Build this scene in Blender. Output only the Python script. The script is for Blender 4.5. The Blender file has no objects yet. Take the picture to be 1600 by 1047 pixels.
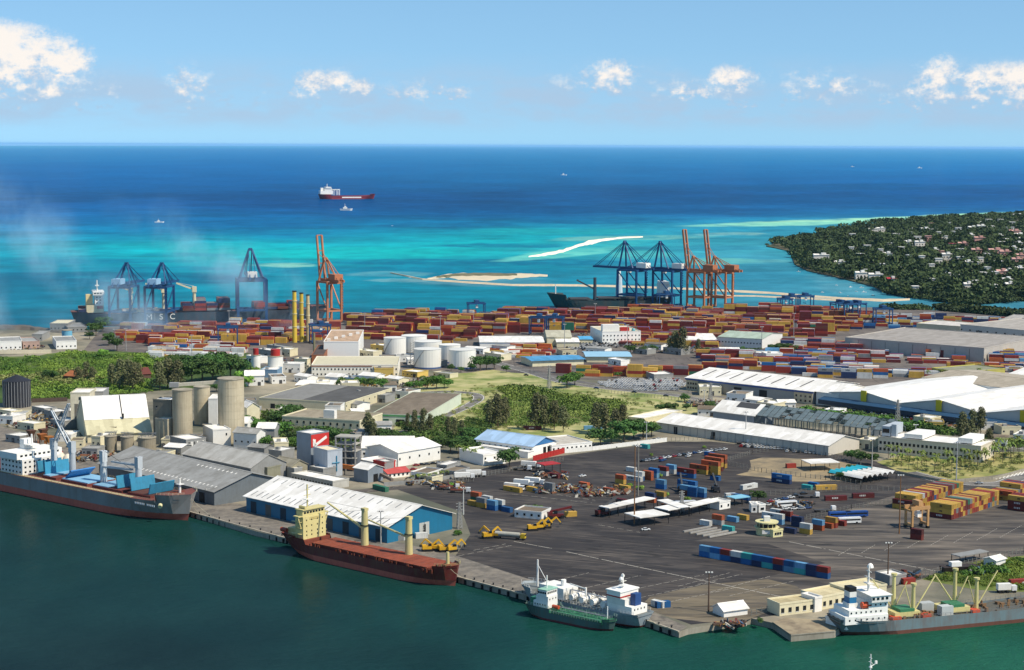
import bpy, math, random
import numpy as np
from mathutils import Vector, Matrix
random.seed(11); rs = np.random.RandomState(11)
sc = bpy.context.scene; COL = sc.collection
rad = math.radians; PI = math.pi
# ---------------------------------------------------------------- camera
F = 2800.0; CZ = 192.5; ZL = 2.5; HZ = 227.0
THETA = math.atan((523.5-HZ)/F)
R3 = Matrix.Rotation(PI/2-THETA, 3, 'X') @ Matrix.Rotation(rad(.25), 3, 'Z')
CAM = Vector((0, 0, CZ))
cd = bpy.data.cameras.new('camera'); cam = bpy.data.objects.new('camera', cd); COL.objects.link(cam)
cd.sensor_width = 36; cd.lens = F/1600*36; cd.clip_start = 5; cd.clip_end = 900000
cam.matrix_world = Matrix.Translation(CAM) @ R3.to_4x4()
sc.camera = cam
sc.render.resolution_x, sc.render.resolution_y = 1024, 670
# ---------------------------------------------------------------- light
SUN_AZ = rad(118); SUN_EL = rad(50)          # azimuth clockwise from +Y (view direction)
sc.view_settings.view_transform = 'Standard'; sc.view_settings.look = 'None'
sc.view_settings.exposure = 0.1; sc.view_settings.gamma = 1; sc.view_settings.use_curve_mapping = False
sl = bpy.data.lights.new('sun', 'SUN'); sl.energy = 5.0; sl.angle = rad(.5); sl.color = (1, .91, .77)
so = bpy.data.objects.new('sun', sl); COL.objects.link(so)
sd = Vector((math.sin(SUN_AZ)*math.cos(SUN_EL), math.cos(SUN_AZ)*math.cos(SUN_EL), math.sin(SUN_EL)))
so.rotation_euler = sd.to_track_quat('Z', 'Y').to_euler()
try:
    sc.cycles.use_denoising = True; sc.cycles.max_bounces = 5; sc.cycles.diffuse_bounces = 2
    sc.cycles.glossy_bounces = 2; sc.cycles.volume_bounces = 2; sc.cycles.transparent_max_bounces = 8
    sc.cycles.volume_step_rate = 2
except Exception: pass

def lin(c):
    if isinstance(c, str):
        c = tuple(int(c[i:i+2], 16) for i in (0, 2, 4))
    c = [x/255 for x in c]
    return tuple(x/12.92 if x <= .04045 else ((x+.055)/1.055)**2.4 for x in c)

class NT:                                     # small node helper
    def __init__(s, tree): s.t = tree; s.n = tree.nodes; s.l = tree.links
    def new(s, ty, **kw):
        n = s.n.new(ty)
        for k, v in kw.items(): setattr(n, k, v)
        return n
    def put(s, sock, v):
        if isinstance(v, bpy.types.NodeSocket): s.l.new(v, sock)
        elif v is not None: sock.default_value = v
    def math(s, op, a, b=None, c=None, clamp=False):
        n = s.new('ShaderNodeMath', operation=op); n.use_clamp = clamp
        s.put(n.inputs[0], a); s.put(n.inputs[1], b); s.put(n.inputs[2], c); return n.outputs[0]
    def mixc(s, f, a, b, mode='MIX'):
        n = s.new('ShaderNodeMix', data_type='RGBA', blend_type=mode)
        s.put(n.inputs[0], f)
        s.put(n.inputs[6], a if not isinstance(a, tuple) or len(a) == 4 else (*a, 1))
        s.put(n.inputs[7], b if not isinstance(b, tuple) or len(b) == 4 else (*b, 1)); return n.outputs[2]
    def noise(s, vec, scale, detail=4, rough=.6):
        n = s.new('ShaderNodeTexNoise'); s.put(n.inputs['Vector'], vec)
        n.inputs['Scale'].default_value = scale; n.inputs['Detail'].default_value = detail
        n.inputs['Roughness'].default_value = rough; return n.outputs[0]
    def ramp(s, f, a, b, c0=0, c1=1):
        n = s.new('ShaderNodeMapRange', interpolation_type='SMOOTHSTEP')
        s.put(n.inputs[0], f); n.inputs[1].default_value = a; n.inputs[2].default_value = b
        n.inputs[3].default_value = c0; n.inputs[4].default_value = c1; return n.outputs[0]
    def mapping(s, vec, scale, loc=(0,0,0), rot=(0,0,0)):
        n = s.new('ShaderNodeMapping'); s.put(n.inputs[0], vec)
        n.inputs['Scale'].default_value = scale; n.inputs['Location'].default_value = loc
        n.inputs['Rotation'].default_value = rot; return n.outputs[0]

# ---------------------------------------------------------------- sky with cumulus band
w = bpy.data.worlds.new('World'); sc.world = w; w.use_nodes = True
t = NT(w.node_tree); t.n.clear()
sky = t.new('ShaderNodeTexSky', sky_type='NISHITA'); sky.sun_disc = False
sky.sun_elevation = SUN_EL; sky.sun_rotation = SUN_AZ; sky.altitude = 200
sky.air_density = 1.0; sky.dust_density = .1; sky.ozone_density = 3.0
tc = t.new('ShaderNodeTexCoord').outputs['Generated']
sp = t.new('ShaderNodeSeparateXYZ'); t.put(sp.inputs[0], tc)
az = t.math('ARCTAN2', sp.outputs[0], sp.outputs[1]); el = t.math('ARCSINE', sp.outputs[2])
zz = t.math('ADD', t.math('MULTIPLY', t.math('ABSOLUTE', sp.outputs[2]), .86), .13)
lift = t.new('ShaderNodeCombineXYZ'); t.put(lift.inputs[0], sp.outputs[0]); t.put(lift.inputs[1], sp.outputs[1]); t.put(lift.inputs[2], zz)
t.put(sky.inputs[0], lift.outputs[0])
ax = t.math('MULTIPLY', az, F); ey = t.math('MULTIPLY', el, F)      # angles in 1/2800 rad
cmb = t.new('ShaderNodeCombineXYZ'); t.put(cmb.inputs[0], ax); t.put(cmb.inputs[1], ey)
n1 = t.noise(cmb.outputs[0], .017, 8, .62); n2 = t.noise(t.mapping(cmb.outputs[0], (1,1.6,1), (310,70,5)), .05, 6, .6)
n5 = t.noise(cmb.outputs[0], .16, 5, .65)
wob = t.math('MULTIPLY', t.math('SUBTRACT', n1, .5), 46)
wob2 = t.math('MULTIPLY', t.math('SUBTRACT', n2, .5), 30)
axw = t.math('ADD', ax, wob); eyw = t.math('ADD', ey, wob2)
# cumulus heads: azimuth, elevation, half-widths, strength
HEADS = [(-790,146,70,24,1.2),(-740,128,60,28,1.0),(-676,120,26,18,1.1),(-800,100,50,30,1.0),(-716,84,66,24,.8),(-640,74,46,16,.5),
 (-500,86,30,22,.75),(-470,66,52,12,.42),(-560,66,40,12,.25),(-290,96,38,14,.95),(-240,88,18,11,1.0),(-320,70,70,13,.5),(-375,66,38,9,.4),(-220,54,30,8,.4),
 (-148,80,44,15,.62),(-90,80,18,9,.7),(-185,82,16,7,.6),(-110,64,56,10,.3),(152,104,32,20,.8),(82,100,22,10,.35),(205,92,30,14,.2),
 (335,104,28,15,1.0),(270,86,42,13,.72),(352,82,26,18,.6),(460,86,48,22,.6),(505,92,20,12,.8),(430,72,40,12,.3),(545,66,40,10,.25),
 (650,100,24,26,.95),(640,78,46,20,.75),(600,76,34,12,.6),(560,82,26,11,.4),(755,102,62,18,1.1),(700,78,40,14,.7),(790,72,50,20,.9),(860,85,70,30,.9),
 (1050,90,90,34,.9),(1400,86,70,24,.8),(-1150,100,120,44,.9),(-1500,80,90,26,.8),(-1900,90,100,30,.8)]
env = None
for (cx, cy, rx, ry, k) in HEADS:
    dx = t.math('DIVIDE', t.math('SUBTRACT', axw, cx), rx*1.75)
    dy = t.math('DIVIDE', t.math('SUBTRACT', eyw, cy), ry*1.8)
    d2 = t.math('ADD', t.math('MULTIPLY', dx, dx), t.math('MULTIPLY', dy, dy))
    e = t.math('MULTIPLY', t.math('SUBTRACT', 1.0, d2), k)
    env = e if env is None else t.math('SMOOTH_MAX', env, e, .12)
# thin veil band low over the horizon, all around
band = t.math('MULTIPLY', t.ramp(ey, 12, 50), t.ramp(ey, 150, 75))
n3 = t.noise(t.mapping(cmb.outputs[0], (.35,1,1), (90,0,2)), .02, 6, .6)
veil = t.math('MULTIPLY', band, t.math('ADD', t.ramp(n3, .38, .62, 0, .6), .22))
env = t.math('MAXIMUM', env, -1)
dens = t.math('ADD', env, t.math('ADD', t.math('MULTIPLY', t.math('SUBTRACT', n2, .5), 1.9), t.math('MULTIPLY', t.math('SUBTRACT', n5, .5), .8)))
cov = t.math('MAXIMUM', t.ramp(dens, .0, 1.05, 0, .97), veil)
n6 = t.noise(t.mapping(cmb.outputs[0], (1,1.2,1), (20,9,1)), .035, 5, .6)
shade = t.ramp(t.math('ADD', t.math('ADD', dens, t.math('MULTIPLY', t.math('SUBTRACT', n6, .5), 2.4)), t.math('MULTIPLY', t.math('SUBTRACT', ey, 92), .011)), .25, 1.35)
ccol = t.mixc(shade, lin((174,200,226)), lin((254,246,238)))
gam = t.new('ShaderNodeHueSaturation'); gam.inputs['Saturation'].default_value = .96; gam.inputs['Value'].default_value = 1.0
t.put(gam.inputs['Color'], sky.outputs[0])
bg = t.new('ShaderNodeBackground'); tint = t.mixc(1, gam.outputs[0], (.84,1.04,1.05), 'MULTIPLY'); t.put(bg.inputs[0], tint); bg.inputs[1].default_value = .135
bg2 = t.new('ShaderNodeBackground'); t.put(bg2.inputs[0], ccol); bg2.inputs[1].default_value = .95
mx = t.new('ShaderNodeMixShader'); t.put(mx.inputs[0], cov); t.put(mx.inputs[1], bg.outputs[0]); t.put(mx.inputs[2], bg2.outputs[0])
wo = t.new('ShaderNodeOutputWorld'); t.put(wo.inputs[0], mx.outputs[0])

# ---------------------------------------------------------------- helpers
def G(px, py, z=ZL):                          # point at height z seen at photo pixel
    d = R3 @ Vector(((px-800)/F, (523.5-py)/F, -1))
    return CAM + d*((z-CZ)/d.z)
R3T = R3.transposed()
def depth(P): return -(R3T @ (Vector(P)-CAM)).z
def mpp(P): return depth(P)/F
def pix(P):
    c = R3T @ (Vector(P)-CAM); return (800+F*c.x/-c.z, 523.5-F*c.y/-c.z)

MATS = {}
def mat(col, rough=.65, dirt=.22, metal=0, ds=.25, name=None, streak=True, rnd=.12, k=.86, spec=.4):
    key = (str(col), rough, dirt, metal, ds, name, rnd, k, streak)
    if key in MATS: return MATS[key]
    m = bpy.data.materials.new(name or 'paint'); m.use_nodes = True
    q = NT(m.node_tree); p = q.n['Principled BSDF']
    c = tuple(x*k for x in lin(col))
    ob = q.new('ShaderNodeTexCoord').outputs['Object']; oi = q.new('ShaderNodeObjectInfo').outputs['Random']
    off = q.new('ShaderNodeVectorMath', operation='ADD'); q.put(off.inputs[0], ob)
    cx = q.new('ShaderNodeCombineXYZ'); q.put(cx.inputs[0], q.math('MULTIPLY', oi, 90.)); q.put(off.inputs[1], cx.outputs[0])
    v = off.outputs[0]
    a = q.noise(v, ds, 6, .65)
    b = q.noise(q.mapping(v, (1,1,.12) if streak else (1,1,1)), ds*6, 3, .6)
    f = q.math('ADD', q.math('MULTIPLY', q.ramp(a, .38, .72), .6), q.math('MULTIPLY', q.ramp(b, .4, .75), .5))
    dk = tuple(x*.45+.012 for x in c)
    dk = (dk[0]*1.08, dk[1], dk[2]*.88)
    if name and name.endswith('hull'): dk = (.13,.055,.025)
    cc = q.mixc(q.math('MULTIPLY', f, dirt*1.6, clamp=True), c, dk)
    if name and 'roof' in name:                # single sheets weather differently
        vo = q.new('ShaderNodeTexVoronoi', distance='CHEBYCHEV'); q.put(vo.inputs['Vector'], q.mapping(ob, (.28,.09,.0))); vo.inputs['Scale'].default_value = 1
        s_ = q.new('ShaderNodeSeparateColor'); q.put(s_.inputs[0], vo.outputs['Color']); cc = q.mixc(1, cc, q.mixc(q.ramp(s_.outputs[0], .1, .95), (.84,.83,.81), (1.02,1.02,1.02)), 'MULTIPLY')
    br = q.new('ShaderNodeHueSaturation'); q.put(br.inputs['Color'], cc)
    q.put(br.inputs['Value'], q.math('ADD', q.math('MULTIPLY', oi, rnd*2), 1-rnd))
    q.put(p.inputs['Base Color'], br.outputs[0])
    p.inputs['Roughness'].default_value = rough; p.inputs['Metallic'].default_value = metal
    p.inputs['Specular IOR Level'].default_value = spec
    MATS[key] = m; return m

def gmat(name, cols, scale, rough=.9, bump=.0, stretch=(1,1,1), rot=0, contrast=(.35,.65)):
    m = bpy.data.materials.new(name); m.use_nodes = True
    q = NT(m.node_tree); p = q.n['Principled BSDF']
    ob = q.mapping(q.new('ShaderNodeTexCoord').outputs['Object'], stretch, (0,0,0), (0,0,rot))
    cur = tuple(lin(cols[0]))
    for i, c in enumerate(cols[1:]):
        s = scale[i] if isinstance(scale, (list, tuple)) else scale*(2.7**i)
        n = q.noise(q.mapping(ob, (1,1,1), (i*37.3, i*11.1, 0)), s, 7, .62)
        cur = q.mixc(q.ramp(n, *contrast), cur, tuple(lin(c)))
    fine = q.noise(ob, .8, 4, .7)
    cur = q.mixc(q.ramp(fine, .3, .75, 0, .35), cur, (.02,.02,.02), 'MIX') if bump < 0 else q.mixc(q.ramp(fine, .25, .8, 0, .5), cur, (.8,.78,.72), 'MULTIPLY')
    if 'asphalt' in name or 'paving' in name or 'apron' in name:      # tyre tracks, oil stains, patched squares
        tr = q.noise(q.mapping(ob, (.05,1.2,1)), .55, 3, .5); cur = q.mixc(q.ramp(tr, .56, .7, 0, .4), cur, lin((132,122,108)))
        tr2 = q.noise(q.mapping(ob, (1.1,.04,1), (7,3,0)), .5, 3, .5); cur = q.mixc(q.ramp(tr2, .58, .7, 0, .35), cur, lin((34,32,32)))
        st = q.noise(ob, .09, 2, .5); cur = q.mixc(q.ramp(st, .62, .7, 0, .55), cur, lin((30,28,28)))
        vo = q.new('ShaderNodeTexVoronoi', distance='CHEBYCHEV'); q.put(vo.inputs['Vector'], q.mapping(ob, (.022,.045,1), (0,0,0), (0,0,rad(41)))); vo.inputs['Scale'].default_value = 1
        sc_ = q.new('ShaderNodeSeparateColor'); q.put(sc_.inputs[0], vo.outputs['Color']); cur = q.mixc(.5, cur, q.mixc(q.ramp(sc_.outputs[0], .1, .9), (.72,.72,.74), (1.3,1.26,1.2)), 'MULTIPLY')
    q.put(p.inputs['Base Color'], cur); p.inputs['Roughness'].default_value = rough
    p.inputs['Specular IOR Level'].default_value = .25
    return m

class B:                                      # mesh collector
    def __init__(s): s.v = []; s.f = []; s.m = []
    def add(s, vs, fs, mi=0):
        o = len(s.v); s.v += [tuple(p) for p in vs]
        for f in fs: s.f.append([o+i for i in f]); s.m.append(mi)
        return s
    def box(s, x0, y0, z0, x1, y1, z1, mi=0, top=None):
        vs = [(x0,y0,z0),(x1,y0,z0),(x1,y1,z0),(x0,y1,z0),(x0,y0,z1),(x1,y0,z1),(x1,y1,z1),(x0,y1,z1)]
        s.add(vs, [(0,3,2,1),(0,1,5,4),(1,2,6,5),(2,3,7,6),(3,0,4,7)], mi)
        s.add(vs[4:], [(0,1,2,3)], mi if top is None else top); return s
    def cbox(s, c, sx, sy, sz, mi=0, top=None):
        return s.box(c[0]-sx/2, c[1]-sy/2, c[2], c[0]+sx/2, c[1]+sy/2, c[2]+sz, mi, top)
    def prism(s, poly, z0, z1, mi=0, top=None):
        n = len(poly); vs = [(x,y,z0) for x,y in poly]+[(x,y,z1) for x,y in poly]
        s.add(vs, [(i,(i+1)%n,n+(i+1)%n,n+i) for i in range(n)]+[tuple(range(n-1,-1,-1))], mi)
        s.add(vs[n:], [tuple(range(n))], mi if top is None else top); return s
    def xprism(s, prof, x0, x1, mi=0):        # profile in (y,z) extruded along x
        n = len(prof); vs = [(x0,y,z) for y,z in prof]+[(x1,y,z) for y,z in prof]
        s.add(vs, [(i,n+i,n+(i+1)%n,(i+1)%n) for i in range(n)]+[tuple(range(n)),tuple(range(2*n-1,n-1,-1))], mi); return s
    def cyl(s, x, y, z0, z1, r0, r1=None, n=12, mi=0, cap=None):
        r1 = r0 if r1 is None else r1
        a = [2*PI*i/n for i in range(n)]
        vs = [(x+r0*math.cos(t), y+r0*math.sin(t), z0) for t in a]+[(x+r1*math.cos(t), y+r1*math.sin(t), z1) for t in a]
        s.add(vs, [(i,(i+1)%n,n+(i+1)%n,n+i) for i in range(n)]+[tuple(range(n-1,-1,-1))], mi)
        s.add(vs[n:], [tuple(range(n))], mi if cap is None else cap); return s
    def bar(s, p, q, w, h=None, mi=0, w1=None):
        p = Vector(p); q = Vector(q); h = h or w; d = (q-p)
        if d.length < 1e-6: return s
        d.normalize(); up = Vector((0,0,1)) if abs(d.z) < .95 else Vector((0,1,0))
        a = d.cross(up).normalized(); b = a.cross(d).normalized(); w1 = w1 or 1
        vs = []
        for c, k in ((p,1),(q,w1)):
            for i, j in ((-1,-1),(1,-1),(1,1),(-1,1)): vs.append(c+a*(i*w/2*k)+b*(j*h/2*k))
        return s.add(vs, [(0,1,2,3),(7,6,5,4),(0,4,5,1),(1,5,6,2),(2,6,7,3),(3,7,4,0)], mi)
    def tube(s, p, q, r, mi=0, n=6, r1=None):
        p = Vector(p); q = Vector(q); d = (q-p).normalized(); up = Vector((0,0,1)) if abs(d.z) < .95 else Vector((0,1,0))
        a = d.cross(up).normalized(); b = a.cross(d).normalized(); r1 = r if r1 is None else r1
        vs = [p+(a*math.cos(t)+b*math.sin(t))*r for t in [2*PI*i/n for i in range(n)]]+[q+(a*math.cos(t)+b*math.sin(t))*r1 for t in [2*PI*i/n for i in range(n)]]
        return s.add(vs, [(i,(i+1)%n,n+(i+1)%n,n+i) for i in range(n)]+[tuple(range(n-1,-1,-1)),tuple(range(n,2*n))], mi)
    def dome(s, x, y, z, r, h, n=12, k=3, mi=0):
        rings = []
        for j in range(k):
            t = j/k*PI/2
            rings.append([(x+r*math.cos(t)*math.cos(2*PI*i/n), y+r*math.cos(t)*math.sin(2*PI*i/n), z+h*math.sin(t)) for i in range(n)])
        vs = sum(rings, [])+[(x,y,z+h)]; fs = []
        for j in range(k-1): fs += [(j*n+i, j*n+(i+1)%n, (j+1)*n+(i+1)%n, (j+1)*n+i) for i in range(n)]
        fs += [((k-1)*n+i, (k-1)*n+(i+1)%n, k*n) for i in range(n)]
        return s.add(vs, fs, mi)
    def mesh(s, name, mats, smooth=False):
        me = bpy.data.meshes.new(name); me.from_pydata(s.v, [], s.f)
        for m in (mats if isinstance(mats, (list, tuple)) else [mats]): me.materials.append(m)
        me.polygons.foreach_set('material_index', s.m)
        if smooth: me.polygons.foreach_set('use_smooth', [True]*len(me.polygons))
        me.update(); return me
    def obj(s, name, mats, parent=None, loc=(0,0,0), rz=0, smooth=False):
        return link(name, s.mesh(name, mats, smooth), parent, loc, rz)

def link(name, me, parent=None, loc=(0,0,0), rz=0):
    o = bpy.data.objects.new(name, me); COL.objects.link(o); o.location = loc; o.rotation_euler = (0,0,rz)
    if parent: o.parent = parent
    return o
def tag(o, label, cat, group=None):
    o['label'] = label; o['category'] = cat
    if group: o['group'] = group
    return o
def thing(name, label, cat, loc=(0,0,0), rz=0, group=None):
    o = bpy.data.objects.new(name, None); COL.objects.link(o); o.location = loc; o.rotation_euler = (0,0,rz)
    o.empty_display_size = .5
    return tag(o, label, cat, group)
def kind(o, k):
    o['kind'] = k; return o
def dup(root, label=None, loc=None, rz=None, group=None, scale=None):
    def cp(o, par):
        c = o.copy(); COL.objects.link(c)
        if par: c.parent = par
        for ch in KIDS.get(o.name, ()): cp(ch, c)
        return c
    if root.name not in KIDS:
        def reg(o):
            KIDS[o.name] = [c for c in bpy.data.objects if c.parent == o]
            for c in KIDS[o.name]: reg(c)
        reg(root)
    r = cp(root, None)
    if label: r['label'] = label
    if loc is not None: r.location = loc
    if rz is not None: r.rotation_euler = (0,0,rz)
    if group: r['group'] = group
    if scale: r.scale = scale if isinstance(scale, tuple) else (scale,)*3
    return r
KIDS = {}
ORD = 'first second third fourth fifth sixth seventh eighth ninth tenth eleventh twelfth thirteenth fourteenth fifteenth sixteenth seventeenth eighteenth nineteenth twentieth'.split()
def od(i):
    if i < 20: return ORD[i]
    tens = {2:'twenty',3:'thirty',4:'forty',5:'fifty'}[(i+1)//10]; u = (i+1) % 10
    return tens+'-'+ORD[u-1] if u else {3:'thirtieth',4:'fortieth',5:'fiftieth'}[(i+1)//10]
def frame3(a, b, c, z=ZL):                    # origin, angle, length, width from three ground pixels
    A, Bp, C = G(*a, z), G(*b, z), G(*c, z); d = (Bp-A).xy; L = d.length; d.normalize()
    return A, math.atan2(d.y, d.x), L, (C-A).xy.dot(Vector((-d.y, d.x)))
def local(root_loc, rz, px, py, z):           # local xy of pixel at world height z
    p = G(px, py, z)-Vector(root_loc); c, s = math.cos(-rz), math.sin(-rz)
    return (p.x*c-p.y*s, p.x*s+p.y*c)
def inpoly(x, y, poly):
    r = False; n = len(poly); j = n-1
    for i in range(n):
        (xi, yi), (xj, yj) = poly[i], poly[j]
        if (yi > y) != (yj > y) and x < (xj-xi)*(y-yi)/(yj-yi)+xi: r = not r
        j = i
    return r

WHITE = mat('f2efe6', .55, .14, name='white_paint', k=.92); CREAM = mat('e6dcb8', .6, .2, name='cream_paint')
ROOFW = mat('f7f3ea', .5, .2, name='white_roof_sheet', ds=.08, k=.95, rnd=.04); GREY = mat('9a9a96', .7, .3, name='grey_paint')
DGREY = mat('4a4a4a', .7, .3, name='dark_grey_paint'); CONC = mat('a39c8c', .85, .45, name='concrete', ds=.12)
GLASS = mat('1b2328', .15, .05, name='window_glass', spec=.6); STEEL = mat('8d9194', .45, .25, metal=.3, name='steel')
BLACK = mat('141414', .6, .1, name='black_paint'); YEL = mat('e2c043', .55, .25, name='yellow_paint')
RED = mat('b52a22', .55, .25, name='red_paint'); RUST = mat('7c3a20', .85, .5, name='rust'); TYRE = mat('161616', .9, .1, name='rubber')
CRANEBLUE = mat('1b4c7c', .5, .2, name='crane_blue'); CRANEOR = mat('c07a52', .6, .3, name='crane_orange')
NAVY = mat('1f3a5f', .5, .2, name='navy_paint'); TEAL = mat('2a86a6', .5, .25, name='teal_paint'); BEIGE = mat('c8b48e', .7, .3, name='beige_render')
# ---------------------------------------------------------------- sea
def sea():
    rows_y = [229,233,240,258,285,303,318,335,350,365,380,395,410,425,445,470,500,640,760,850,950,1047]
    xs = [0,400,800,1200,1600]
    T = {229:[(60,135,192)]*5, 233:[(30,116,184),(28,112,182),(34,116,184),(40,120,186),(46,124,188)],  # paler rows by the horizon: distance haze painted into the water colour
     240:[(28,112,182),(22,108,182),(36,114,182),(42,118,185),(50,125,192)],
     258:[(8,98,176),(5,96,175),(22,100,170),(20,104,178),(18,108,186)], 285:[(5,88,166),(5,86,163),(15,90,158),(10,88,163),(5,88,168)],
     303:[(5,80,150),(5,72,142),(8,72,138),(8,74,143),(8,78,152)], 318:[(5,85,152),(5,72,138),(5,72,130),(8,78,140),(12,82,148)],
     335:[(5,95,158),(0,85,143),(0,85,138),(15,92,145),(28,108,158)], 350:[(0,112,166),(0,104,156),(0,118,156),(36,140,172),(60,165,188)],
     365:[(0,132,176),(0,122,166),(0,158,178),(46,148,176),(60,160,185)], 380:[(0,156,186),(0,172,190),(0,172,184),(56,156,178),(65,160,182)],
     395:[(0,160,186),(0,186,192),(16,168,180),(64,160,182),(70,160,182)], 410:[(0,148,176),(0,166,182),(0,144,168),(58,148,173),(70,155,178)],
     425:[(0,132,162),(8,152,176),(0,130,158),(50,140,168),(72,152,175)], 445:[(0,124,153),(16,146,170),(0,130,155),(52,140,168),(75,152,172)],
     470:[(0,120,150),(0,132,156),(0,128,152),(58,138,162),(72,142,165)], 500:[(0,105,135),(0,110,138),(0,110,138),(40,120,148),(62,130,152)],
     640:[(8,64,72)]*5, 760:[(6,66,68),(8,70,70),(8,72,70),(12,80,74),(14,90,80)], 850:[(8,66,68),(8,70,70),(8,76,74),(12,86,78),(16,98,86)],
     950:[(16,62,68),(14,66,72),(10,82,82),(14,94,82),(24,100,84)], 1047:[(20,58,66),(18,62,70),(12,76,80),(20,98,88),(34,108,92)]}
    tab = np.array([[lin(c) for c in T[y]] for y in rows_y])
    px0, py0 = np.meshgrid(np.concatenate([np.linspace(-5200,-260,12), np.linspace(-200,1800,500), np.linspace(1860,6800,12)]),
        np.concatenate([[227.55,227.8], np.linspace(228.2,260,60), np.linspace(261,520,380), np.linspace(524,1150,120), np.geomspace(1200,60000,14)]))
    ny, nx = px0.shape
    # soft value noise
    def vn(x, y, seed):
        r = np.random.RandomState(seed).rand(64,64); xi = np.floor(x).astype(int); yi = np.floor(y).astype(int)
        fx = x-xi; fy = y-yi; fx = fx*fx*(3-2*fx); fy = fy*fy*(3-2*fy); g = lambda a, b: r[a % 64, b % 64]
        return (g(xi,yi)*(1-fx)+g(xi+1,yi)*fx)*(1-fy)+(g(xi,yi+1)*(1-fx)+g(xi+1,yi+1)*fx)*fy
    def fb(x, y, seed): return sum(vn(x*2**i, y*2**i, seed+i)/2**i for i in range(4))/1.875-.5
    px = px0.copy(); py = py0.copy()
    far = np.clip((540-py)/60, 0, 1)
    pyw = py+far*(fb(px/160, py/14, 3)*10*np.clip((py-228)/60, 0, 1)); pxw = px+far*fb(px/90, py/10, 9)*160
    yi = np.clip(np.interp(pyw, rows_y, np.arange(len(rows_y))), 0, len(rows_y)-1.001); xi = np.clip(pxw/400, 0, 3.999)
    y0 = yi.astype(int); x0 = xi.astype(int); fy = (yi-y0)[...,None]; fx = (xi-x0)[...,None]
    c = (tab[y0,x0]*(1-fx)+tab[y0,x0+1]*fx)*(1-fy)+(tab[y0+1,x0]*(1-fx)+tab[y0+1,x0+1]*fx)*fy
    P = [ # cx, cy, rx, ry, colour, strength, slope : shoals, reef, weed beds, dark bands far out
     (1420,343,330,5,(165,225,185),.9,-.03),(1230,350,170,3,(120,205,190),.6,-.02),(1560,335,120,4,(180,228,175),.8,-.03),
     (110,436,330,12,(0,104,140),.8,0),(40,452,150,18,(0,112,145),.6,0),(760,410,260,6,(0,112,148),.85,0),(640,424,240,9,(0,122,155),.7,0),(790,384,120,3.5,(0,120,152),.8,0),(120,408,160,5,(0,120,158),.6,0),(300,398,90,3,(0,150,178),.6,0),(250,420,120,4,(0,130,165),.6,0),(560,376,160,4,(0,150,175),.5,0),(1080,388,120,4,(40,130,160),.6,0),(1150,430,120,6,(40,130,160),.5,0),(700,352,120,5,(0,84,135),.6,0),(950,345,140,5,(0,88,138),.6,0),(80,345,160,6,(0,96,150),.6,0),
     (560,395,200,10,(0,196,196),.6,0),(330,385,180,7,(0,182,192),.5,0),(445,414,55,3.5,(150,218,198),.8,0),(600,428,70,4,(110,180,190),.55,0),(640,438,60,3,(150,190,190),.5,0),
     (880,396,90,7,(110,212,200),.9,-.1),(980,372,130,4,(120,190,180),.7,-.02),(860,362,160,5,(20,170,175),.6,0),(930,385,100,5,(60,180,185),.6,-.08),
     (1140,366,70,2.5,(150,200,190),.6,0),(1120,408,60,6,(110,205,190),.6,0),(1000,398,60,7,(90,195,190),.6,0),(1160,408,70,3.5,(120,190,185),.4,0),
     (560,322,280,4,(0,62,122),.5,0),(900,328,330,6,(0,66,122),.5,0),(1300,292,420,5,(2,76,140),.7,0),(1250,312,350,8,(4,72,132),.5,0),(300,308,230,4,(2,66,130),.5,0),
     (400,352,160,7,(0,90,145),.5,0),(150,372,200,5,(0,150,185),.4,0),(760,440,110,8,(120,165,180),.4,0),(1320,448,60,14,(100,165,185),.5,.2),(1480,480,220,5,(95,150,168),.3,.05)]
    wx = fb(px/60, py/6, 21)*70; wy = fb(px/50, py/5, 31)*3.5; mot = np.clip(.85+fb(px/24, py/2.6, 51)*1.6, .2, 1)
    c = c*(1+.75*(fb(px/110, py/4.5, 61)*np.clip((py-250)/60, 0, 1)*(py < 520)))[...,None]
    for (cx, cy, rx, ry, col, s, sl_) in P:
        d = np.sqrt(((px+wx-cx)/rx)**2+((py+wy-cy-sl_*(px-cx))/ry)**2)
        a = (np.clip((1.15-d)/.4, 0, 1)); a = (a*a*(3-2*a)*s*(py < 520)*mot)[...,None]
        c = c*(1-a)+np.array(lin(col))*a
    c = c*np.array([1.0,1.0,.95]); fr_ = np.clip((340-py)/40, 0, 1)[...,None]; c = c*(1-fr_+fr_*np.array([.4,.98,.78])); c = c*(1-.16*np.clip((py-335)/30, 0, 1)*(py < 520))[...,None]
    # harbour: darker and brighter sheets of water
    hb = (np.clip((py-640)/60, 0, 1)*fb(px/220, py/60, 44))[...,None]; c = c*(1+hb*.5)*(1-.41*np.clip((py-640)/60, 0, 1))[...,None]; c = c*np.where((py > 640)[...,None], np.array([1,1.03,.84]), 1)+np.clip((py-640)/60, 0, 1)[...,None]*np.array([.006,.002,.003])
    # world positions
    dx = (px0-800)/F; dy = (523.5-py0)/F
    Rn = np.array(R3); d = np.stack([dx, dy, -np.ones_like(dx)], -1) @ Rn.T
    # use pure geometry on z=0; rows beyond the horizon line are clamped
    dz = np.minimum(d[...,2], -CZ/330000.)
    tt = -CZ/dz; X = d[...,0]*tt; Y = d[...,1]*tt
    v = np.stack([X, Y, np.zeros_like(X)], -1).reshape(-1,3)
    i = np.arange((ny-1)*nx).reshape(ny-1,nx)[:,:-1].ravel()
    faces = np.stack([i+nx, i+nx+1, i+1, i], -1)
    me = bpy.data.meshes.new('sea'); me.from_pydata(v.tolist(), [], faces.tolist())
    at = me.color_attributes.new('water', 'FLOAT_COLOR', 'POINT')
    at.data.foreach_set('color', np.concatenate([c.reshape(-1,3), np.ones((ny*nx,1))], 1).astype('f').ravel())
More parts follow.
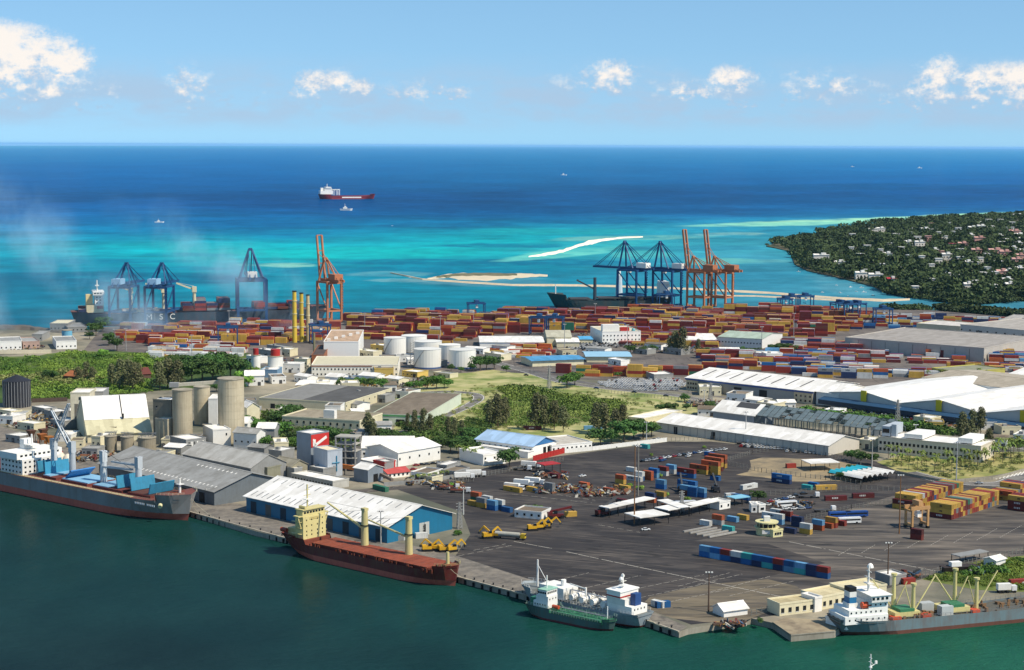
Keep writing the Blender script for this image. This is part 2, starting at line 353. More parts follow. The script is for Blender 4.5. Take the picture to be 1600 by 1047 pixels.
    m = bpy.data.materials.new('sea_water'); m.use_nodes = True; q = NT(m.node_tree); q.n.clear()
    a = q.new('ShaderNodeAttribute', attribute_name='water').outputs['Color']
    ob = q.new('ShaderNodeTexCoord').outputs['Object']
    g1 = q.noise(q.mapping(ob, (1,.6,1)), .02, 8, .65); g2 = q.noise(q.mapping(ob, (.8,.3,1)), .0016, 8, .6)
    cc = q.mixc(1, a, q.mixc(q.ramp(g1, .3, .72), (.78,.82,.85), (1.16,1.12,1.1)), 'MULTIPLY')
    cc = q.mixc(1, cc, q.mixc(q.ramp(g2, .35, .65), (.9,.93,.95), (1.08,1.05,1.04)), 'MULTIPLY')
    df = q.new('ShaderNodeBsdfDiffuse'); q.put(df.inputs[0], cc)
    gl = q.new('ShaderNodeBsdfGlossy'); gl.inputs['Roughness'].default_value = .09
    wv = q.noise(q.mapping(ob, (1,.7,1)), .12, 5, .7)
    bp = q.new('ShaderNodeBump'); bp.inputs['Strength'].default_value = .35; bp.inputs['Distance'].default_value = 1.2; q.put(bp.inputs['Height'], wv)
    q.put(gl.inputs['Normal'], bp.outputs[0])
    wv2 = q.noise(q.mapping(ob, (.5,1,1), (0,0,0), (0,0,rad(-25))), .32, 4, .7); bp2 = q.new('ShaderNodeBump'); bp2.inputs['Strength'].default_value = .7; bp2.inputs['Distance'].default_value = 2.6; q.put(bp2.inputs['Height'], wv2); q.put(df.inputs['Normal'], bp2.outputs[0])
    fr = q.new('ShaderNodeLayerWeight'); fr.inputs[0].default_value = .25
    fac = q.math('MULTIPLY', q.math('MINIMUM', fr.outputs[0], .34), .2)
    mxs = q.new('ShaderNodeMixShader'); q.put(mxs.inputs[0], fac); q.put(mxs.inputs[1], df.outputs[0]); q.put(mxs.inputs[2], gl.outputs[0])
    out = q.new('ShaderNodeOutputMaterial'); q.put(out.inputs[0], mxs.outputs[0])
    me.materials.append(m); kind(link('sea', me), 'structure')
sea()

# ---------------------------------------------------------------- land
def sheet(name, poly, dz, m, zb=None, rough=0):        # poly in pixels on the ground level
    pts = [p if isinstance(p, Vector) else G(*p) for p in poly]
    if rough:                                  # ragged natural edge
        r = random.Random(len(poly)); q = []
        for i in range(len(pts)):
            a, c = pts[i], pts[(i+1) % len(pts)]; k = max(1, int((c-a).length/12)); n = Vector((c.y-a.y, a.x-c.x, 0)).normalized(); w_ = 0
            for j in range(k):
                w_ = w_*.6+r.uniform(-1, 1)*rough; q.append(a.lerp(c, j/k)+n*(w_ if j else 0))
        pts = q
    b = B(); z = ZL+dz
    if zb is not None: b.prism([(p.x, p.y) for p in pts], zb, z, 1, 0); ms = [m, CONC]
    else: b.add([(p.x, p.y, z) for p in pts], [range(len(pts))]); ms = [m]
    return kind(b.obj(name, ms), 'structure')
QD = (G(400,830)-G(294,799)).normalized()
QL = G(294,799)-QD*420
land_poly = [QL, G(294,799), G(400,830), G(445,840.5), G(710,900), G(820,929), G(1015,971), G(1061,987), G(1075,982), G(1174,966), G(1207,973),
   G(1236,993), G(1304,987), G(1316,979), G(1600,938), G(1990,880), G(2500,860), G(2500,530), G(1900,522), G(1600,500), G(1470,492), G(1400,479), G(1300,486),
   G(1180,481), G(1000,480), G(860,487), G(730,492), G(560,499), G(490,502), G(300,505), G(160,511), G(105,522), G(60,517), G(0,514), G(-500,511), G(-900,600)]
land_poly = [Vector((p.x, p.y, ZL)) for p in reversed(land_poly)][::-1]
M_DIRT = gmat('dusty_ground', [(142,130,110),(112,108,100),(170,160,138),(88,90,76)], (.012,.03,.008))
sheet('ground', land_poly, 0, M_DIRT, -8)
M_ASPH = gmat('asphalt', [(58,55,55),(44,42,43),(78,73,69),(52,49,49)], (.02,.06,.015), stretch=(1,2.2,1), rot=rad(40))
M_ASPHB = gmat('worn_asphalt', [(102,95,88),(74,70,67),(122,113,102),(60,58,57)], (.02,.06,.03), stretch=(.5,2.6,1), rot=rad(42))
M_CONC = gmat('quay_concrete', [(112,106,98),(92,88,82),(132,124,112)], (.05,.2))
M_FIELD = gmat('dry_grass_field', [(124,138,68),(102,124,50),(158,158,96),(84,108,42),(180,172,122)], (.012,.03,.008,.05))
M_SCRUB = gmat('green_scrub_ground', [(78,100,38),(62,88,30),(104,118,56),(48,70,26)], (.012,.03,.008))
M_SAND = gmat('pale_sand', [(206,190,160),(188,172,142),(222,208,180)], (.03,.1))
M_ROAD = gmat('road_asphalt', [(104,102,100),(90,88,86),(120,117,112)], (.05,.1))
sheet('quay_apron', [QL+Vector((0,0,0)), G(294,799), G(445,840.5), G(710,900), G(820,929), G(1015,971), G(1061,987), G(1074,979), G(1000,948), G(830,905), G(712,868), G(600,842), G(440,806), G(330,776), QL+Vector((45,40,0))], .004, M_CONC)
sheet('asphalt_yard', [(618,764),(700,745),(800,722),(880,712),(1045,690),(1110,690),(1330,712),(1420,733),(1560,762),(1700,770),(1990,800),(1990,845),(1600,868),(1500,886),(1440,905),(1330,935),(1210,962),(1080,976),(1030,958),(830,906),(712,868),(735,835),(722,800)], .008, M_ASPH)
sheet('worn_yard', [(1085,845),(1170,832),(1260,838),(1310,800),(1395,775),(1480,760),(1600,760),(1990,800),(1990,845),(1600,868),(1500,886),(1440,905),(1330,935),(1250,950),(1140,915),(1290,880),(1200,850)], .012, M_ASPHB)
sheet('bare_earth_patch', [(1150,742),(1190,715),(1290,716),(1350,728),(1330,752),(1230,752)], .016, gmat('sandy_earth', [(134,121,97),(108,100,86),(158,140,108)], .03), rough=4)
sheet('container_yard_ground', [(130,548),(160,511),(300,505),(560,499),(860,488),(1180,482),(1400,480),(1700,506),(1700,600),(1300,610),(1050,600),(860,590),(600,575),(380,560)], .004, gmat('yard_paving', [(96,90,86),(76,72,72),(116,108,100)], (.01,.03)))
sheet('dry_field', [(640,600),(700,585),(770,578),(870,590),(930,606),(1060,620),(1110,640),(1060,656),(1020,670),(960,690),(880,690),(720,690),(640,690),(600,650)], .012, M_FIELD, rough=5)
sheet('scrub_ground', [(-300,560),(60,556),(110,548),(390,552),(400,580),(395,600),(230,612),(110,622),(-50,632),(-300,640)], .008, M_SCRUB, rough=5)
sheet('weedy_verge', [(1440,905),(1470,893),(1530,876),(1600,868),(1990,845),(1990,870),(1700,905),(1600,925),(1530,922),(1490,915)], .016, gmat('verge_grass', [(112,122,58),(86,106,40),(140,136,80),(70,90,36)], (.03,.1,.02)), rough=2)
sheet('dusty_concrete_wear', [(1000,948),(1060,922),(1200,905),(1260,932),(1190,960),(1100,972),(1050,966)], .018, gmat('dusty_apron', [(100,92,80),(84,78,70),(124,113,92)], (.03,.1), stretch=(.5,2.4,1), rot=rad(42)), rough=5)  # worn patch of apron in its own dusty colours
sheet('palm_grove_ground', [(1370,722),(1420,708),(1600,706),(1990,720),(1990,735),(1600,735),(1545,744),(1480,750),(1400,735)], .018, gmat('grove_grass', [(140,140,80),(108,120,56),(165,155,100)], (.04,.1)))

def road(name, pts, width, dz, m, dash=True, smooth=6):
    P = [G(*p) for p in pts]
    Q = []
    for i in range(len(P)-1):                 # Catmull-Rom
        p0, p1, p2, p3 = P[max(i-1,0)], P[i], P[i+1], P[min(i+2,len(P)-1)]
        for k in range(smooth):
            t_ = k/smooth; Q.append(.5*((2*p1)+(p2-p0)*t_+(2*p0-5*p1+4*p2-p3)*t_*t_+(3*p1-p0-3*p2+p3)*t_**3))
    Q.append(P[-1])
    def strip(off0, off1, z, keep=lambda i: True):
        vs = []; fs = []
        for i, p in enumerate(Q):
            d = (Q[min(i+1,len(Q)-1)]-Q[max(i-1,0)]).xy.normalized(); n = Vector((-d.y, d.x))
            for o in (off0, off1): vs.append((p.x+n.x*o, p.y+n.y*o, z))
            if i and keep(i): fs.append((2*i-2, 2*i-1, 2*i+1, 2*i))
        return B().add(vs, fs)
    r = kind(strip(-width/2, width/2, ZL+dz).obj(name, m), 'structure')
    if dash:
        kind(strip(width/2-.9, width/2-.55, ZL+dz+.004).obj('edge_line', WHITE), 'structure')
        kind(strip(-width/2+.55, -width/2+.9, ZL+dz+.004).obj('edge_line', WHITE), 'structure')
    return r
road('road', [(560,700),(640,672),(700,648),(735,632),(748,622),(738,615),(700,612),(650,614)], 9, .02, M_ROAD)
road('road', [(560,640),(600,620),(640,604),(655,596),(640,584),(600,570),(560,560)], 8, .024, M_ROAD, False)
road('road', [(770,565),(830,582),(880,597),(960,608),(1050,617),(1140,632),(1280,648),(1430,672),(1600,700),(1900,745)], 11, .028, M_ROAD)
road('road', [(800,572),(860,587),(930,600),(1060,611),(1180,628)], 8, .032, M_ROAD, False)
road('road', [(1420,738),(1480,752),(1560,756),(1600,744),(1700,722)], 12, .036, M_ROAD)
road('road', [(500,772),(640,760),(740,742),(830,728)], 10, .02, M_ASPHB, False)
road('road', [(380,560),(460,582),(560,590),(640,604)], 8, .02, M_ROAD, False)
# painted lines on the yard
b = B()
def stripe(a, c, wd, dashed=0, on=4, off=1):
    A, C = G(*a), G(*c); L = (C-A).length; d = (C-A)/L; n = Vector((-d.y, d.x, 0)); x = 0
    while x < L:
        e = min(L, x+on) if dashed else L
        p, q = A+d*x, A+d*e; z = ZL+.03
        b.add([(p-n*wd/2).xy.to_tuple()+(z,), (q-n*wd/2).xy.to_tuple()+(z,), (q+n*wd/2).xy.to_tuple()+(z,), (p+n*wd/2).xy.to_tuple()+(z,)], [(0,1,2,3)])
        x = e+(off if dashed else 0)+(.01)
for a, c in (((803,846),(862,857)),((885,862),(935,873)),((940,874),(1040,895)),((1042,895.5),(1180,924)),((1182,924.5),(1268,942))): stripe(a, c, .45, 1, 7, .5)
for a, c in (((1233,846.5),(1290,858)),((1295,859),(1400,880)),((1405,881),(1486,897))): stripe(a, c, .45, 1, 9, 1.2)
for a, c in (((870,907),(920,895)),((917,918),(1001,899)),((975,924),(1100,898)),((1000,934),(1120,908)),((1030,944),(1150,918)),((1060,916),(1140,895)),((1090,913),(1160,897)),((1110,925),(1205,900)),((1140,931),(1240,908)),((1030,853),(1030,853.4))): stripe(a, c, .22, 1, 3.5, 1.2)
for i in range(9): stripe((1310+i*36,868-i*4),(1330+i*38,856-i*5), .2, 1, 2, 1)
for a, c in (((560,770),(700,748)),((790,760),(930,782)),((800,772),(925,786)),((935,820),(1000,832)),((740,860),(790,850)),((700,872),(800,852))): stripe(a, c, .25, 1, 4, 2)
kind(b.obj('yard_line_markings', mat('d8d2c2', .8, .5, name='worn_road_paint')), 'structure')
b = B()
for i in range(9): stripe((1556+i*5.6, 749-i*1.0), (1562+i*5.6, 743.5-i*1.0), 1.0)
for v_ in b.v[:]: pass
b.v = [(x,y,z+.02) for x,y,z in b.v]
kind(b.obj('zebra_crossing', mat('e4e0d4', .8, .3, name='crossing_paint')), 'structure')
# quay coping and fenders
b = B(); bf = B(); EP = [G(294,799), G(445,840.5), G(710,900), G(820,929), G(1015,971), G(1061,987)]
EP = [QL]+EP
for i in range(len(EP)-1):
    p, q = EP[i], EP[i+1]; d = (q-p).normalized(); n = Vector((d.y, -d.x, 0))
    b.bar(p+n*.1+Vector((0,0,.05)), q+n*.1+Vector((0,0,.05)), .9, .5)
    L = (q-p).length; k = 2
    while k < L: c = p+d*k+n*.45; bf.cyl(c.x, c.y, -.6, 2.0, .55, n=8); k += 5.5
kind(b.obj('quay_coping', mat('b5ab97', .8, .4, name='coping_concrete')), 'structure')
kind(bf.obj('quay_fenders', TYRE), 'stuff')
# jetty on the right
JP = [(1207,973),(1236,993),(1304,987),(1318,972),(1228,966)]
sheet('concrete_jetty', JP, .35, gmat('jetty_concrete', [(140,126,104),(116,104,88),(160,146,120)], (.05,.15)), 2.0)

# sandbars, islet, breakwaters (low mounds in the lagoon)
def mound(name, cl, m, h=1.2, seed=0, mi=None):   # centre line of (px, py, half height px)
    r = random.Random(seed); up = []; dn = []
    for i in range(len(cl)-1):
        for k in range(5):
            t_ = k/5; x = cl[i][0]*(1-t_)+cl[i+1][0]*t_; y = cl[i][1]*(1-t_)+cl[i+1][1]*t_; q_ = cl[i][2]*(1-t_)+cl[i+1][2]*t_
            up.append((x, y-q_*r.uniform(.75,1.2))); dn.append((x, y+q_*r.uniform(.75,1.2)))
    pts = dn+up[::-1]; W_ = [G(x, y, .05) for x, y in pts]; c = sum(W_, Vector())/len(W_); n = len(up)
    T_ = []
    for i in range(2*n):
        o = W_[2*n-1-i]; T_.append(W_[i]*.7+o*.3)
    vs = [(p.x, p.y, -.5) for p in W_]+[(p.x, p.y, h) for p in T_]; N = 2*n
    fs = [(i, (i+1) % N, N+(i+1) % N, N+i) for i in range(N)]+[(N+i, N+i+1, N+N-2-i, N+N-1-i) for i in range(n-1)]
    return kind(B().add(vs, fs).obj(name, m), 'structure')
SANDW = mat('efe2c8', .9, .1, name='white_coral_sand', k=1, ds=.01)
mound('sandbar', [(826,401,.8),(850,398,3),(880,392,3),(905,383,3),(925,379,3.5),(940,375,2.5),(975,371,1.6),(1012,370,.8)], SANDW, .9, 1)
mound('sandbar', [(905,384,1),(920,377,1.5),(945,374,1)], SANDW, 1.2, 5)
mound('islet_beach', [(668,436,1),(700,431,4),(740,433,8),(790,432,6),(830,430,3),(862,431,1)], mat('d8c8a8', .9, .3, name='islet_sand', ds=.01), 1.0, 2)
mound('islet_scrub', [(682,434,1),(710,431,2.6),(740,430,3.2),(780,430,3),(815,430.5,1.5)], gmat('islet_brush', [(98,98,72),(80,86,60),(125,118,92)], (.02,.05)), 2.2, 3)
mound('breakwater', [(610,427,.4),(660,437,.7),(720,441,1),(800,446,1),(860,446,1.3),(930,447,1.2),(1000,449,1.0),(1100,453,1.1),(1200,458,1.2),(1300,466,1.3),(1380,470,2),(1432,468,.8)], mat('d2c0a0', .9, .35, name='breakwater_stone', ds=.05), 1.6, 4)
mound('breakwater', [(1100,462,.4),(1180,463,.7),(1260,467,1.0),(1340,471,1.2)], mat('d2c0a0', .9, .35, name='breakwater_stone', ds=.05), 1.2, 7)
mound('left_rock_shore', [(-200,510,2),(0,513,2.5),(40,514,3),(75,519,3),(105,522,2)], mat('6a6258', .9, .4, name='shore_rock', ds=.1), 3.4, 6)

# headland: low hill with a dark wood and houses
HP = [(1197,385.5),(1215,380),(1240,374),(1270,369),(1300,362),(1330,356),(1370,349),(1420,345),(1470,342),(1530,340),(1600,337),(1900,331),(2300,335),(2300,480),(1600,470),(1530,475),(1500,474),(1440,466),(1385,459),(1366,449),(1320,437),(1262,424),(1242,414),(1238,404),(1240,395),(1215,389)]
HPw = [G(x, y, 0) for x, y in HP]
HPoly = [(p.x, p.y) for p in HPw]
def edge_dist(x, y):
    m_ = 1e9
    for i in range(len(HPoly)):
        (ax_, ay_), (bx_, by_) = HPoly[i], HPoly[(i+1) % len(HPoly)]; dx, dy = bx_-ax_, by_-ay_
        u = max(0, min(1, ((x-ax_)*dx+(y-ay_)*dy)/(dx*dx+dy*dy))); m_ = min(m_, math.hypot(x-ax_-u*dx, y-ay_-u*dy))
    return m_
def hz(x, y): 
    e = edge_dist(x, y); return 1.5+14*min(1, e/350)**1.2
kind(B().prism(HPoly, -3, 1.5, 0).obj('headland', gmat('headland_ground', [(78,84,56),(62,70,46),(110,100,76)], (.01,.02))), 'structure')
hv = []; hf = []
GX = [(HPw[0].x+i*38) for i in range(95)]; GY = [HPw[18].y-150+i*60 for i in range(75)]
idx = {}
for i, x in enumerate(GX):
    for j, y in enumerate(GY):
        if inpoly(x, y, HPoly): idx[i,j] = len(hv); hv.append((x, y, hz(x, y)))
for (i, j) in idx:
    q_ = [(i,j),(i+1,j),(i+1,j+1),(i,j+1)]
    if all(k in idx for k in q_): hf.append([idx[k] for k in q_])
kind(B().add(hv, hf).obj('headland_hill', bpy.data.materials['headland_ground']), 'structure')
# ---------------------------------------------------------------- foliage
def foliage(name, c1, c2, ns=.35):
    m = bpy.data.materials.new(name); m.use_nodes = True; q = NT(m.node_tree); p = q.n['Principled BSDF']
    ob = q.new('ShaderNodeTexCoord').outputs['Object']; oi = q.new('ShaderNodeObjectInfo').outputs['Random']
    n = q.noise(ob, ns, 4, .7)
    col = q.mixc(q.ramp(n, .3, .7), lin(c1), lin(c2))
    h = q.new('ShaderNodeHueSaturation'); q.put(h.inputs['Color'], col)
    q.put(h.inputs['Value'], q.math('ADD', q.math('MULTIPLY', oi, .5), .75)); q.put(h.inputs['Hue'], q.math('ADD', q.math('MULTIPLY', oi, .03), .485))
    q.put(p.inputs['Base Color'], h.outputs[0]); p.inputs['Roughness'].default_value = .75; p.inputs['Specular IOR Level'].default_value = .2
    return m
F_DK = foliage('dark_leaves', (54,80,38), (82,110,50)); F_MD = foliage('green_leaves', (66,100,40), (96,130,54)); F_LT = foliage('light_leaves', (100,140,48), (140,170,76))
F_CAS = foliage('casuarina_needles', (82,86,56), (120,118,80)); F_PALM = foliage('palm_fronds', (84,104,46), (140,148,70))
F_HEAD = foliage('wood_leaves', (32,48,28), (80,94,52), .05); BARK = mat('6e5f4c', .9, .3, name='bark')
def leaf_cloud(pts, nrm, size, r):
    n = len(pts); a = r.randn(n,3); a /= np.linalg.norm(a, axis=1)[:,None]+1e-9
    nn = nrm+a*.8; nn /= np.linalg.norm(nn, axis=1)[:,None]+1e-9
    u = np.cross(nn, r.randn(n,3)); u /= np.linalg.norm(u, axis=1)[:,None]+1e-9; v = np.cross(nn, u)
    s = (size*(.6+.8*r.rand(n)))[:,None]
    V = np.stack([pts-u*s-v*s*.7, pts+u*s-v*s*.6, pts+u*s*.8+v*s*.8, pts-u*s*.9+v*s*.7], 1).reshape(-1,3)
    return V
def mesh_quads(name, V, m):
    me = bpy.data.meshes.new(name); n = len(V)//4
    me.vertices.add(4*n); me.vertices.foreach_set('co', V.astype('f').ravel())
    me.loops.add(4*n); me.loops.foreach_set('vertex_index', np.arange(4*n, dtype='i'))
    me.polygons.add(n); me.polygons.foreach_set('loop_start', np.arange(0,4*n,4, dtype='i'))
    try: me.polygons.foreach_set('loop_total', np.full(n,4,dtype='i'))
    except Exception: pass
    me.materials.append(m); me.update(calc_edges=True); me.validate(); return me
def crown(kind_, seed, n=900):
    r = np.random.RandomState(seed); P_ = []; N_ = []
    if kind_ == 'broad':                      # unit: height 1, spread ~1.1
        cl = [(np.array([math.cos(a)*d, math.sin(a)*d, z]), s) for a, d, z, s in [(r.rand()*6.28, r.rand()**.6*.38, .42+.34*r.rand(), .15+.11*r.rand()) for _ in range(15)]]
        cl.append((np.array([0,0,.6]), .27))
    elif kind_ == 'casuarina':
        cl = [(np.array([math.cos(a)*d*(1.15-z), math.sin(a)*d*(1.15-z), z]), s) for a, d, z, s in [(r.rand()*6.28, .28*r.rand(), .2+.72*k/17, .10+.06*r.rand()) for k in range(18)]]
    elif kind_ == 'bush':
        cl = [(np.array([math.cos(a)*d, math.sin(a)*d, z]), s) for a, d, z, s in [(r.rand()*6.28, .75*r.rand(), .15+.35*r.rand(), .25+.2*r.rand()) for _ in range(9)]]
    for c, s in cl:
        k = int(n*s*s/sum(q_[1]**2 for q_ in cl)); d = r.randn(k,3); d /= np.linalg.norm(d, axis=1)[:,None]
        d[:,2] = np.where(d[:,2] < -.35, -d[:,2], d[:,2]); sq = np.array([1,1,.78 if kind_ != 'casuarina' else 1.5])
        P_.append(c+d*s*sq*(.65+.45*r.rand(k,1))); N_.append(d)
    return np.concatenate(P_), np.concatenate(N_)
CROWNS = {}
for kd, ms, sz, nn in (('broad', (F_DK,F_MD,F_LT), .034, 1300), ('casuarina', (F_CAS,), .022, 1500), ('bush', (F_MD,F_LT,F_DK), .075, 420)):
    L_ = []
    for sd_ in range(3):
        p_, n_ = crown(kd, sd_*7+len(kd), nn); r = np.random.RandomState(sd_)
        L_ += [mesh_quads('crown', leaf_cloud(p_, n_, sz, r), m_) for m_ in ms]
    CROWNS[kd] = L_
def trunk_mesh(kd):
    b = B()
    if kd == 'broad':
        b.tube((0,0,0),(.01,0,.36),.028,0,7,.02)
        for a in range(5): t_ = a*1.257; b.tube((.01,0,.3),(.22*math.cos(t_),.22*math.sin(t_),.58),.014,0,5,.006)
    else:
        b.tube((0,0,0),(0,0,.9),.018,0,6,.005)
        for a in range(6): t_ = a*1.05; b.tube((0,0,.22+a*.1),(.15*math.cos(t_),.15*math.sin(t_),.36+a*.1),.007,0,4,.003)
    return b.mesh('trunk', BARK)
TRUNKS = {'broad': trunk_mesh('broad'), 'casuarina': trunk_mesh('casuarina')}
def palm_meshes(seed):
    r = random.Random(seed); b = B()
    n = 15
    for i in range(n):
        a = i*2*PI/n+r.uniform(-.2,.2); e = r.uniform(.1,1.1); L = .42; pv = None; c, s = math.cos(a), math.sin(a); pts = []
        x, z, ang = 0, .86, e
        for k in range(6): pts.append((x, z)); x += L/5*math.cos(ang); z += L/5*math.sin(ang); ang -= .42
        vs = []
        for k, (x, z) in enumerate(pts):
            wd = .052*math.sin(PI*(k+.6)/6.4)
            vs += [(x*c-wd*s, x*s+wd*c, z-.02), (x*c, x*s, z), (x*c+wd*s, x*s-wd*c, z-.02)]
        b.add(vs, [(3*k+j, 3*k+3+j, 3*k+4+j, 3*k+1+j) for k in range(5) for j in (0,1)])
    tr = B().tube((0,0,0),(.02,.01,.45),.02,0,7,.014).tube((.02,.01,.45),(0,0,.87),.014,0,7,.012)
    return b.mesh('crown', F_PALM), tr.mesh('trunk', BARK)
PALMS = [palm_meshes(i) for i in range(3)]
def tree(kd, px, py, hpx, label, group=None, var=None, spread=1.0, name=None):
    P_ = G(px, py); h = hpx*mpp(P_); i = random.randrange(3)
    nm = name or {'broad':'broadleaf_tree','casuarina':'casuarina_tree','palm':'palm_tree','bush':'bush'}[kd]
    t_ = thing(nm, label, 'bush' if kd == 'bush' else 'palm tree' if kd == 'palm' else 'tree', P_, random.random()*6.28, group)
    t_.scale = (h*spread, h*spread, h)
    if kd == 'palm': link('crown', PALMS[i][0], t_); link('trunk', PALMS[i][1], t_)
    elif kd == 'bush':
        t_.scale = (h*spread*1.1, h*spread*1.1, h*1.25); link('foliage', CROWNS['bush'][i*3+(var if var is not None else random.randrange(3))], t_)
    else:
        L_ = CROWNS[kd]; k = i*3+(var if var is not None else 0) if kd == 'broad' else i
        link('crown', L_[k], t_); link('trunk', TRUNKS[kd], t_)
    return t_
def row(kd, pts, phrase, group, var=None, spread=1.0, noun=None):
    noun = noun or {'broad':'leafy tree','casuarina':'feathery casuarina','palm':'palm','bush':'bush'}[kd]
    pts = sorted(pts)
    for i, (x, y, h) in enumerate(pts):
        lb = f'{noun} {phrase}' if len(pts) == 1 else f'{od(i)} {noun} from the left {phrase}'
        tree(kd, x, y, h, lb, group, var, spread)
# headland wood as one mass
def wood():
    r = np.random.RandomState(4); base = []
    for sd_ in range(3):
        p_, n_ = crown('broad', 40+sd_, 95); base.append((p_, n_))
    VV = []; n = 0; houses = HOUSES_W
    tries = 0
    while n < 4200 and tries < 30000:
        tries += 1; px = 1190+r.rand()**.9*520; py = 334+r.rand()**1.15*144
        P_ = G(px, py, 0)
        if not inpoly(P_.x, P_.y, HPoly): continue
        if any(abs(P_.x-h_[0]) < h_[2] and -h_[3] < P_.y-h_[1] < 12 for h_ in houses): continue
        h = 7+14*r.rand()**1.7; i = r.randint(3); s = np.array([h*1.5, h*1.5, h]); p_, n_ = base[i]
        VV.append(leaf_cloud(p_*s+np.array([P_.x, P_.y, hz(P_.x, P_.y)-.18*h]), n_, h*.105, r)); n += 1
    kind(link('headland_wood', mesh_quads('headland_wood', np.concatenate(VV), F_HEAD)), 'stuff')
HOUSE_PX = [ # x, y, w px, h px, roof
 (1283,403,22,10,0),(1311,412,18,5,0),(1344,401,10,4,0),(1386,402,14,3,0),(1398,400,8,7,1),(1376,395,6,4,0),(1419,385,12,5,0),(1437,386,14,5,0),(1390,386,8,3,0),
 (1363,361,14,3,0),(1376,360,12,3,0),(1445,364,14,5,0),(1459,366,10,5,0),(1425,370,6,3,0),(1430,397,6,5,0),(1459,399,12,5,0),(1479,407,14,5,0),(1500,400,10,4,0),(1488,391,10,5,2),(1504,391,14,4,1),
 (1530,386,15,9,1),(1519,365,12,3,0),(1497,365,8,3,0),(1548,366,14,4,0),(1578,366,10,3,0),(1585,372,16,6,1),(1592,378,14,6,0),(1555,405,20,9,1),(1570,407,16,6,1),(1525,402,14,4,1),(1590,393,12,5,0),(1511,419,14,6,0),
 (1535,434,10,3,0),(1573,444,14,6,0),(1512,449,12,5,0),(1393,438,14,6,2),(1368,431,20,4,0),(1345,428,16,7,0),(1351,424,10,3,0),(1477,428,5,4,0),(1411,423,8,3,0),(1466,413,10,3,0),(1543,427,8,3,0),(1592,430,12,4,0),(1565,433,16,5,1),(1408,393,8,3,0),(1455,420,8,3,0),(1527,355,10,3,0),(1590,342,14,4,0),(1332,369,8,2,0),(1600,405,14,6,0),(1433,379,10,4,0),(1565,391,10,4,0),(1450,379,8,3,1),(1421,362,8,2,0),(1400,372,9,3,0),(1475,380,9,3,0),(1487,372,8,3,0),(1515,379,12,4,0),(1560,380,12,4,0),(1545,351,9,3,0),(1480,354,8,2,0),(1500,412,9,3,0),(1530,414,10,4,0),(1588,418,14,6,1),(1560,420,10,4,0),(1440,408,8,3,0),(1420,406,7,3,0),(1380,417,8,3,0),(1355,388,9,3,0),(1330,390,7,3,0),(1495,436,9,4,0),(1455,440,9,3,0),(1552,450,9,4,0),(1430,450,9,3,0),(1600,385,16,6,0),(1580,357,10,3,0)]
rh = random.Random(77)
for _ in range(46):
    x_ = int(rh.triangular(1360, 1604, 1590)); y_ = int(rh.uniform(352, 458))
    if all(abs(x_-h[0]) > 9 or abs(y_-h[1]) > 4 for h in HOUSE_PX) and y_ > 344+(1600-x_)*.06 and inpoly(G(x_, y_+6, 0).x, G(x_, y_+6, 0).y, HPoly) and y_ < 400+(x_-1360)*.3: HOUSE_PX.append((x_, y_, rh.choice((7,8,9,12)), 3, rh.choice((0,0,0,1))))
HOUSES_W = []
_hs = []
for (x, y, wp, hp, rf) in HOUSE_PX:
    P_ = G(x, y+2, 8); k = mpp(P_); HOUSES_W.append((P_.x, P_.y, wp*k*.5+3, 55 if y > 390 else 80)); _hs.append((P_, k))
wood()
def hwhere(x, y): return 'near headland tip' if x < 1330 else 'by headland shore' if y > 425 else 'high in headland wood' if y < 375 else 'in middle of headland wood' if x < 1500 else 'in built-up right side of headland'
HC = {}
for k_ in sorted(range(len(HOUSE_PX)), key=lambda k: HOUSE_PX[k][0]):
    (x, y, wp, hp, rf), (P_, k) = HOUSE_PX[k_], _hs[k_]
    z = hz(P_.x, P_.y)+4; wd = wp*k*1.1; hh = max(7, hp*k*.9)
    rc = [ROOFW, mat('d9a79a', .7, .2, name='pink_render'), mat('b8323c', .6, .2, name='red_roof')][rf]
    where = hwhere(x, y); HC[where] = HC.get(where, -1)+1
    o = thing('house', f"{'long' if wp > 13 else 'small' if wp < 9 else 'mid-sized'} {['white','pink','red-roofed white'][rf]} house, {od(HC[where])} from left {where}", 'house', (P_.x, P_.y, z-4), 0, 'houses scattered over the wooded headland')
    bb = B().box(-wd/2,-4,0,wd/2,5,hh+3,0)
    bb.obj('wall', [mat('f2ece0', .7, .15, name='house_render') if rf != 1 else rc], o)
    if wp <= 10: B().box(-wd/2-.8,-4.8,hh+3.01,wd/2+.8,5.8,hh+3.6).obj('roof', rc, o)
    else:
        B().xprism([(-5,hh+2.98),(5.6,hh+2.98),(.3,hh+5)],-wd/2-.5,-wd*.14).obj('roof', rc, o); B().box(-wd*.12,-4.9,hh+3.01,wd/2+.6,5.8,hh+3.5).obj('flat_roof', rc, o); B().box(0,-3,hh+3.51,wd*.3,4,hh+6.4).obj('upper_storey', rc if rf == 1 else WHITE, o)
    wb = B()
    for i in range(max(2, int(wd/5))): wb.box(-wd/2+2+i*5,-4.06,4.2,-wd/2+4+i*5,-3.9,6.2)
    wb.obj('windows', GLASS, o)['kind'] = 'stuff'
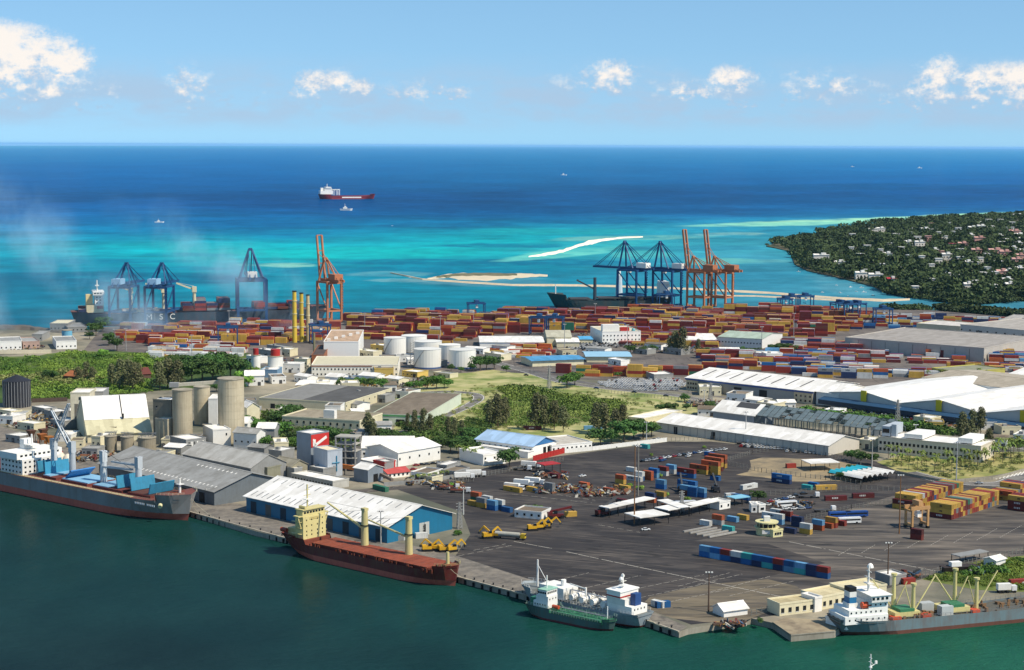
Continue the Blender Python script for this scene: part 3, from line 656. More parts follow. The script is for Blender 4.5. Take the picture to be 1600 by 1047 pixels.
# mangroves in the channel
def belt(name, pts, h, n, m, sd_=1, width=14):
    r = np.random.RandomState(sd_); VV = []
    p_, n_ = crown('bush', 9, 70)
    for _ in range(n):
        t_ = r.rand()*(len(pts)-1); i = int(t_); f_ = t_-i
        P_ = G(pts[i][0]*(1-f_)+pts[i+1][0]*f_, pts[i][1]*(1-f_)+pts[i+1][1]*f_, .5)
        hh = h*(.7+.6*r.rand()); VV.append(leaf_cloud(p_*np.array([hh,hh,hh*1.1])+np.array([P_.x+r.randn()*2, P_.y+r.randn()*width*.5, 0 if m is F_HEAD else ZL]), n_, hh*.12, r))
    return kind(link(name, mesh_quads(name, np.concatenate(VV), m)), 'stuff')
belt('mangrove_belt', [(1388,484),(1410,485),(1448,485)], 8, 90, F_HEAD, 1)
belt('mangrove_belt', [(1470,486),(1500,487),(1540,490),(1600,496),(1700,504)], 10, 240, F_HEAD, 2)
belt('shore_scrub', [(1385,458),(1440,467),(1500,474),(1530,475),(1600,470)], 8, 160, F_HEAD, 3, 10)
# ---------------------------------------------------------------- containers
CC = {'yellow':'d0a646','brick red':'963424','dark red':'68201e','orange':'bc5c2e','blue':'2064a0','navy':'22345e','white':'dcdcd6','grey':'8a8c8c','green':'2e7a5c','turquoise':'3fa8a4','light blue':'6ea6cc','brown':'6c3a28'}
CM = {k: mat(v, .6, .42, name='container_'+k.replace(' ', '_'), ds=.12, rnd=.2) for k, v in CC.items()}
RAIL = mat('6a665e', .6, .3, name='door_bar')
CMESH = {}
def cmesh(col, L=12.2):
    if (col, L) in CMESH: return CMESH[col, L]
    b = B(); Wd, H = 2.44, 2.59; b.box(.06,.06,.12,L-.06,Wd-.06,H-.07)
    for x in (0, L-.2):
        for y in (0, Wd-.2): b.box(x,y,0,x+.2,y+.2,H)
    for y in (.01, Wd-.13): b.box(.2,y,.02,L-.2,y+.12,.18); b.box(.2,y,H-.14,L-.2,y+.12,H-.01)
    for x in (.01, L-.13): b.box(x,.2,.02,x+.12,Wd-.2,.18); b.box(x,.2,H-.14,x+.12,Wd-.2,H-.01)
    n = int(L/.61)
    for i in range(1, n):                      # side corrugation ribs
        b.box(i*L/n-.12,.02,.2,i*L/n+.12,.058,H-.15); b.box(i*L/n-.12,Wd-.058,.2,i*L/n+.12,Wd-.02,H-.15)
    for y in (.5,.95,1.45,1.9):
        b.box(L-.06,y,.2,L-.01,y+.07,H-.15,1); b.box(.01,y,.2,.06,y+.07,H-.15,1) if y in (.95,1.45) else None
    ms = [CM[col], RAIL]
    if L > 7 and col in ('yellow','orange','navy','blue','dark red','brick red','white','grey'):   # company mark, a dark or pale panel of strokes
        ms.append(mat('2c2c30' if col in ('yellow','orange','white','grey') else 'd8d8d4', .6, .2, name='company_mark'))
        for y in (-.0, Wd):
            y0 = (-.03 if y == 0 else Wd-.02); y1 = y0+.05
            b.box(L*.5-.7,y0,1.35,L*.5+.7,y1,1.62,2).box(L*.5-.7,y0,.75,L*.5-.35,y1,1.34,2).box(L*.5+.35,y0,.75,L*.5+.7,y1,1.34,2).box(L*.5-.17,y0,.85,L*.5+.17,y1,1.34,2) if col in ('yellow','orange','brick red') else b.box(L*.3,y0,1.0,L*.34,y1,1.9,2).box(L*.37,y0,1.0,L*.41,y1,1.9,2).box(L*.44,y0,1.0,L*.5,y1,1.9,2).box(L*.53,y0,1.0,L*.57,y1,1.9,2)
    CMESH[col, L] = b.mesh('container', ms); return CMESH[col, L]
NCONT = 0
STUFFC = B(); SKEY = list(CC)
def cont(loc, rz, col, label, group, L=12.2):
    global NCONT; NCONT += 1
    o = link('shipping_container', cmesh(col, L), None, loc, rz); return tag(o, label, 'container', group)
def cstuff(x, y, z, rz, col, L=12.2):
    c, s = math.cos(rz), math.sin(rz); mi = SKEY.index(col)
    q = [(0,0),(L,0),(L,2.44),(0,2.44)]; P4 = [(x+a*c-d*s, y+a*s+d*c) for a, d in q]
    vs = [(a,d,z+.03) for a,d in P4]+[(a,d,z+2.58) for a,d in P4]
    STUFFC.add(vs, [(0,1,5,4),(1,2,6,5),(2,3,7,6),(3,0,4,7),(4,5,6,7)], mi)
def pick(pal, r): return r.choices([p for p,_ in pal], [w_ for _,w_ in pal])[0]
TIER = ['bottom','second','third','fourth','fifth']
CR = random.Random(5)
def block(origin, rz, nl, nw, tiers, pal, where, group, L=12.2, gl=.4, gw=.12, cols=None):
    c, s = math.cos(rz), math.sin(rz)
    for i in range(nl):
        for j in range(nw):
            T_ = tiers(i, j) if callable(tiers) else tiers
            x = i*(L+gl); y = j*(2.44+gw)
            for k in range(T_):
                col = cols[j][k] if cols and j < len(cols) and i == 0 else pick(pal, CR)
                nm = f"{col} container, {TIER[k]} tier of {od(j)} stack {where}"
                if nl > 1: nm = f"{col} container, {TIER[k]} tier, {od(j)} stack of {('near','second','far','fourth')[i]} row {where}"
                cont((origin.x+x*c-y*s, origin.y+x*s+y*c, ZL+.02+k*2.6), rz, col, nm, group, L)
# yellow and red block on the right: the long side faces left, stacks run away to the right
A, an, L_, W_ = frame3((1452.7,807.4),(1487.4,812.7),(1574,792.7))
Y_, R_, D_, O_ = 'yellow','brick red','dark red','orange'
PALY = [(Y_,5),(R_,3.4),(D_,1.6),(O_,1),('green',.3),('grey',.3),('blue',.2),('navy',.2)]
block(A, an, 1, 21, 3, PALY, 'of front yellow-red block, counted from nearest', 'containers of the front yellow and red block', cols=[(D_,Y_,Y_),(R_,R_,Y_),(R_,'grey',Y_),(D_,R_,Y_),(R_,Y_,R_),(Y_,R_,Y_)])
A2 = G(1394,794)
block(A2, an, 1, 22, lambda i, j: 2 if j in (0,) else 3, PALY, 'of block behind, counted from its near end', 'containers of the rear yellow and red block', cols=[(Y_,D_,D_),(R_,R_,Y_),(Y_,Y_,Y_),(Y_,R_,Y_),(R_,Y_,'white')])
A3 = G(1574,796)
block(A3, an, 1, 4, lambda i, j: 3, [(Y_,2),(R_,2),(D_,3)], 'of rightmost red-topped block by frame edge', 'containers of the rightmost block')
block(G(1548,779), an, 1, 8, lambda i, j: 2 if j < 4 else 3, PALY, 'of middle block near frame edge', 'containers of the middle block near the frame edge')
# long blue row
A, an2, L_, W_ = frame3((1092,869),(1292,905),(1100,860))
BL = [('blue','light blue'),('light blue','blue'),('blue','brick red'),('navy','white'),('blue','turquoise'),('navy','blue'),('turquoise','blue'),('navy','brick red'),('light blue','blue'),('turquoise','light blue'),('navy','navy'),('blue','brick red')]
cc_, ss_ = math.cos(an2), math.sin(an2); st = L_/12
for i in range(12):
    for k in range(2):
        cont((A.x+i*st*cc_, A.y+i*st*ss_, ZL+.02+k*2.6), an2, BL[i][k], f"short {BL[i][k]} container, {'lower' if k == 0 else 'upper'} tier, {od(i)} from left in long blue row", 'containers of the long blue row', 6.06)
# single and grouped containers about the near yard: px, py(base of near-left corner), angle deg, colour, tiers/colours, length, phrase
AN = math.degrees(an); AU = -41
SOLO = [
 (1205,753,AN+0,'navy,blue',12.2,'beside fence left of sandy lot',2),(1068,770,AU,'blue',12.2,'under spreader of reach stacker by red-topped stack',0),(1109,750,AU,'blue',6.06,'standing alone right of tall orange stack',0),
 (1074,775,AN,'blue,blue',6.06,'in pale blue cluster, near corner',2),(1086,776,AN,'blue,light blue',6.06,'in pale blue cluster, right end',1),(1062,772,AN,'brown,light blue',12.2,'in pale blue cluster, left side',2),(1058,763,AN,'light blue,blue',12.2,'at back of pale blue cluster',1),
 (1024,763,AN,'blue,light blue',6.06,'just left of weedy patch',1),(1007,784,AU,'orange,navy',6.06,'at left end of low stack by bus lot',1),(1023,782,AU,'grey,yellow',6.06,'at right end of low stack by bus lot',1),
 (961,755,AU,'yellow,orange',6.06,'at left tip of coloured row',1),(974,749,AN,'white',12.2,'lying behind yellow box at left tip of coloured row',0),(968,765,AU,'yellow',6.06,'low at front of coloured row',0),
 (990,750,AN,'blue,white',6.06,'third along coloured row',1),(1004,749,AU,'orange,orange',6.06,'in middle of coloured row',1),(1013,745,AN,'light blue,blue',6.06,'right of orange pair in coloured row',1),(1028,742,AU,'white,brick red',6.06,'pale-sided in coloured row',1),(1040,739,AU,'white,light blue',6.06,'next to green box in coloured row',1),(1049,738,AU,'green',12.2,'behind blue boxes in coloured row',0),
 (1057,744,AU,'blue,brick red',12.2,'under long red box in coloured row',1),(1077,738,AU,'yellow,orange',12.2,'behind tall orange stack',1),
 (1095,739,AU,'yellow,yellow,orange',12.2,'in tall orange-topped stack, front',1),(1100,733,AU,'dark red,yellow,orange',12.2,'in tall orange-topped stack, middle',1),(1106,728,AU,'yellow,brown,orange',12.2,'in tall orange-topped stack, back',1),
 (1161,766,AU+82,'white',12.2,'long by lone tree and forklift',0),(1140,778,AU,'blue',12.2,'beside white canopy with blue awning',0),(1135,779,20,'white',6.06,'small at end of long blue box',0),
 (1093,820,AN,'white',6.06,'small and pale beside steel beams',0),(1112,819,AN,'white,orange',6.06,'orange-topped beside steel beams',0),(1135,814,AN,'light blue',6.06,'by gate road next to yellow box',0),(1151,811,AN,'yellow',6.06,'by gate road next to pale box',0),(1128,829,AN,'turquoise',6.06,'at right end of steel beams',0),
 (1190,815,AU,'light blue,white',12.2,'in white lettered stack beside round cabin',1),(1203,810,AU,'light blue,white',12.2,'in back of white lettered stack',1),(1219,813,AN,'navy,brick red',6.06,'at red-white end of lettered stack',1),(1228,812,AN,'orange',6.06,'small at end of lettered stack',0),
 (1225,832,AU,'navy',6.06,'by wall right of round cabin',0),(1236,822,AN,'navy,navy',6.06,'behind navy box right of round cabin',1),(1249,833,AN,'yellow,white',6.06,'yellow under white right of round cabin',1),(1268,827,AN,'orange,light blue',6.06,'orange under pale blue along tarmac kerb',1),(1283,824,AN,'orange',6.06,'orange along tarmac kerb',0),(1289,823,AU,'brick red,yellow',6.06,'red under yellow along tarmac kerb',1),(1303,820,AN,'brick red',6.06,'last of orange boxes along tarmac kerb',0),
 (1252,764,AU,'turquoise',6.06,'left end of blue-yellow pair by carports',0),(1262,760,AU,'blue',6.06,'behind blue-yellow pair by carports',0),(1275,766,AU+50,'yellow',12.2,'of blue-yellow pair by carports',0),
 (1290,783,10,'dark red',12.2,'on trailer in lorry park',0),(1333,779,10,'dark red',12.2,'behind fence in lorry park',0),(1230,732,AU+60,'brick red',6.06,'small at back of sandy lot',0),
 (730,789,AU,'yellow',6.06,'low at left tip of hut row',0),(735,783,AU,'green,orange',6.06,'green with orange top in hut row',0),(744,792,AU,'yellow,grey',6.06,'yellow under grey in hut row',1),(752,789,AN,'orange,white',6.06,'behind yellow pair in hut row',1),(760,796,AU,'blue,light blue',6.06,'in middle of hut row',1),(771,795,AU,'blue,white',6.06,'white-topped in hut row',1),(783,799,AU,'blue',6.06,'at right tip of hut row',0),
 (786,766,AU,'yellow',12.2,'low yellow beside parked white lorries',0),(822,767,AU,'yellow',6.06,'short beside parked white lorries',0),(850,768,AU,'grey,grey',6.06,'by scrap heaps left side',0),(904,760,AU,'orange',6.06,'between scrap heaps',0),(942,769,AU,'orange',6.06,'with pale tank by scrap heaps',0),
 (859,746,AU,'dark red',6.06,'under red awning by scrap heaps',0),(978,736,AU,'white',6.06,'near back of coloured row',0),
 (582,764,AN-90+80,'green',12.2,'dark green by conveyor foot',0),(1017,947,AN,'white',6.06,'short on quay behind white tanker',0),(1027,951,AU+60,'blue',6.06,'blue on quay behind white tanker',0),
 (612,846,18,'grey',6.06,'by open doors of blue shed',0),(625,845,18,'white',6.06,'with blue windows by blue shed',0),(650,842,18,'white',6.06,'white by corner of blue shed',0),
 (1422,842,AN,'brick red,dark red',6.06,'below orange gantry',0),
 (962,786,AU,'dark red',6.06,'behind black reach stacker',0),(1100,712,AN,'blue',6.06,'far corner by white fence',0),(1000,700,AN,'turquoise',6.06,'small teal by white fence',0),(913,672,10,'light blue',12.2,'pale blue in grass by casuarinas',0),(818,672,0,'dark red',12.2,'dark red under casuarinas',0),
]
ADJ = {}
for (x, y, a, cols_, L, ph, m_) in SOLO:
    cl_ = cols_.split(','); P_ = G(x, y)
    for k, c in enumerate(cl_):
        pre = '' if len(cl_) == 1 else ('lower ' if k == 0 else 'upper ' if k == len(cl_)-1 else 'middle ')
        cont((P_.x, P_.y, ZL+.03+k*2.6), rad(a), c, f"{pre}{c} container {ph}", 'containers scattered about the near yard', L)
# field row of long containers: faces the camera
A = G(868,583)
GR = [(868,583,['dark red','dark red','dark red']),(900,585,['yellow','green','yellow']),(914,588,['orange','yellow']),(925,585,['dark red','yellow','brick red']),(934,588,['yellow','dark red','dark red']),(955,587,['orange','brick red','orange']),
 (980,589,['yellow','brick red','yellow','yellow']),(1003,589,['yellow','brick red','yellow']),(1012,586,['yellow','orange','yellow']),(1028,586,['dark red','dark red','brick red']),(1052,586,['dark red','dark red','grey']),(1074,585,['green','dark red','orange']),(1096,580,['grey','dark red','brick red']),(1114,580,['dark red','navy','dark red']),(1138,577,['brick red','navy','orange']),(1160,577,['white','dark red','brick red'])]
for i, (x, y, cl_) in enumerate(GR):
    P_ = G(x, y)
    for r_ in range(2):
        for k, c in enumerate(cl_):
            c2 = c if r_ == 0 else pick([('dark red',3),('brick red',3),('yellow',3),('orange',1)], CR)
            q = 3.0*r_
            if r_ or NCONT >= 285: cstuff(P_.x+q*.3, P_.y+q, ZL+.03+k*2.6, rad(-12), c2); continue
            cont((P_.x+q*.3, P_.y+q, ZL+.03+k*2.6), rad(-12), c2, f"{c2} container, {TIER[k]} tier, {od(i)} stack from left, {'front' if r_ == 0 else 'back'} row past dry field", 'containers in the row beyond the dry field')
NSOLO = NCONT
# big yards filled stack by stack; the nearest ones stay individuals
PALF = [('dark red',6),('brick red',4),('yellow',4.4),('brown',1.8),('orange',1.1),('navy',.5),('blue',.6),('grey',.4),('green',.15),('white',.3)]
PALM = [('white',2.2),('grey',1.2),('light blue',1),('blue',1.4),('navy',1.4),('brick red',2.2),('dark red',1.8),('orange',1.2),('yellow',1.4)]
PALR = [('dark red',4),('brick red',2.4),('grey',1.6),('white',1.5),('orange',.8),('blue',.7),('navy',.8),('yellow',.4)]
PALL = [('dark red',4),('brick red',3),('yellow',2.5),('white',1.4),('orange',1.4),('navy',.6),('blue',.4)]
YARDS = [ # polygon px, angle, palette, max tiers, aisle every n, name, density
 ([(536,497),(700,494),(840,492),(1000,489),(1190,488),(1300,494),(1360,505),(1330,515),(1240,535),(1120,543),(960,538),(930,520),(800,520),(740,528),(640,522),(560,520)], -12, PALF, 5, 'in vast red and yellow yard below harbour cranes', .93),
 ([(540,520),(640,524),(740,530),(690,538),(640,534),(560,530)], -12, PALF, 3, 'at edge of red and yellow yard behind white tanks', .8),
 ([(1085,560),(1200,552),(1330,556),(1335,574),(1420,582),(1560,590),(1600,592),(1600,578),(1480,570),(1500,590),(1300,592),(1130,572)], -12, PALM, 3, 'in mixed pale and blue yard behind white sheds', .85),
 ([(1215,530),(1310,532),(1330,545),(1480,560),(1530,562),(1500,570),(1330,566),(1210,550)], -12, PALR, 3, 'in dark red row before big grey flat-roofed shed', .92),
 ([(1540,560),(1600,556),(1700,566),(1700,590),(1610,590),(1540,580)], -12, PALM, 3, 'in yard at right frame edge before pale shed', .8),
 ([(170,516),(300,508),(520,506),(530,528),(440,536),(380,545),(330,545),(250,556),(240,540),(190,530)], -5, PALL, 3, 'in yard below left blue cranes', .85),
 ([(232,548),(300,545),(380,548),(370,558),(300,558),(240,560)], -5, [('white',6),('yellow',1.5),('brick red',1)], 2, 'in pale row along green scrub', .8),
 ([(760,546),(860,541),(870,548),(860,558),(800,560),(770,556)], -12, [('orange',3),('yellow',2),('brick red',2),('white',1)], 2, 'in small orange group by rail road', .7),
 ([(1310,500),(1480,494),(1590,500),(1585,506),(1480,506),(1440,512),(1330,516)], -12, PALM, 3, 'in loose yard by channel', .3),
 ([(1200,478),(1400,492),(1400,498),(1300,500),(1210,488)], -12, PALR, 2, 'under far blue gantries', .6)]
AUTO = []
for (poly, a, pal, mt, where, dn) in YARDS:
    W2 = [G(x, y) for x, y in poly]; c, s = math.cos(rad(a)), math.sin(rad(a))
    rot = [(p.x*c+p.y*s, -p.x*s+p.y*c) for p in W2]; x0, x1 = min(p[0] for p in rot), max(p[0] for p in rot); y0, y1 = min(p[1] for p in rot), max(p[1] for p in rot)
    pw = [(p[0], p[1]) for p in rot]; y = y0; jr = 0
    while y < y1:
        if jr % 6 == 0: OFF = CR.uniform(0, 13)
        x = x0+OFF; fam = pick(pal, CR); bx = 0
        if jr % 6 == 0: HB_ = [max(0 if CR.random() < .1 else 1, min(mt, int(CR.triangular(.5, mt+1, mt*.8)))) for _ in range(400)]
        while x < x1:
            ht = HB_[bx//2]
            if CR.random() < .22: ht = max(0, ht-1)
            bx += 1
            if CR.random() < .3: fam = pick(pal, CR)
            if inpoly(x+6, y+1, pw) and CR.random() < dn:
                for k in range(ht):
                    col = fam if CR.random() < .45 else pick(pal, CR)
                    AUTO.append((math.hypot(x*c-y*s, x*s+y*c), x*c-y*s, x*s+y*c, ZL+.02+k*2.6, rad(a), col, k, where))
            x += 12.9 if bx % 9 else 19
        jr += 1; y += 2.7 if jr % 6 else 9.5
AUTO.sort(key=lambda q_: q_[0]-q_[3]*2)
BUD = max(0, 300-NCONT)
for i, (d_, x, y, z, a, col, k, where) in enumerate(AUTO):
    if i < BUD: cont((x, y, z), a, col, f"{col} container, {TIER[k]} tier, {where}, {od(i)} nearest", 'containers '+where)
    else: cstuff(x, y, z, a, col)
kind(STUFFC.obj('distant_containers', [CM[k] for k in SKEY]), 'stuff')
print('containers', NCONT, 'stuff', len(AUTO)-BUD)

# ---------------------------------------------------------------- vehicles
CARCOL = {'white':'e8e8e4','silver':'a8acb0','black':'1c1c1e','red':'a8241e','blue':'23457e','dark grey':'404246','yellow':'d8b428','green':'2e6a48'}
def car_mesh(col):
    b = B(); b.xprism([(-.85,.35),(-.85,.85),(-.8,.9),(.8,.9),(.85,.85),(.85,.35)],-2.1,2.1)
    vs = [(-1.5,-.78,.9),(1.1,-.78,.9),(1.1,.78,.9),(-1.5,.78,.9),(-1.1,-.62,1.42),(.4,-.62,1.42),(.4,.62,1.42),(-1.1,.62,1.42)]
    b.add(vs, [(0,1,5,4),(1,2,6,5),(2,3,7,6),(3,0,4,7)], 1); b.add(vs[4:], [(0,1,2,3)], 0)
    for x in (-1.35,1.35):
        for y in (-.8,.8): b.bar((x,y-.1,.34),(x,y+.1,.34),.64,.64,2)
    b.box(2.1,-.7,.55,2.14,-.4,.75,3).box(2.1,.4,.55,2.14,.7,.75,3)
    return b.mesh('parked_car', [mat(CARCOL[col], .3, .08, name='car_'+col.replace(' ','_'), spec=.6), GLASS, TYRE, WHITE])
CARS = {k: car_mesh(k) for k in CARCOL}
NCAR = 0
def car(px, py, rz, col, label, group, P_=None):
    global NCAR; NCAR += 1
    P_ = P_ or G(px, py); o = link('parked_car', CARS[col], None, (P_.x, P_.y, ZL+.045), rz); return tag(o, label, 'car', group)
def carline(pts, n, phrase, group, ang, cols='white white silver black white dark-grey red silver blue white'.split(), r=random.Random(3)):
    for i in range(n):
        t_ = i/(n-1)*(len(pts)-1); k = min(int(t_), len(pts)-2); f_ = t_-k
        x = pts[k][0]*(1-f_)+pts[k+1][0]*f_; y = pts[k][1]*(1-f_)+pts[k+1][1]*f_
        c = r.choice(cols).replace('-', ' '); car(x+r.uniform(-1,1), y+r.uniform(-.4,.4), rad(ang+r.uniform(-5,5)), c, f"{c} car, {od(i)} from left {phrase}", group)
carline([(1004,722),(1040,716),(1090,708),(1133,703)], 20, 'in diagonal line across dark yard', 'cars in the diagonal line', 50)
car(1034,721,rad(50),'blue','blue car in front of diagonal car line','cars in the diagonal line'); car(1037,720,rad(55),'blue','second blue car in front of diagonal car line','cars in the diagonal line'); car(1075,714,rad(50),'white','white car in front of middle of diagonal car line','cars in the diagonal line')
carline([(960,699),(1000,694),(1030,687)], 11, 'along white wall of dark yard', 'cars along the white wall', 10)
carline([(650,728),(690,724),(722,731)], 10, 'in sandy car park beside white sheds', 'cars in the sandy car park', 15, 'white silver black white dark-grey red'.split())
carline([(645,734),(670,736),(700,732),(716,734)], 7, 'in front row of sandy car park', 'cars in the sandy car park', 15, 'black yellow silver red white'.split())
carline([(1205,785),(1225,781),(1255,772)], 7, 'beside lone round tree in yard', 'cars by the lone round tree', 20)
carline([(790,575),(830,590),(900,604),(980,612),(1040,619)], 6, 'on long road past dry field', 'cars on the long road', -20)
carline([(1200,790),(1235,797),(1262,795)], 6, 'below lone round tree', 'cars by the lone round tree', 20)
car(1009,829,rad(10),'white','white car alone on tarmac by steel beams','cars on the open tarmac'); car(910,745,rad(30),'white','white car by junk trucks','cars on the open tarmac'); car(1530,756,rad(0),'silver','silver car near zebra crossing','cars on the open tarmac')
carline([(1135,678),(1180,686),(1220,692)], 5, 'in front of long white shed', 'cars before the long white shed', 10)
# packed lots
def lot(poly, a, px_, py_, pal, label, group, keep, nm):
    W2 = [G(x, y) for x, y in poly]; c, s = math.cos(a), math.sin(a)
    rot = [(p.x*c+p.y*s, -p.x*s+p.y*c) for p in W2]; L2 = []
    y = min(p[1] for p in rot); k = 0; r = random.Random(len(poly))
    while y < max(p[1] for p in rot):
        x = min(p[0] for p in rot)
        while x < max(p[0] for p in rot):
            if inpoly(x, y, rot) and r.random() < .9: L2.append((x*c-y*s, x*s+y*c, pick(pal, r), r.uniform(-.06,.06)))
            x += px_
        k += 1; y += py_ if k % 2 else py_*1.5
    L2.sort(key=lambda q_: q_[1])
    bb = B(); keys = list(CARCOL)
    for i, (x, y, col, da) in enumerate(L2):
        if i < keep: car(0, 0, a+PI/2+da, col, f"{col} {label}", group, Vector((x, y, 0)))
        else:
            q = Matrix.Rotation(a+PI/2+da, 3, 'Z')
            for (X0,Y0,Z0,X1,Y1,Z1,mi) in ((-2.1,-.85,.3,2.1,.85,.9,keys.index(col)),(-1.3,-.7,.9,.8,.7,1.3,8),(-1.2,-.65,1.3,.7,.65,1.42,keys.index(col))):
                o = len(bb.v); bb.box(X0,Y0,Z0,X1,Y1,Z1,mi)
                for n_ in range(o, len(bb.v)): v = q @ Vector(bb.v[n_]); bb.v[n_] = (v.x+x, v.y+y, v.z+ZL+.04)
    if len(L2) > keep: kind(bb.obj(nm, [CARS[k_].materials[0] for k_ in keys]+[GLASS]), 'stuff')
WCAR = [('white',9),('silver',2),('dark grey',.4),('red',.3)]
lot([(932,598),(968,593),(1060,592),(1072,600),(1062,610),(1010,612),(950,606)], rad(-12), 2.15, 5.0, WCAR, 'car parked in packed lot behind dry field', 'cars in the packed lot behind the dry field', 90, 'packed_cars')
lot([(1145,694),(1180,690),(1300,706),(1290,712),(1160,699)], rad(-20), 2.4, 5.2, WCAR, 'car parked beside long white shed wall', 'cars along the long white shed', 40, 'packed_cars')
lot([(1330,640),(1360,636),(1480,650),(1470,660),(1400,655)], rad(-15), 2.6, 5.5, [('white',4),('silver',3),('black',1),('red',.6),('blue',.6)], 'car parked behind dark skeleton roof', 'cars parked behind the skeleton roof', 50, 'packed_cars')
lot([(860,538),(990,533),(1010,540),(900,548)], rad(-12), 3, 6, [('white',3),('silver',2),('black',3),('dark grey',2)], 'car parked by white harbour office', 'cars by the harbour office', 10, 'packed_cars')

def wheels(b, xs, w=1.15, r=.5, mi=0, y0=-1):
    for x in xs:
        for y in (-w, w): b.bar((x,y-.15,r),(x,y+.15,r),2*r,2*r,mi)
    return b
def lorry(px, py, rz, label, cab='white', load='flat', L=12, group=None, z=0):
    P_ = G(px, py); t_ = thing('lorry', label, 'lorry', (P_.x, P_.y, ZL+.03), rz, group)
    B().box(L/2+.4,-1.2,.9,L/2+2.6,1.2,3.1).obj('cab', mat(CARCOL.get(cab, cab), .4, .15, name='lorry_cab'), t_)
    B().box(L/2+2.58,-1.05,2.0,L/2+2.66,1.05,2.8).obj('windscreen', GLASS, t_)
    B().box(-L/2,-1.2,1.1,L/2,1.2,1.4).obj('trailer_bed', DGREY, t_)
    wheels(B(), (-L/2+1,-L/2+2.3,L/2-1.5,L/2+1.7)).obj('wheels', TYRE, t_)['kind'] = 'stuff'
    if load == 'box': B().box(-L/2+.02,-1.22,1.41,L/2-.02,1.22,4.0).obj('cargo_box', WHITE, t_)
    elif load == 'tank': B().tube((-L/2+.3,0,2.4),(L/2-.3,0,2.4),1.1,n=12).obj('tank', mat('c8c4b4', .5, .25, name='tank_shell'), t_)
    elif load == 'pile': B().box(-L/2+.5,-1.1,1.41,L/2-1,1.1,2.0).obj('load', RUST, t_)
    return t_
def bus(px, py, rz, col, label):
    P_ = G(px, py); t_ = thing('bus', label, 'bus', (P_.x, P_.y, ZL+.03), rz, 'buses parked at the yard edge')
    B().box(-6,-1.25,.5,6,1.25,3.1).obj('body', mat(col, .4, .15, name='bus_body'), t_)
    B().box(-5.6,-1.29,1.7,5.6,1.29,2.5).obj('window_band', GLASS, t_); wheels(B(), (-3.8,3.6)).obj('wheels', TYRE, t_)['kind'] = 'stuff'
    B().box(-5.9,-1.15,3.1,5.9,1.15,3.25).obj('roof', mat('dfe2e4' if col == 'e8e8e4' else col, .4, .1, name='bus_roof'), t_)
bus(1327,818,rad(12),'e8e8e4','white coach in front of two blue coaches'); bus(1312,809,rad(12),'24509a','left blue coach behind white coach'); bus(1338,808,rad(12),'24509a','right blue coach behind white coach'); bus(1228,792,rad(20),'e8e8e4','white coach under lone tree by awning'); bus(1070,792,rad(18),'e8e8e4','white coach parked behind white canopies')
def excavator(px, py, rz, label, s=1.0, col='e0ac22'):
    P_ = G(px, py); t_ = thing('excavator', label, 'excavator', (P_.x, P_.y, ZL+.03), rz, 'yellow excavators on the tarmac'); t_.scale = (s,)*3; m_ = mat(col, .5, .2, name='plant_yellow')
    for y in (-1.4, .8): B().xprism([(y,0),(y+.6,0),(y+.6,.9),(y,.9)],-2.2,2.2).obj('track', BLACK, t_)
    B().box(-2.2,-1.4,1.0,1.6,1.4,2.2).box(-2.2,-1.2,2.21,-.6,1.2,2.6).obj('body', m_, t_); B().box(.2,-1.3,2.21,1.5,-.2,3.2).obj('cab', GLASS, t_)
    B().bar((1.2,.3,1.9),(4.6,.3,4.6),.5,.7).obj('boom', m_, t_); B().bar((4.5,.3,4.7),(6.6,.3,2.2),.4,.5).obj('stick', m_, t_)
    B().xprism([(-.3,1.2),(.9,1.2),(.9,2.2),(-.3,2.2)],6.1,7.0).obj('bucket', DGREY, t_)
for i, (x, y, a) in enumerate([(832,829,15),(842,827,25),(853,825,10),(762,841,20),(772,840,160),(668,861,10),(682,860,170),(694,862,15),(706,862,30)]):
    g_ = 'left' if i < 3 else 0
    excavator(x, y, rad(a), ['left machine of yellow excavator trio on tarmac','middle machine of yellow excavator trio on tarmac','right machine of yellow excavator trio on tarmac','yellow excavator at left of tank lorry','yellow excavator beside tail of tank lorry','leftmost yellow excavator on quay behind red ship','second yellow excavator on quay behind red ship','third yellow excavator on quay behind red ship','rightmost yellow excavator on quay behind red ship'][i], 1.15)
lorry(793,842,rad(-18),'grey tank lorry on tarmac beside yellow excavators','yellow','tank',13)
def stacker(px, py, rz, label, col, up=False):
    P_ = G(px, py); t_ = thing('reach_stacker', label, 'reach stacker', (P_.x, P_.y, ZL+.03), rz); m_ = mat(col, .5, .25, name='stacker_paint')
    B().box(-4,-1.6,1.0,4,1.6,2.4).box(-4.2,-1.5,2.41,-2,1.5,3.4).obj('body', m_, t_); B().box(-1.2,-.9,2.41,.8,.9,4.2).obj('cab', GLASS, t_)
    wheels(B(), (-3,3.2), 1.7, .85).obj('wheels', TYRE, t_)['kind'] = 'stuff'
    e = (8.5,0,8.5) if up else (8.5,0,5.6)
    B().bar((-3,0,3.6),e,.9,1.1).obj('boom', m_ if not up else DGREY, t_); B().bar((e[0],-4,e[2]-1.1),(e[0],4,e[2]-1.1),.6,.5).obj('spreader', BLACK, t_)
stacker(868,810,rad(15),'dark red reach stacker nose to yellow box','6a1c18'); stacker(942,806,rad(35),'dark red and black reach stacker with raised boom','5a1a18',True); stacker(1065,768,rad(90),'dark reach stacker below orange-topped stack','3a3a3c',True); stacker(1118,768,rad(95),'dark forklift stacker beyond long white box','333336',True)
cont((G(884,808).x, G(884,808).y, ZL+.03), rad(15), 'yellow', 'yellow container at nose of dark red reach stacker', 'containers scattered about the near yard', 6.06)
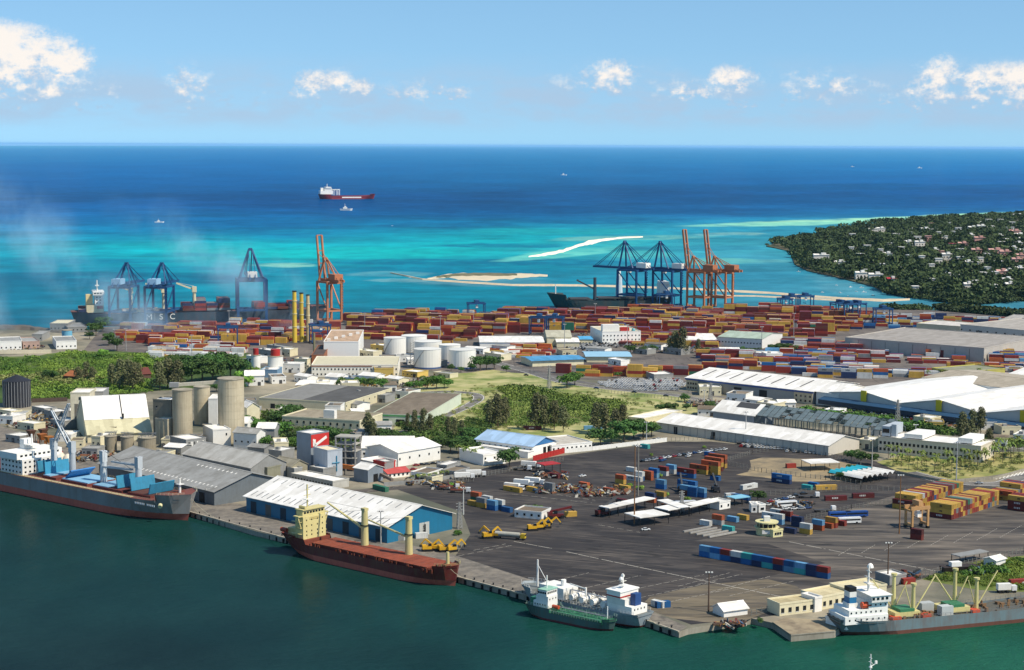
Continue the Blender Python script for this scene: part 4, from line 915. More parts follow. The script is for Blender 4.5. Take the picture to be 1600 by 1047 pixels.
for i, (x, y, a, l, lab) in enumerate([(800,766,-25,'box','nearest white lorry of parked pair line by junk'),(815,760,-20,'box','second white lorry of parked line by junk'),(832,757,-22,'box','third white lorry of parked line by junk'),(812,735,-15,'flat','white flat lorry by red striped wall'),(826,731,-15,'box','white box lorry by red striped wall'),(1158,694,5,'flat','white pick-up lorry at yard gate post'),
   (740,745,8,'box','middle white lorry by palm row'),(722,749,8,'box','left white lorry by palm row'),(698,765,4,'pile','lorry trailer with red load near tall lamp'),(715,770,-5,'pile','flat trailer with brown load near tall lamp'),(1285,800,10,'flat','white-cabbed lorry behind blue coaches'),(1260,778,5,'flat','white lorry in lorry park under red trailer'),(1448,646,-5,'box','box lorry before blue canopy of pillar shed'),(1388,641,-5,'box','second lorry before blue canopy of pillar shed')]):
    lorry(x, y, rad(a), lab, 'white', l, 9 if 'pick' not in lab else 6, 'lorries parked about the port')
cont((G(1440,648).x, G(1440,648).y, ZL+.03), rad(-5), 'brick red', 'orange-red container by yellow lorry before blue canopy', 'containers by the pillar shed'); cont((G(1457,650).x, G(1457,650).y, ZL+.03), rad(-5), 'navy', 'dark blue container before blue canopy', 'containers by the pillar shed'); cont((G(1332,636).x, G(1332,636).y, ZL+.03), rad(-5), 'green', 'green container before blue canopy', 'containers by the pillar shed')
# scrap heaps, one mass each
def heap(px, py, wpx, dpx, n, sd_, label=''):
    r = random.Random(sd_); b = B(); pals = ['6e3228','a88a48','3c5670','b8b4a8','5a4434','34322f','8a5a3c','6c6a64']
    for i in range(n):
        P_ = G(px+r.uniform(-wpx,wpx), py+r.uniform(-dpx,dpx)); s = r.uniform(.5,2.6); a = Vector((r.uniform(-1,1), r.uniform(-1,1), r.uniform(-.3,.5))).normalized()*s
        p = Vector((P_.x, P_.y, ZL+.3+r.random()*1.4)); b.bar(p-a, p+a, r.uniform(.3,1.5), r.uniform(.2,1.1), r.randrange(8))
    kind(b.obj('scrap_heap', [mat(c, .7, .45, name='scrap') for c in pals]), 'stuff')
for q_ in [(880,766,45,6,170,1),(930,772,30,5,90,2),(960,768,25,6,60,3),(860,745,25,4,60,4),(700,762,26,4,60,5),(1075,790,40,3,60,6),(1240,790,30,4,50,7),(1540,895,30,5,40,8),(1180,645,50,8,160,9),(1250,650,40,6,120,10),(1110,632,40,5,80,11),
   (60,660,50,10,220,12),(150,715,30,8,120,13),(640,600,40,6,120,14),(560,600,30,5,90,15),(30,545,40,5,90,16),(1420,900,20,4,30,17),(1140,978,20,3,50,18),(1500,660,40,8,80,19),(660,755,25,4,60,20),(500,570,60,8,160,21),(900,528,60,6,120,22),(1060,548,60,4,90,23),(830,545,30,4,60,24)]:
    heap(*q_)
# steel beams lying side by side
A = G(1068,833)
for i in range(5):
    P_ = G(1068+i*10, 832+i*2.1); Q_ = G(1110+i*10, 824+i*2.1); d_ = (Q_-P_)
    o = B().box(0,-.45,0,d_.length,.45,.8).obj('steel_beam', mat('a8a49c', .6, .3, name='beam_steel'), None, (P_.x, P_.y, ZL+.05), math.atan2(d_.y, d_.x))
    tag(o, f"{od(i)} from left of five long grey beams laid on tarmac", 'beam', 'long beams laid on the tarmac')
# floodlight masts
def mast(px, py, hpx, label, col='8c7a66', heads=True):
    P_ = G(px, py); h = hpx*mpp(P_); t_ = thing('floodlight_mast', label, 'lamp mast', P_, 0, 'floodlight masts across the port')
    B().cyl(0,0,0,h,.38,.2,8).obj('pole', mat(col, .7, .3, name='mast_steel'), t_)
    if heads:
        B().box(-1.6,-.25,h+.01,1.6,.25,h+.5).obj('head_frame', DGREY, t_)
        for i in (-1.2,0,1.2): link('lamp', LAMP, t_, (i,-.3,h+.1))
LAMP = B().box(-.35,-.2,0,.35,.2,.5).mesh('lamp', WHITE)
for (x, y, h, c, lab) in [(991,819,124,'8a6038','tall rusty mast beside black-legged canopies'),(997,775,78,'9a9488','pale mast right of tall rusty mast'),(724,804,42,'d8d8d0','white mast by hut row'),(1107,956,62,'6a5240','rusty mast on quay near small boats'),(1405,834,92,'8a6038','rusty mast left of small orange gantry'),(1494,754,62,'c8c8c4','pale mast at palm grove corner'),(1362,745,58,'b0aca4','grey mast by turquoise carport'),
   (595,849,50,'b8b8b4','pale mast in front of blue shed'),(1387,910,62,'6a5240','dark mast behind grey reefer ship'),(327,787,22,'8a8a88','grey mast at corner of grey shed'),(1165,690,46,'c8c8c4','pale mast at yard gate'),(1010,690,30,'c8c8c4','small mast by white wall'),(858,607,35,'b8b4ac','thin mast at field road'),(1190,545,34,'a8a8a8','mast amid red and yellow yard'),(980,548,40,'a8a8a8','mast in yard left of centre'),(882,545,38,'a8a8a8','mast behind blue-roofed strip'),
   (740,520,32,'a8a8a8','mast in yard behind white tanks'),(688,530,36,'a8a8a8','mast in yard above white tanks'),(570,520,30,'a8a8a8','mast right of orange crane'),(1240,530,40,'a8a8a8','mast in yard below far gantries'),(1243,495,34,'a8a8a8','mast between far blue gantries'),(930,505,30,'a8a8a8','mast behind dark green ship bow'),(300,560,36,'a8a8a8','mast in pale row along scrub'),(197,548,34,'a8a8a8','mast at left yard edge'),(180,545,30,'a8a8a8','mast left of left yard'),(358,510,24,'a8a8a8','mast between left cranes'),(242,505,22,'a8a8a8','mast at quay of left cranes'),
   (1100,640,30,'c8c8c4','mast at end of dry field'),(1430,700,36,'b8b8b4','mast by long office'),(1180,812,0.1,'8a8a88','')]:
    if lab: mast(x, y, h, lab, c)
# fences: thing with rails and posts
def fence(pts, label, h=2.4, col=None, solid=False, name='fence'):
    P_ = [G(*p) for p in pts]; o0 = P_[0]; t_ = thing(name, label, 'wall' if solid else 'fence', (o0.x, o0.y, ZL)); r = B(); k = B()
    for i in range(len(P_)-1):
        a, c = P_[i]-o0, P_[i+1]-o0; a.z = c.z = 0; L = (c-a).length; n = max(1, int(L/3))
        if solid: r.bar(a+Vector((0,0,h/2)), c+Vector((0,0,h/2)), .25, h)
        else:
            for z in (.3, h*.6, h-.1): r.bar(a+Vector((0,0,z)), c+Vector((0,0,z)), .06, .06)
        for j in range(n+1): p = a.lerp(c, j/n); k.box(p.x-.14,p.y-.14,0,p.x+.14,p.y+.14,h+.2)
    m_ = col or mat('8c8a80', .7, .3, name='fence_steel')
    r.obj('panel' if solid else 'rails', m_, t_)['kind'] = 'stuff'; k.obj('posts', m_, t_)['kind'] = 'stuff'
fence([(882,708),(925,704),(1042,690)], 'white perimeter wall at back of dark yard', 2.6, WHITE, True, 'perimeter_wall')
fence([(833,721),(882,708)], 'red striped wall left of white perimeter wall', 3.4, RED, True, 'perimeter_wall')
fence([(1042,690),(1110,687),(1200,700),(1290,713),(1345,727)], 'steel fence between dark yard and long white shed')
fence([(1130,723),(1175,709),(1200,705)], 'steel fence left of sandy lot'); fence([(1140,727),(1190,738),(1290,750),(1345,758)], 'steel fence along front of sandy lot')
fence([(1100,785),(1180,775),(1345,765),(1440,770)], 'fence round lorry park by carports'); fence([(1260,812),(1330,796),(1400,784)], 'low fence along lorry park kerb')
fence([(1174,962),(1230,949),(1268,939)], 'fence on quay by cream huts'); fence([(1440,905),(1500,888),(1600,864),(1700,842)], 'steel fence along weedy verge', 3)
fence([(50,629),(105,627)], 'dark wall beside dark storage tank', 3, mat('5a4a40', .8, .3, name='old_wall'), True, 'perimeter_wall')
fence([(0,553),(80,552)], 'cream wall along shore road at left edge', 3.5, mat('e0d4b8', .8, .2, name='cream_wall'), True, 'perimeter_wall')
fence([(600,760),(660,755),(742,742)], 'grey wall behind palm row', 2.2, GREY, True, 'perimeter_wall')
fence([(1375,735),(1480,755),(1550,750),(1600,736)], 'low wall in front of palm grove', 1.5, CONC, True, 'perimeter_wall')
fence([(740,752),(700,756),(880,720)], 'fence at back of white lorries'); fence([(930,612),(1060,626),(1150,640)], 'fence along packed car lot')
# ---------------------------------------------------------------- buildings
WIN = B().box(-.6,-.08,0,.6,.02,1.3).box(-.7,-.14,-.12,.7,.0,-.02,1).mesh('window', [GLASS, WHITE])
def win(t_, L, Wd, face, n, z, x0=None, x1=None, sx=1.0, sz=1.0, mesh=None):
    a, b_ = (0, L) if face in 'FB' else (0, Wd)
    x0 = a+1.5 if x0 is None else x0; x1 = b_-1.5 if x1 is None else x1
    for i in range(n):
        x = (x0+x1)/2 if n == 1 else x0+(x1-x0)*i/(n-1)
        loc, rz = {'F':((x,0,z),0),'R':((L,x,z),PI/2),'L':((0,x,z),-PI/2),'B':((x,Wd,z),PI)}[face]
        o = link('window', mesh or WIN, t_, loc, rz); o.scale = (sx,1,sz)
def door(t_, L, Wd, face, x, w_, h, m_=None, nm='door'):
    b = B().box(-w_/2,-.12,0,w_/2,.02,h); m_ = m_ or DGREY
    loc, rz = {'F':((x,0,0),0),'R':((L,x,0),PI/2),'L':((0,x,0),-PI/2)}[face]
    b.obj(nm, m_, t_, loc, rz)
def bld(name, label, cat, a, b_, c, h, rise=0, ridge='x', wall=WHITE, roof=ROOFW, z=0, oh=.6, group=None, parapet=.8, rz=None):
    A_, an_, L, Wd = frame3(a, b_, c)
    if Wd < 0: A_ = A_+Vector((math.cos(an_+PI/2)*Wd, math.sin(an_+PI/2)*Wd, 0)); Wd = -Wd
    t_ = thing(name, label, cat, (A_.x, A_.y, ZL+.02+z), an_, group); k = max(0,-.0)
    if rise == 0:
        B().box(0,0,0,L,Wd,h).obj('wall', wall, t_)
        bb = B()
        for q in ((-.15,-.15,L+.15,.2),(-.15,Wd-.2,L+.15,Wd+.15),(-.15,.2,.2,Wd-.2),(L-.2,.2,L+.15,Wd-.2)): bb.box(q[0],q[1],h+.005,q[2],q[3],h+parapet)
        bb.obj('parapet', wall, t_); B().box(.21,.21,h+.01,L-.21,Wd-.21,h+.15).obj('roof', roof, t_)
    elif ridge == 'x':
        B().xprism([(0,0),(Wd,0),(Wd,h),(Wd/2,h+rise),(0,h)],0,L).obj('wall', wall, t_)
        s = rise/(Wd/2)
        for q in (0,1):
            y0, y1 = (-oh, Wd/2) if q == 0 else (Wd/2+.001, Wd+oh); f_ = lambda y: h+rise-abs(y-Wd/2)*s+.04
            B().xprism([(y0,f_(y0)),(y1,f_(y1)),(y1,f_(y1)+.25),(y0,f_(y0)+.25)],-oh,L+oh).obj('roof_slope', roof, t_)
        B().xprism([(Wd/2-.5,h+rise+.2),(Wd/2+.5,h+rise+.2),(Wd/2,h+rise+.5)],-oh,L+oh).obj('ridge_cap', roof, t_)
    else:
        bb = B(); P5 = [(0,0),(L,0),(L,h),(L/2,h+rise),(0,h)]
        vs = [(x,0,zz_) for x,zz_ in P5]+[(x,Wd,zz_) for x,zz_ in P5]
        bb.add(vs, [(0,1,2,3,4),(9,8,7,6,5)]+[(i,5+i,5+(i+1)%5,(i+1)%5) for i in range(5)]).obj('wall', wall, t_)
        s = rise/(L/2)
        for q in (0,1):
            x0, x1 = (-oh, L/2) if q == 0 else (L/2+.001, L+oh); f_ = lambda x: h+rise-abs(x-L/2)*s+.04
            vs = [(x0,-oh,f_(x0)),(x1,-oh,f_(x1)),(x1,-oh,f_(x1)+.25),(x0,-oh,f_(x0)+.25)]; vs += [(x,Wd+oh,zz_) for x,_,zz_ in vs]
            B().add(vs, [(0,1,2,3),(7,6,5,4),(0,4,5,1),(1,5,6,2),(2,6,7,3),(3,7,4,0)]).obj('roof_slope', roof, t_)
    t_['_'] = 0; del t_['_']
    return t_, L, Wd
def slits(t_, L, Wd, h, rise, n, x0, x1, y0, y1, m_=DGREY, wd=.35):     # rooflight strips on the near slope
    s = rise/(Wd/2); f_ = lambda y: h+rise-abs(y-Wd/2)*s+.31
    me = B().add([(-wd,y0,f_(y0)),(wd,y0,f_(y0)),(wd,y1,f_(y1)),(-wd,y1,f_(y1)),(-wd,y0,f_(y0)+.12),(wd,y0,f_(y0)+.12),(wd,y1,f_(y1)+.12),(-wd,y1,f_(y1)+.12)],[(4,5,6,7),(0,1,5,4),(1,2,6,5),(2,3,7,6),(3,0,4,7)]).mesh('rooflight', m_)
    for i in range(n): link('rooflight', me, t_, (x0+(x1-x0)*i/max(1,n-1),0,0))

ROOFG = mat('aaa9a3', .6, .4, name='grey_roof_sheet', ds=.06, k=.86); ROOFD = mat('5c5a56', .8, .45, name='dark_old_roof', ds=.08); ROOFB = mat('8a7c68', .85, .5, name='brown_old_roof', ds=.06)
SHEDBLUE = mat('1f7396', .5, .2, name='blue_cladding', ds=.1); TRIMB = mat('2a4a8a', .5, .1, name='navy_trim')
# --- blue shed on the quay
t_, L, Wd = bld('warehouse', 'long quay shed with white slatted roof and blue walls', 'warehouse', (385,799),(605,849),(715,829), 8.2, 7.2, 'x', SHEDBLUE, ROOFW, oh=1.4)
t_, L, Wd = t_, L, Wd
slits(t_, L, Wd, 8.2, 7.2, 24, 3, L-4, .8, 5.5, mat('8b8f92', .6, .2, name='rooflight_grey'), .3); slits(t_, L, Wd, 8.2, 7.2, 16, 3, L-4, Wd/2-6.5, Wd/2-2.2, mat('9a9ea0', .6, .2, name='rooflight_pale'), .3)
for i in range(9): door(t_, L, Wd, 'F', 6+i*(L-12)/8, 4.5, 6, mat('5c5e5c', .7, .3, name='grey_shed_door') if i % 2 else mat('17303e', .7, .3, name='dark_shed_door'), 'sliding_door')
for x in (Wd*.52,Wd*.60): door(t_, L, Wd, 'R', x, 3.2, 6.5, mat('b8b8b0', .6, .2, name='pale_shed_door'), 'sliding_door')
door(t_, L, Wd, 'R', Wd*.56, 2.0, 5.5, BLACK, 'doorway')
# --- grey sheds left
t_, L, Wd = bld('warehouse', 'large grey-roofed shed beside grey bulk carrier', 'warehouse', (155,744),(335,790),(433,768), 7.5, 7, 'x', mat('6d7478', .6, .3, name='grey_cladding'), ROOFG, oh=1.2)
slits(t_, L, Wd, 7.5, 7, 20, L*.35, L-4, 3, 4.6, WHITE, .3); slits(t_, L, Wd, 7.5, 7, 10, L*.62, L-8, Wd/2-5, Wd/2-3.4, WHITE, .3)
for i in range(5): door(t_, L, Wd, 'F', L*.3+i*L*.15, 5, 5.5, BLACK, 'doorway')
t_, L, Wd = bld('warehouse', 'second grey-roofed shed behind with white roof strip', 'warehouse', (286,733),(392,756),(425,742), 9, 6, 'x', GREY, mat('c2bfb6', .6, .35, name='pale_grey_roof', ds=.06))
B().box(0,0,0,3,L*.4,.2).obj('roof_strip', WHITE, t_, (L*.4,-.3,9.9), 0) if False else None
# --- cement / storage hall with steep roof
t_ = thing('storage_hall', 'tall cream storage hall with steep white roof beside silos', 'hall'); A_, an_, L, Wd = frame3((137,692),(237,687),(120,668)); t_.location = (A_.x,A_.y,ZL+.02); t_.rotation_euler = (0,0,an_)
s = 1/mpp(A_)
prof = [(0,0),(Wd,0),(Wd,7),(Wd*.5,25),(Wd*.42,25),(Wd*.2,12.2),(0,5)]
B().xprism(prof,0,L).obj('wall', CREAM, t_)
f2 = [(Wd*.2,12.3),(Wd*.42,25.2),(Wd*.42,25.6),(Wd*.2-.4,12.7)]; B().xprism(f2[::-1],-.5,L+.5).obj('upper_roof', ROOFW, t_)
B().xprism([(-1,4.9),(Wd*.2,12.25),(Wd*.2,12.6),(-1,5.3)][::-1],-.5,L+.5).obj('lower_roof', mat('d9d2ac', .6, .2, name='cream_roof', ds=.06), t_); B().xprism([(Wd*.42,25.1),(Wd*.5,25.1),(Wd+1,6.9),(Wd+1,7.3),(Wd*.5,25.6),(Wd*.42,25.6)][::-1],-.5,L+.5).obj('upper_roof', ROOFW, t_)
B().box(L*.58,Wd*.2-1.2,12.9,L*.6+.3,Wd*.2-.6,16).bar((L*.59,Wd*.2,13.1),(L*.59,Wd*.42,26.0),.5,.4).obj('drain_pipe', BLACK, t_)
door(t_, L, Wd, 'F', L*.35, 14, 3.4, BLACK, 'doorway')
t_, L, Wd = bld('control_house', 'cream control room with dark windows on hall end', 'building', (111,668),(141,668),(108,660), 23, 0, wall=mat('d8cfb4', .7, .3, name='cream_block')); win(t_, L, Wd, 'F', 3, 18.5, L*.5, L*.85, 1.6, 1.6)
door(t_, L, Wd, 'F', L*.4, 5, 16, mat('6e685c', .8, .4, name='shaft_grille'), 'shaft')
t_, L, Wd = bld('control_house', 'small grey box on ridge of cream storage hall', 'building', (141,662),(162,662),(140,655), 21.5, 0, wall=GREY)
# --- concrete silos
SILO = mat('c6b99c', .85, .5, name='silo_concrete', ds=.07)
def silo(px, py, r_px, top_py, label, name='silo', m_=SILO, cat='silo', dome=0, n=28, rings=True, band=None):
    P_ = G(px, py); k = mpp(P_); r = r_px*k; h = (py-top_py)*k*1.005; t_ = thing(name, label, cat, P_+Vector((0,r,.02)))
    B().cyl(0,0,0,h,r,n=n).obj('shell', m_, t_, smooth=False)
    if dome: B().cyl(0,0,h+.01,h+dome*k,r+.25,.5,n).obj('roof', m_ if not band else WHITE, t_)
    else: B().cyl(0,0,h+.01,h+.5,r+.3,n=n).obj('roof', mat('b8ae98', .8, .4, name='silo_roof'), t_)
    if rings and h > 12:
        for i in range(1, int(h/5)): B().cyl(0,0,i*5,i*5+.12,r+.06,n=n).obj('ring_joint', m_, t_)
    if band: B().cyl(0,0,h-band*k,h-.0,r+.12,n=n).obj('painted_band', RED, t_)
    return t_, h, r
silo(283,697,15.5,611,'second tall concrete silo right of square tower'); silo(314,664,12.5,606,'narrower silo seen behind between two tall silos'); silo(358.5,692,20.5,594,'widest and tallest concrete silo at right of group')
t_, L, Wd = bld('silo_tower', 'dark square concrete tower left of silos', 'tower', (240,690),(268,692),(238,684), 27, 0, wall=mat('8a8474', .85, .4, name='dark_concrete', ds=.08)); win(t_, L, Wd, 'F', 1, 22, L*.2, L*.2)
t_, L, Wd = bld('silo_tower', 'slim beige stair tower before concrete silos', 'tower', (243,694),(262,696),(242,690), 16, 0, wall=mat('b4ab94', .8, .4, name='beige_concrete')); B().box(L*.3,-.3,0,L*.42,0,15).box(L*.6,-.3,0,L*.72,0,15).obj('rib', SILO, t_)
P_ = G(270,690); k = mpp(P_); t_ = thing('conveyor_bridge', 'pale conveyor bridge across tops of silos', 'bridge', P_+Vector((0,3,0))); B().bar((0,0,88*k),(70*k,4,92*k),3,2).obj('gallery', mat('c4bca6', .7, .3, name='gallery'), t_); B().box(-2,-2,85*k,4,2,92*k).obj('head_house', GREY, t_)
t_, L, Wd = bld('annex', 'white wall block between narrow and widest silo', 'building', (326,668),(340,668),(325,660), 19, 0, wall=WHITE)
t_, L, Wd = bld('annex', 'white sloping-roofed annex right of widest silo', 'building', (376,660),(386,664),(374,650), 12, 3, wall=CREAM)
t_, L, Wd = bld('silo_plant', 'white square block with small blue mark before widest silo', 'building', (333,699),(361,697),(331,691), 10.5, 0, wall=WHITE); win(t_, L, Wd, 'F', 1, 7, L*.75, L*.75, .8, 1.2)
t_, L, Wd = bld('silo_plant', 'grey louvred block left of white square block', 'building', (291,709),(322,705),(289,700), 8, 0, wall=GREY); [door(t_, L, Wd, 'F', L*(.15+.14*i), .8, 7, WHITE if i % 2 else DGREY, 'louvre') for i in range(6)]
silo(323,690,7,665,'small white silo between louvred block and silos','storage_tank',WHITE,'tank')
TB = mat('9c927c', .85, .45, name='tank_concrete')
for i, (x, y, r, tp, lb) in enumerate([(171,708,9.5,683,'leftmost of three stubby beige tanks before cream hall'),(197,709,10,684,'middle one of three stubby beige tanks before cream hall'),(227,710,14,686,'rightmost and widest of three stubby beige tanks before cream hall')]):
    t_, h, r_ = silo(x, y, r, tp, lb, 'storage_tank', TB, 'tank')
    bb = B(); q = random.Random(i)
    for k in range(9): a = q.uniform(-r_*.8, r_*.8); c = q.uniform(-r_*.6, r_*.6); bb.bar((a,c,h+.5),(a+q.uniform(-2,2),c,h+q.uniform(1.5,3.6)),.25)
    for k in range(4): bb.bar((-r_,q.uniform(-2,2),h+2+k*.3),(r_,q.uniform(-2,2),h+2+k*.3),.2)
    bb.obj('pipework', STEEL, t_)['kind'] = 'stuff'
t_, L, Wd = bld('silo_plant', 'beige tank-top cabin between stubby tanks', 'building', (170,688),(182,688),(169,682), 8, 0, wall=TB)
# dark tank
t_, h, r_ = silo(21,638,21.5,597,'black weathered storage tank with pale conical lid','storage_tank',mat('2b2c33', .6, .3, name='black_tank', ds=.15),'tank',dome=9)
bb = B()
for i in range(14): a = -PI/2+(i-6.5)*.22; bb.box(r_*math.cos(a)-.15,r_*math.sin(a)-.2,0,r_*math.cos(a)+.15,r_*math.sin(a)+.1,h)
bb.obj('stiffeners', mat('a8a8a8', .6, .4, name='pale_streak'), t_)['kind'] = 'stuff'
# hoppers
for i, (x, y, c) in enumerate([(49,694,'6b4630'),(68,692,'6b4630'),(66,700,'b86a28'),(77,704,'c07a30')]):
    P_ = G(x, y); t_ = thing('hopper', ['left dark brown quay hopper','right dark brown quay hopper','orange quay hopper below dark pair','small orange hopper at right'][i], 'hopper', P_, 0, 'quay hoppers'); m_ = mat(c, .7, .4, name='hopper_paint')
    B().cyl(0,0,5,9,1.2,3.6,4).obj('funnel', m_, t_)
    for a, d_ in ((-2,-2),(2,-2),(2,2),(-2,2)): B().bar((a,d_,0),(a,d_,6.5),.4).obj('leg', m_, t_)
# --- grey plant with red signs
PG = mat('8d97a0', .6, .3, name='grey_panel', ds=.1); REDP = mat('c4332c', .5, .12, name='red_sign')
t_, L, Wd = bld('plant_tower', 'tall grey plant tower with red top and white tick mark', 'tower', (464,734),(486,738),(503,731), 22, 0, wall=PG)
B().box(L+.02,.1,14.5,L+.25,Wd-.1,21.9).obj('sign_panel', REDP, t_); B().box(L+.26,Wd*.1,15.2,L+.36,Wd*.25,19).bar((L+.35,Wd*.2,15.4),(L+.35,Wd*.85,19.6),.25,1.6).bar((L+.35,Wd*.12,19.2),(L+.35,Wd*.25,15.6),.25,1.1).obj('tick_mark', WHITE, t_)
win(t_, L, Wd, 'R', 3, 9, Wd*.2, Wd*.2+1, .4, 1) 
t_, L, Wd = bld('plant_block', 'lower pale grey plant block with pipes and yellow parapet', 'building', (490,740),(512,746),(524,740), 15, 0, wall=mat('b4bcc4', .6, .25, name='pale_panel', ds=.1), roof=CREAM); B().tube((L+.3,Wd*.6,3),(L+.3,Wd*.6,12),.3).tube((L+.3,Wd*.3,8),(L+.3,Wd*.8,8),.3).obj('pipe', TEAL, t_)
P_ = G(540,736); k = mpp(P_); t_ = thing('lattice_tower', 'open concrete frame tower with steel silos inside', 'tower', P_, rad(-15)); hh = 54*k
for x in (-8*k*2,0,8*k*2):
    for y in (0,9): B().box(x-.4,y-.4,0,x+.4,y+.4,hh).obj('column', mat('b0aca4', .8, .3, name='frame_concrete'), t_)
for i in range(1,6):
    B().box(-16*k-.5,-.5,hh*i/5-.6,16*k+.5,9.5,hh*i/5-.25 if i < 5 else hh*i/5+.1).obj('floor_slab', mat('b8b4a8', .8, .3, name='slab_concrete'), t_)
for i, x in enumerate((-6,-1,5,9)): B().cyl(x*k*1.5,4.5,0,hh*.55,2.6,n=12).obj('inner_silo', mat('6a7076', .6, .3, name='steel_silo'), t_)
# conveyor orange + grey
P_ = G(534,742); k = mpp(P_); t_ = thing('conveyor', 'long orange and grey inclined conveyor by frame tower', 'conveyor', P_)
p0, p1, p2 = Vector((0,0,14*k)), Vector((48*k,-8,11*k)), (G(613,758)-P_)+Vector((0,0,3))
B().bar(p0,p1,1.6,2.4).obj('upper_gallery', mat('c4702c', .6, .3, name='conveyor_orange'), t_); B().bar(p1+Vector((.8,0,.2)),p2,1.5,1.6).obj('lower_gallery', mat('8a7a6c', .7, .4, name='conveyor_grey'), t_)
for q in (.1,.5,.9): a = p0.lerp(p1,q); B().bar((a.x,a.y,0),(a.x,a.y,a.z-1.2),.5).obj('support_leg', DGREY, t_)
silo(130+380-380+383+32,733,4,701,'thin pale blue cylinder tank left of grey tower','storage_tank',mat('7fa0b0', .5, .3, name='pale_blue_tank'),'tank')
t_, L, Wd = bld('plant_hut', 'grey hut with dark doorway below conveyor', 'building', (553,751),(575,755),(585,748), 7.5, 2.2, wall=PG, roof=ROOFW); door(t_, L, Wd, 'R', Wd*.5, 3.5, 4.5, BLACK, 'doorway')
t_, L, Wd = bld('plant_hut', 'grey brown hut at foot of grey tower', 'building', (484,745),(505,749),(512,743), 5.5, 0, wall=GREY); t_, L, Wd = bld('plant_hut', 'long low roof with white columns before plant', 'building', (455,752),(520,765),(528,757), 4, 0, wall=mat('c8c4b8', .7, .3, name='pale_columns')); win(t_, L, Wd, 'F', 14, .8, sz=1.6)
t_, L, Wd = bld('plant_hut', 'olive box hut at left of plant', 'building', (383,748),(418,753),(424,744), 7.5, 0, wall=mat('8c8a74', .8, .3, name='olive_wall'), roof=mat('a8a48c', .8, .3, name='olive_roof')); t_, L, Wd = bld('plant_hut', 'tan gabled hut behind olive box hut', 'building', (425,742),(455,748),(462,740), 7, 3, wall=mat('96907a', .8, .3, name='tan_wall'), roof=mat('a09a86', .8, .3, name='tan_roof')); t_, L, Wd = bld('plant_hut','small square hut right of tan hut','building',(449,748),(460,750),(463,746),6,0,wall=GREY)
# red little building with white lettering
t_, L, Wd = bld('site_office', 'red site office with three white letters beside conveyor', 'building', (601,746),(618,743),(598,740), 8.2, 0, wall=REDP)
for i in range(3): x = L*(.22+.24*i); B().box(x-.5,-.12,5.0,x+.5,-.02,6.4).obj('white_letter', WHITE, t_)
t_, L, Wd = bld('site_office', 'grey block directly left of red site office', 'building', (588,743),(601,746),(586,737), 8.5, 0, wall=GREY); t_, L, Wd = bld('site_office', 'low white house with red roof beside red office', 'house', (606,748),(640,744),(603,742), 2.8, 1.8, wall=WHITE, roof=mat('c4524c', .6, .2, name='pinkish_red_roof')); win(t_, L, Wd, 'F', 5, 1)
# white sheds
t_, L, Wd = bld('warehouse', 'larger white gabled shed behind red site office', 'warehouse', (565,722),(645,722),(568,706), 8.5, 4, 'x', WHITE, ROOFW); win(t_, L, Wd, 'F', 7, 4.5)
t_, L, Wd = bld('warehouse', 'white gabled shed end with four small windows', 'warehouse', (622,730),(688,718),(618,712), 8.5, 3.4, 'x', WHITE, ROOFW); win(t_, L, Wd, 'F', 5, 4)
t_, L, Wd = bld('annex', 'low white annex with two windows left of red office', 'building', (560,732),(588,738),(595,728), 5, 0, wall=WHITE); win(t_, L, Wd, 'F', 2, 2)
# mid left flats
t_, L, Wd = bld('warehouse', 'wide flat shed with two-tone grey roof', 'warehouse', (405,637),(540,645),(443,612), 7, 0, wall=CREAM, roof=ROOFD, parapet=.5); door(t_, L, Wd, 'F', L*.16, 3.5, 3.5, BLACK, 'doorway'); B().box(.5,.5,7.16,L*.48,Wd-.5,7.3).obj('roof_patch', mat('8c8a84', .8, .4, name='pale_patch', ds=.06), t_)
win(t_, L, Wd, 'R', 9, 4)
t_, L, Wd = bld('warehouse', 'flat shed with brown streaked roof and green trim', 'warehouse', (580,664),(663,667),(622,628), 7.5, 0, wall=mat('d8e0c8', .7, .2, name='pale_green_wall'), roof=ROOFB, parapet=.4); B().box(-.2,-.25,6.4,L+.2,-.16,7.3).obj('green_trim', mat('5aa860', .6, .2, name='green_trim'), t_); door(t_, L, Wd, 'F', L*.55, 6, 4.5, BLACK, 'doorway'); door(t_, L, Wd, 'F', L*.28, 4, 4.5, mat('2e6a50', .6, .2, name='green_door'))
t_, L, Wd = bld('office_building', 'long beige flat building with rooftop cabin among trees', 'building', (441,672),(562,680),(448,658), 9, 0, wall=CREAM, roof=mat('a89c84', .8, .4, name='beige_roof')); B().box(L*.52,2,9.2,L*.66,6,15).obj('rooftop_cabin', WHITE, t_); win(t_, L, Wd, 'F', 12, 5.2, sz=1.5); door(t_, L, Wd, 'R', Wd*.5, 3, 7, BLACK, 'doorway')
bld('canopy', 'bright white sloped canopy above two-tone roof shed', 'canopy', (462,610),(518,611),(468,601), 4, 1.4, wall=WHITE)
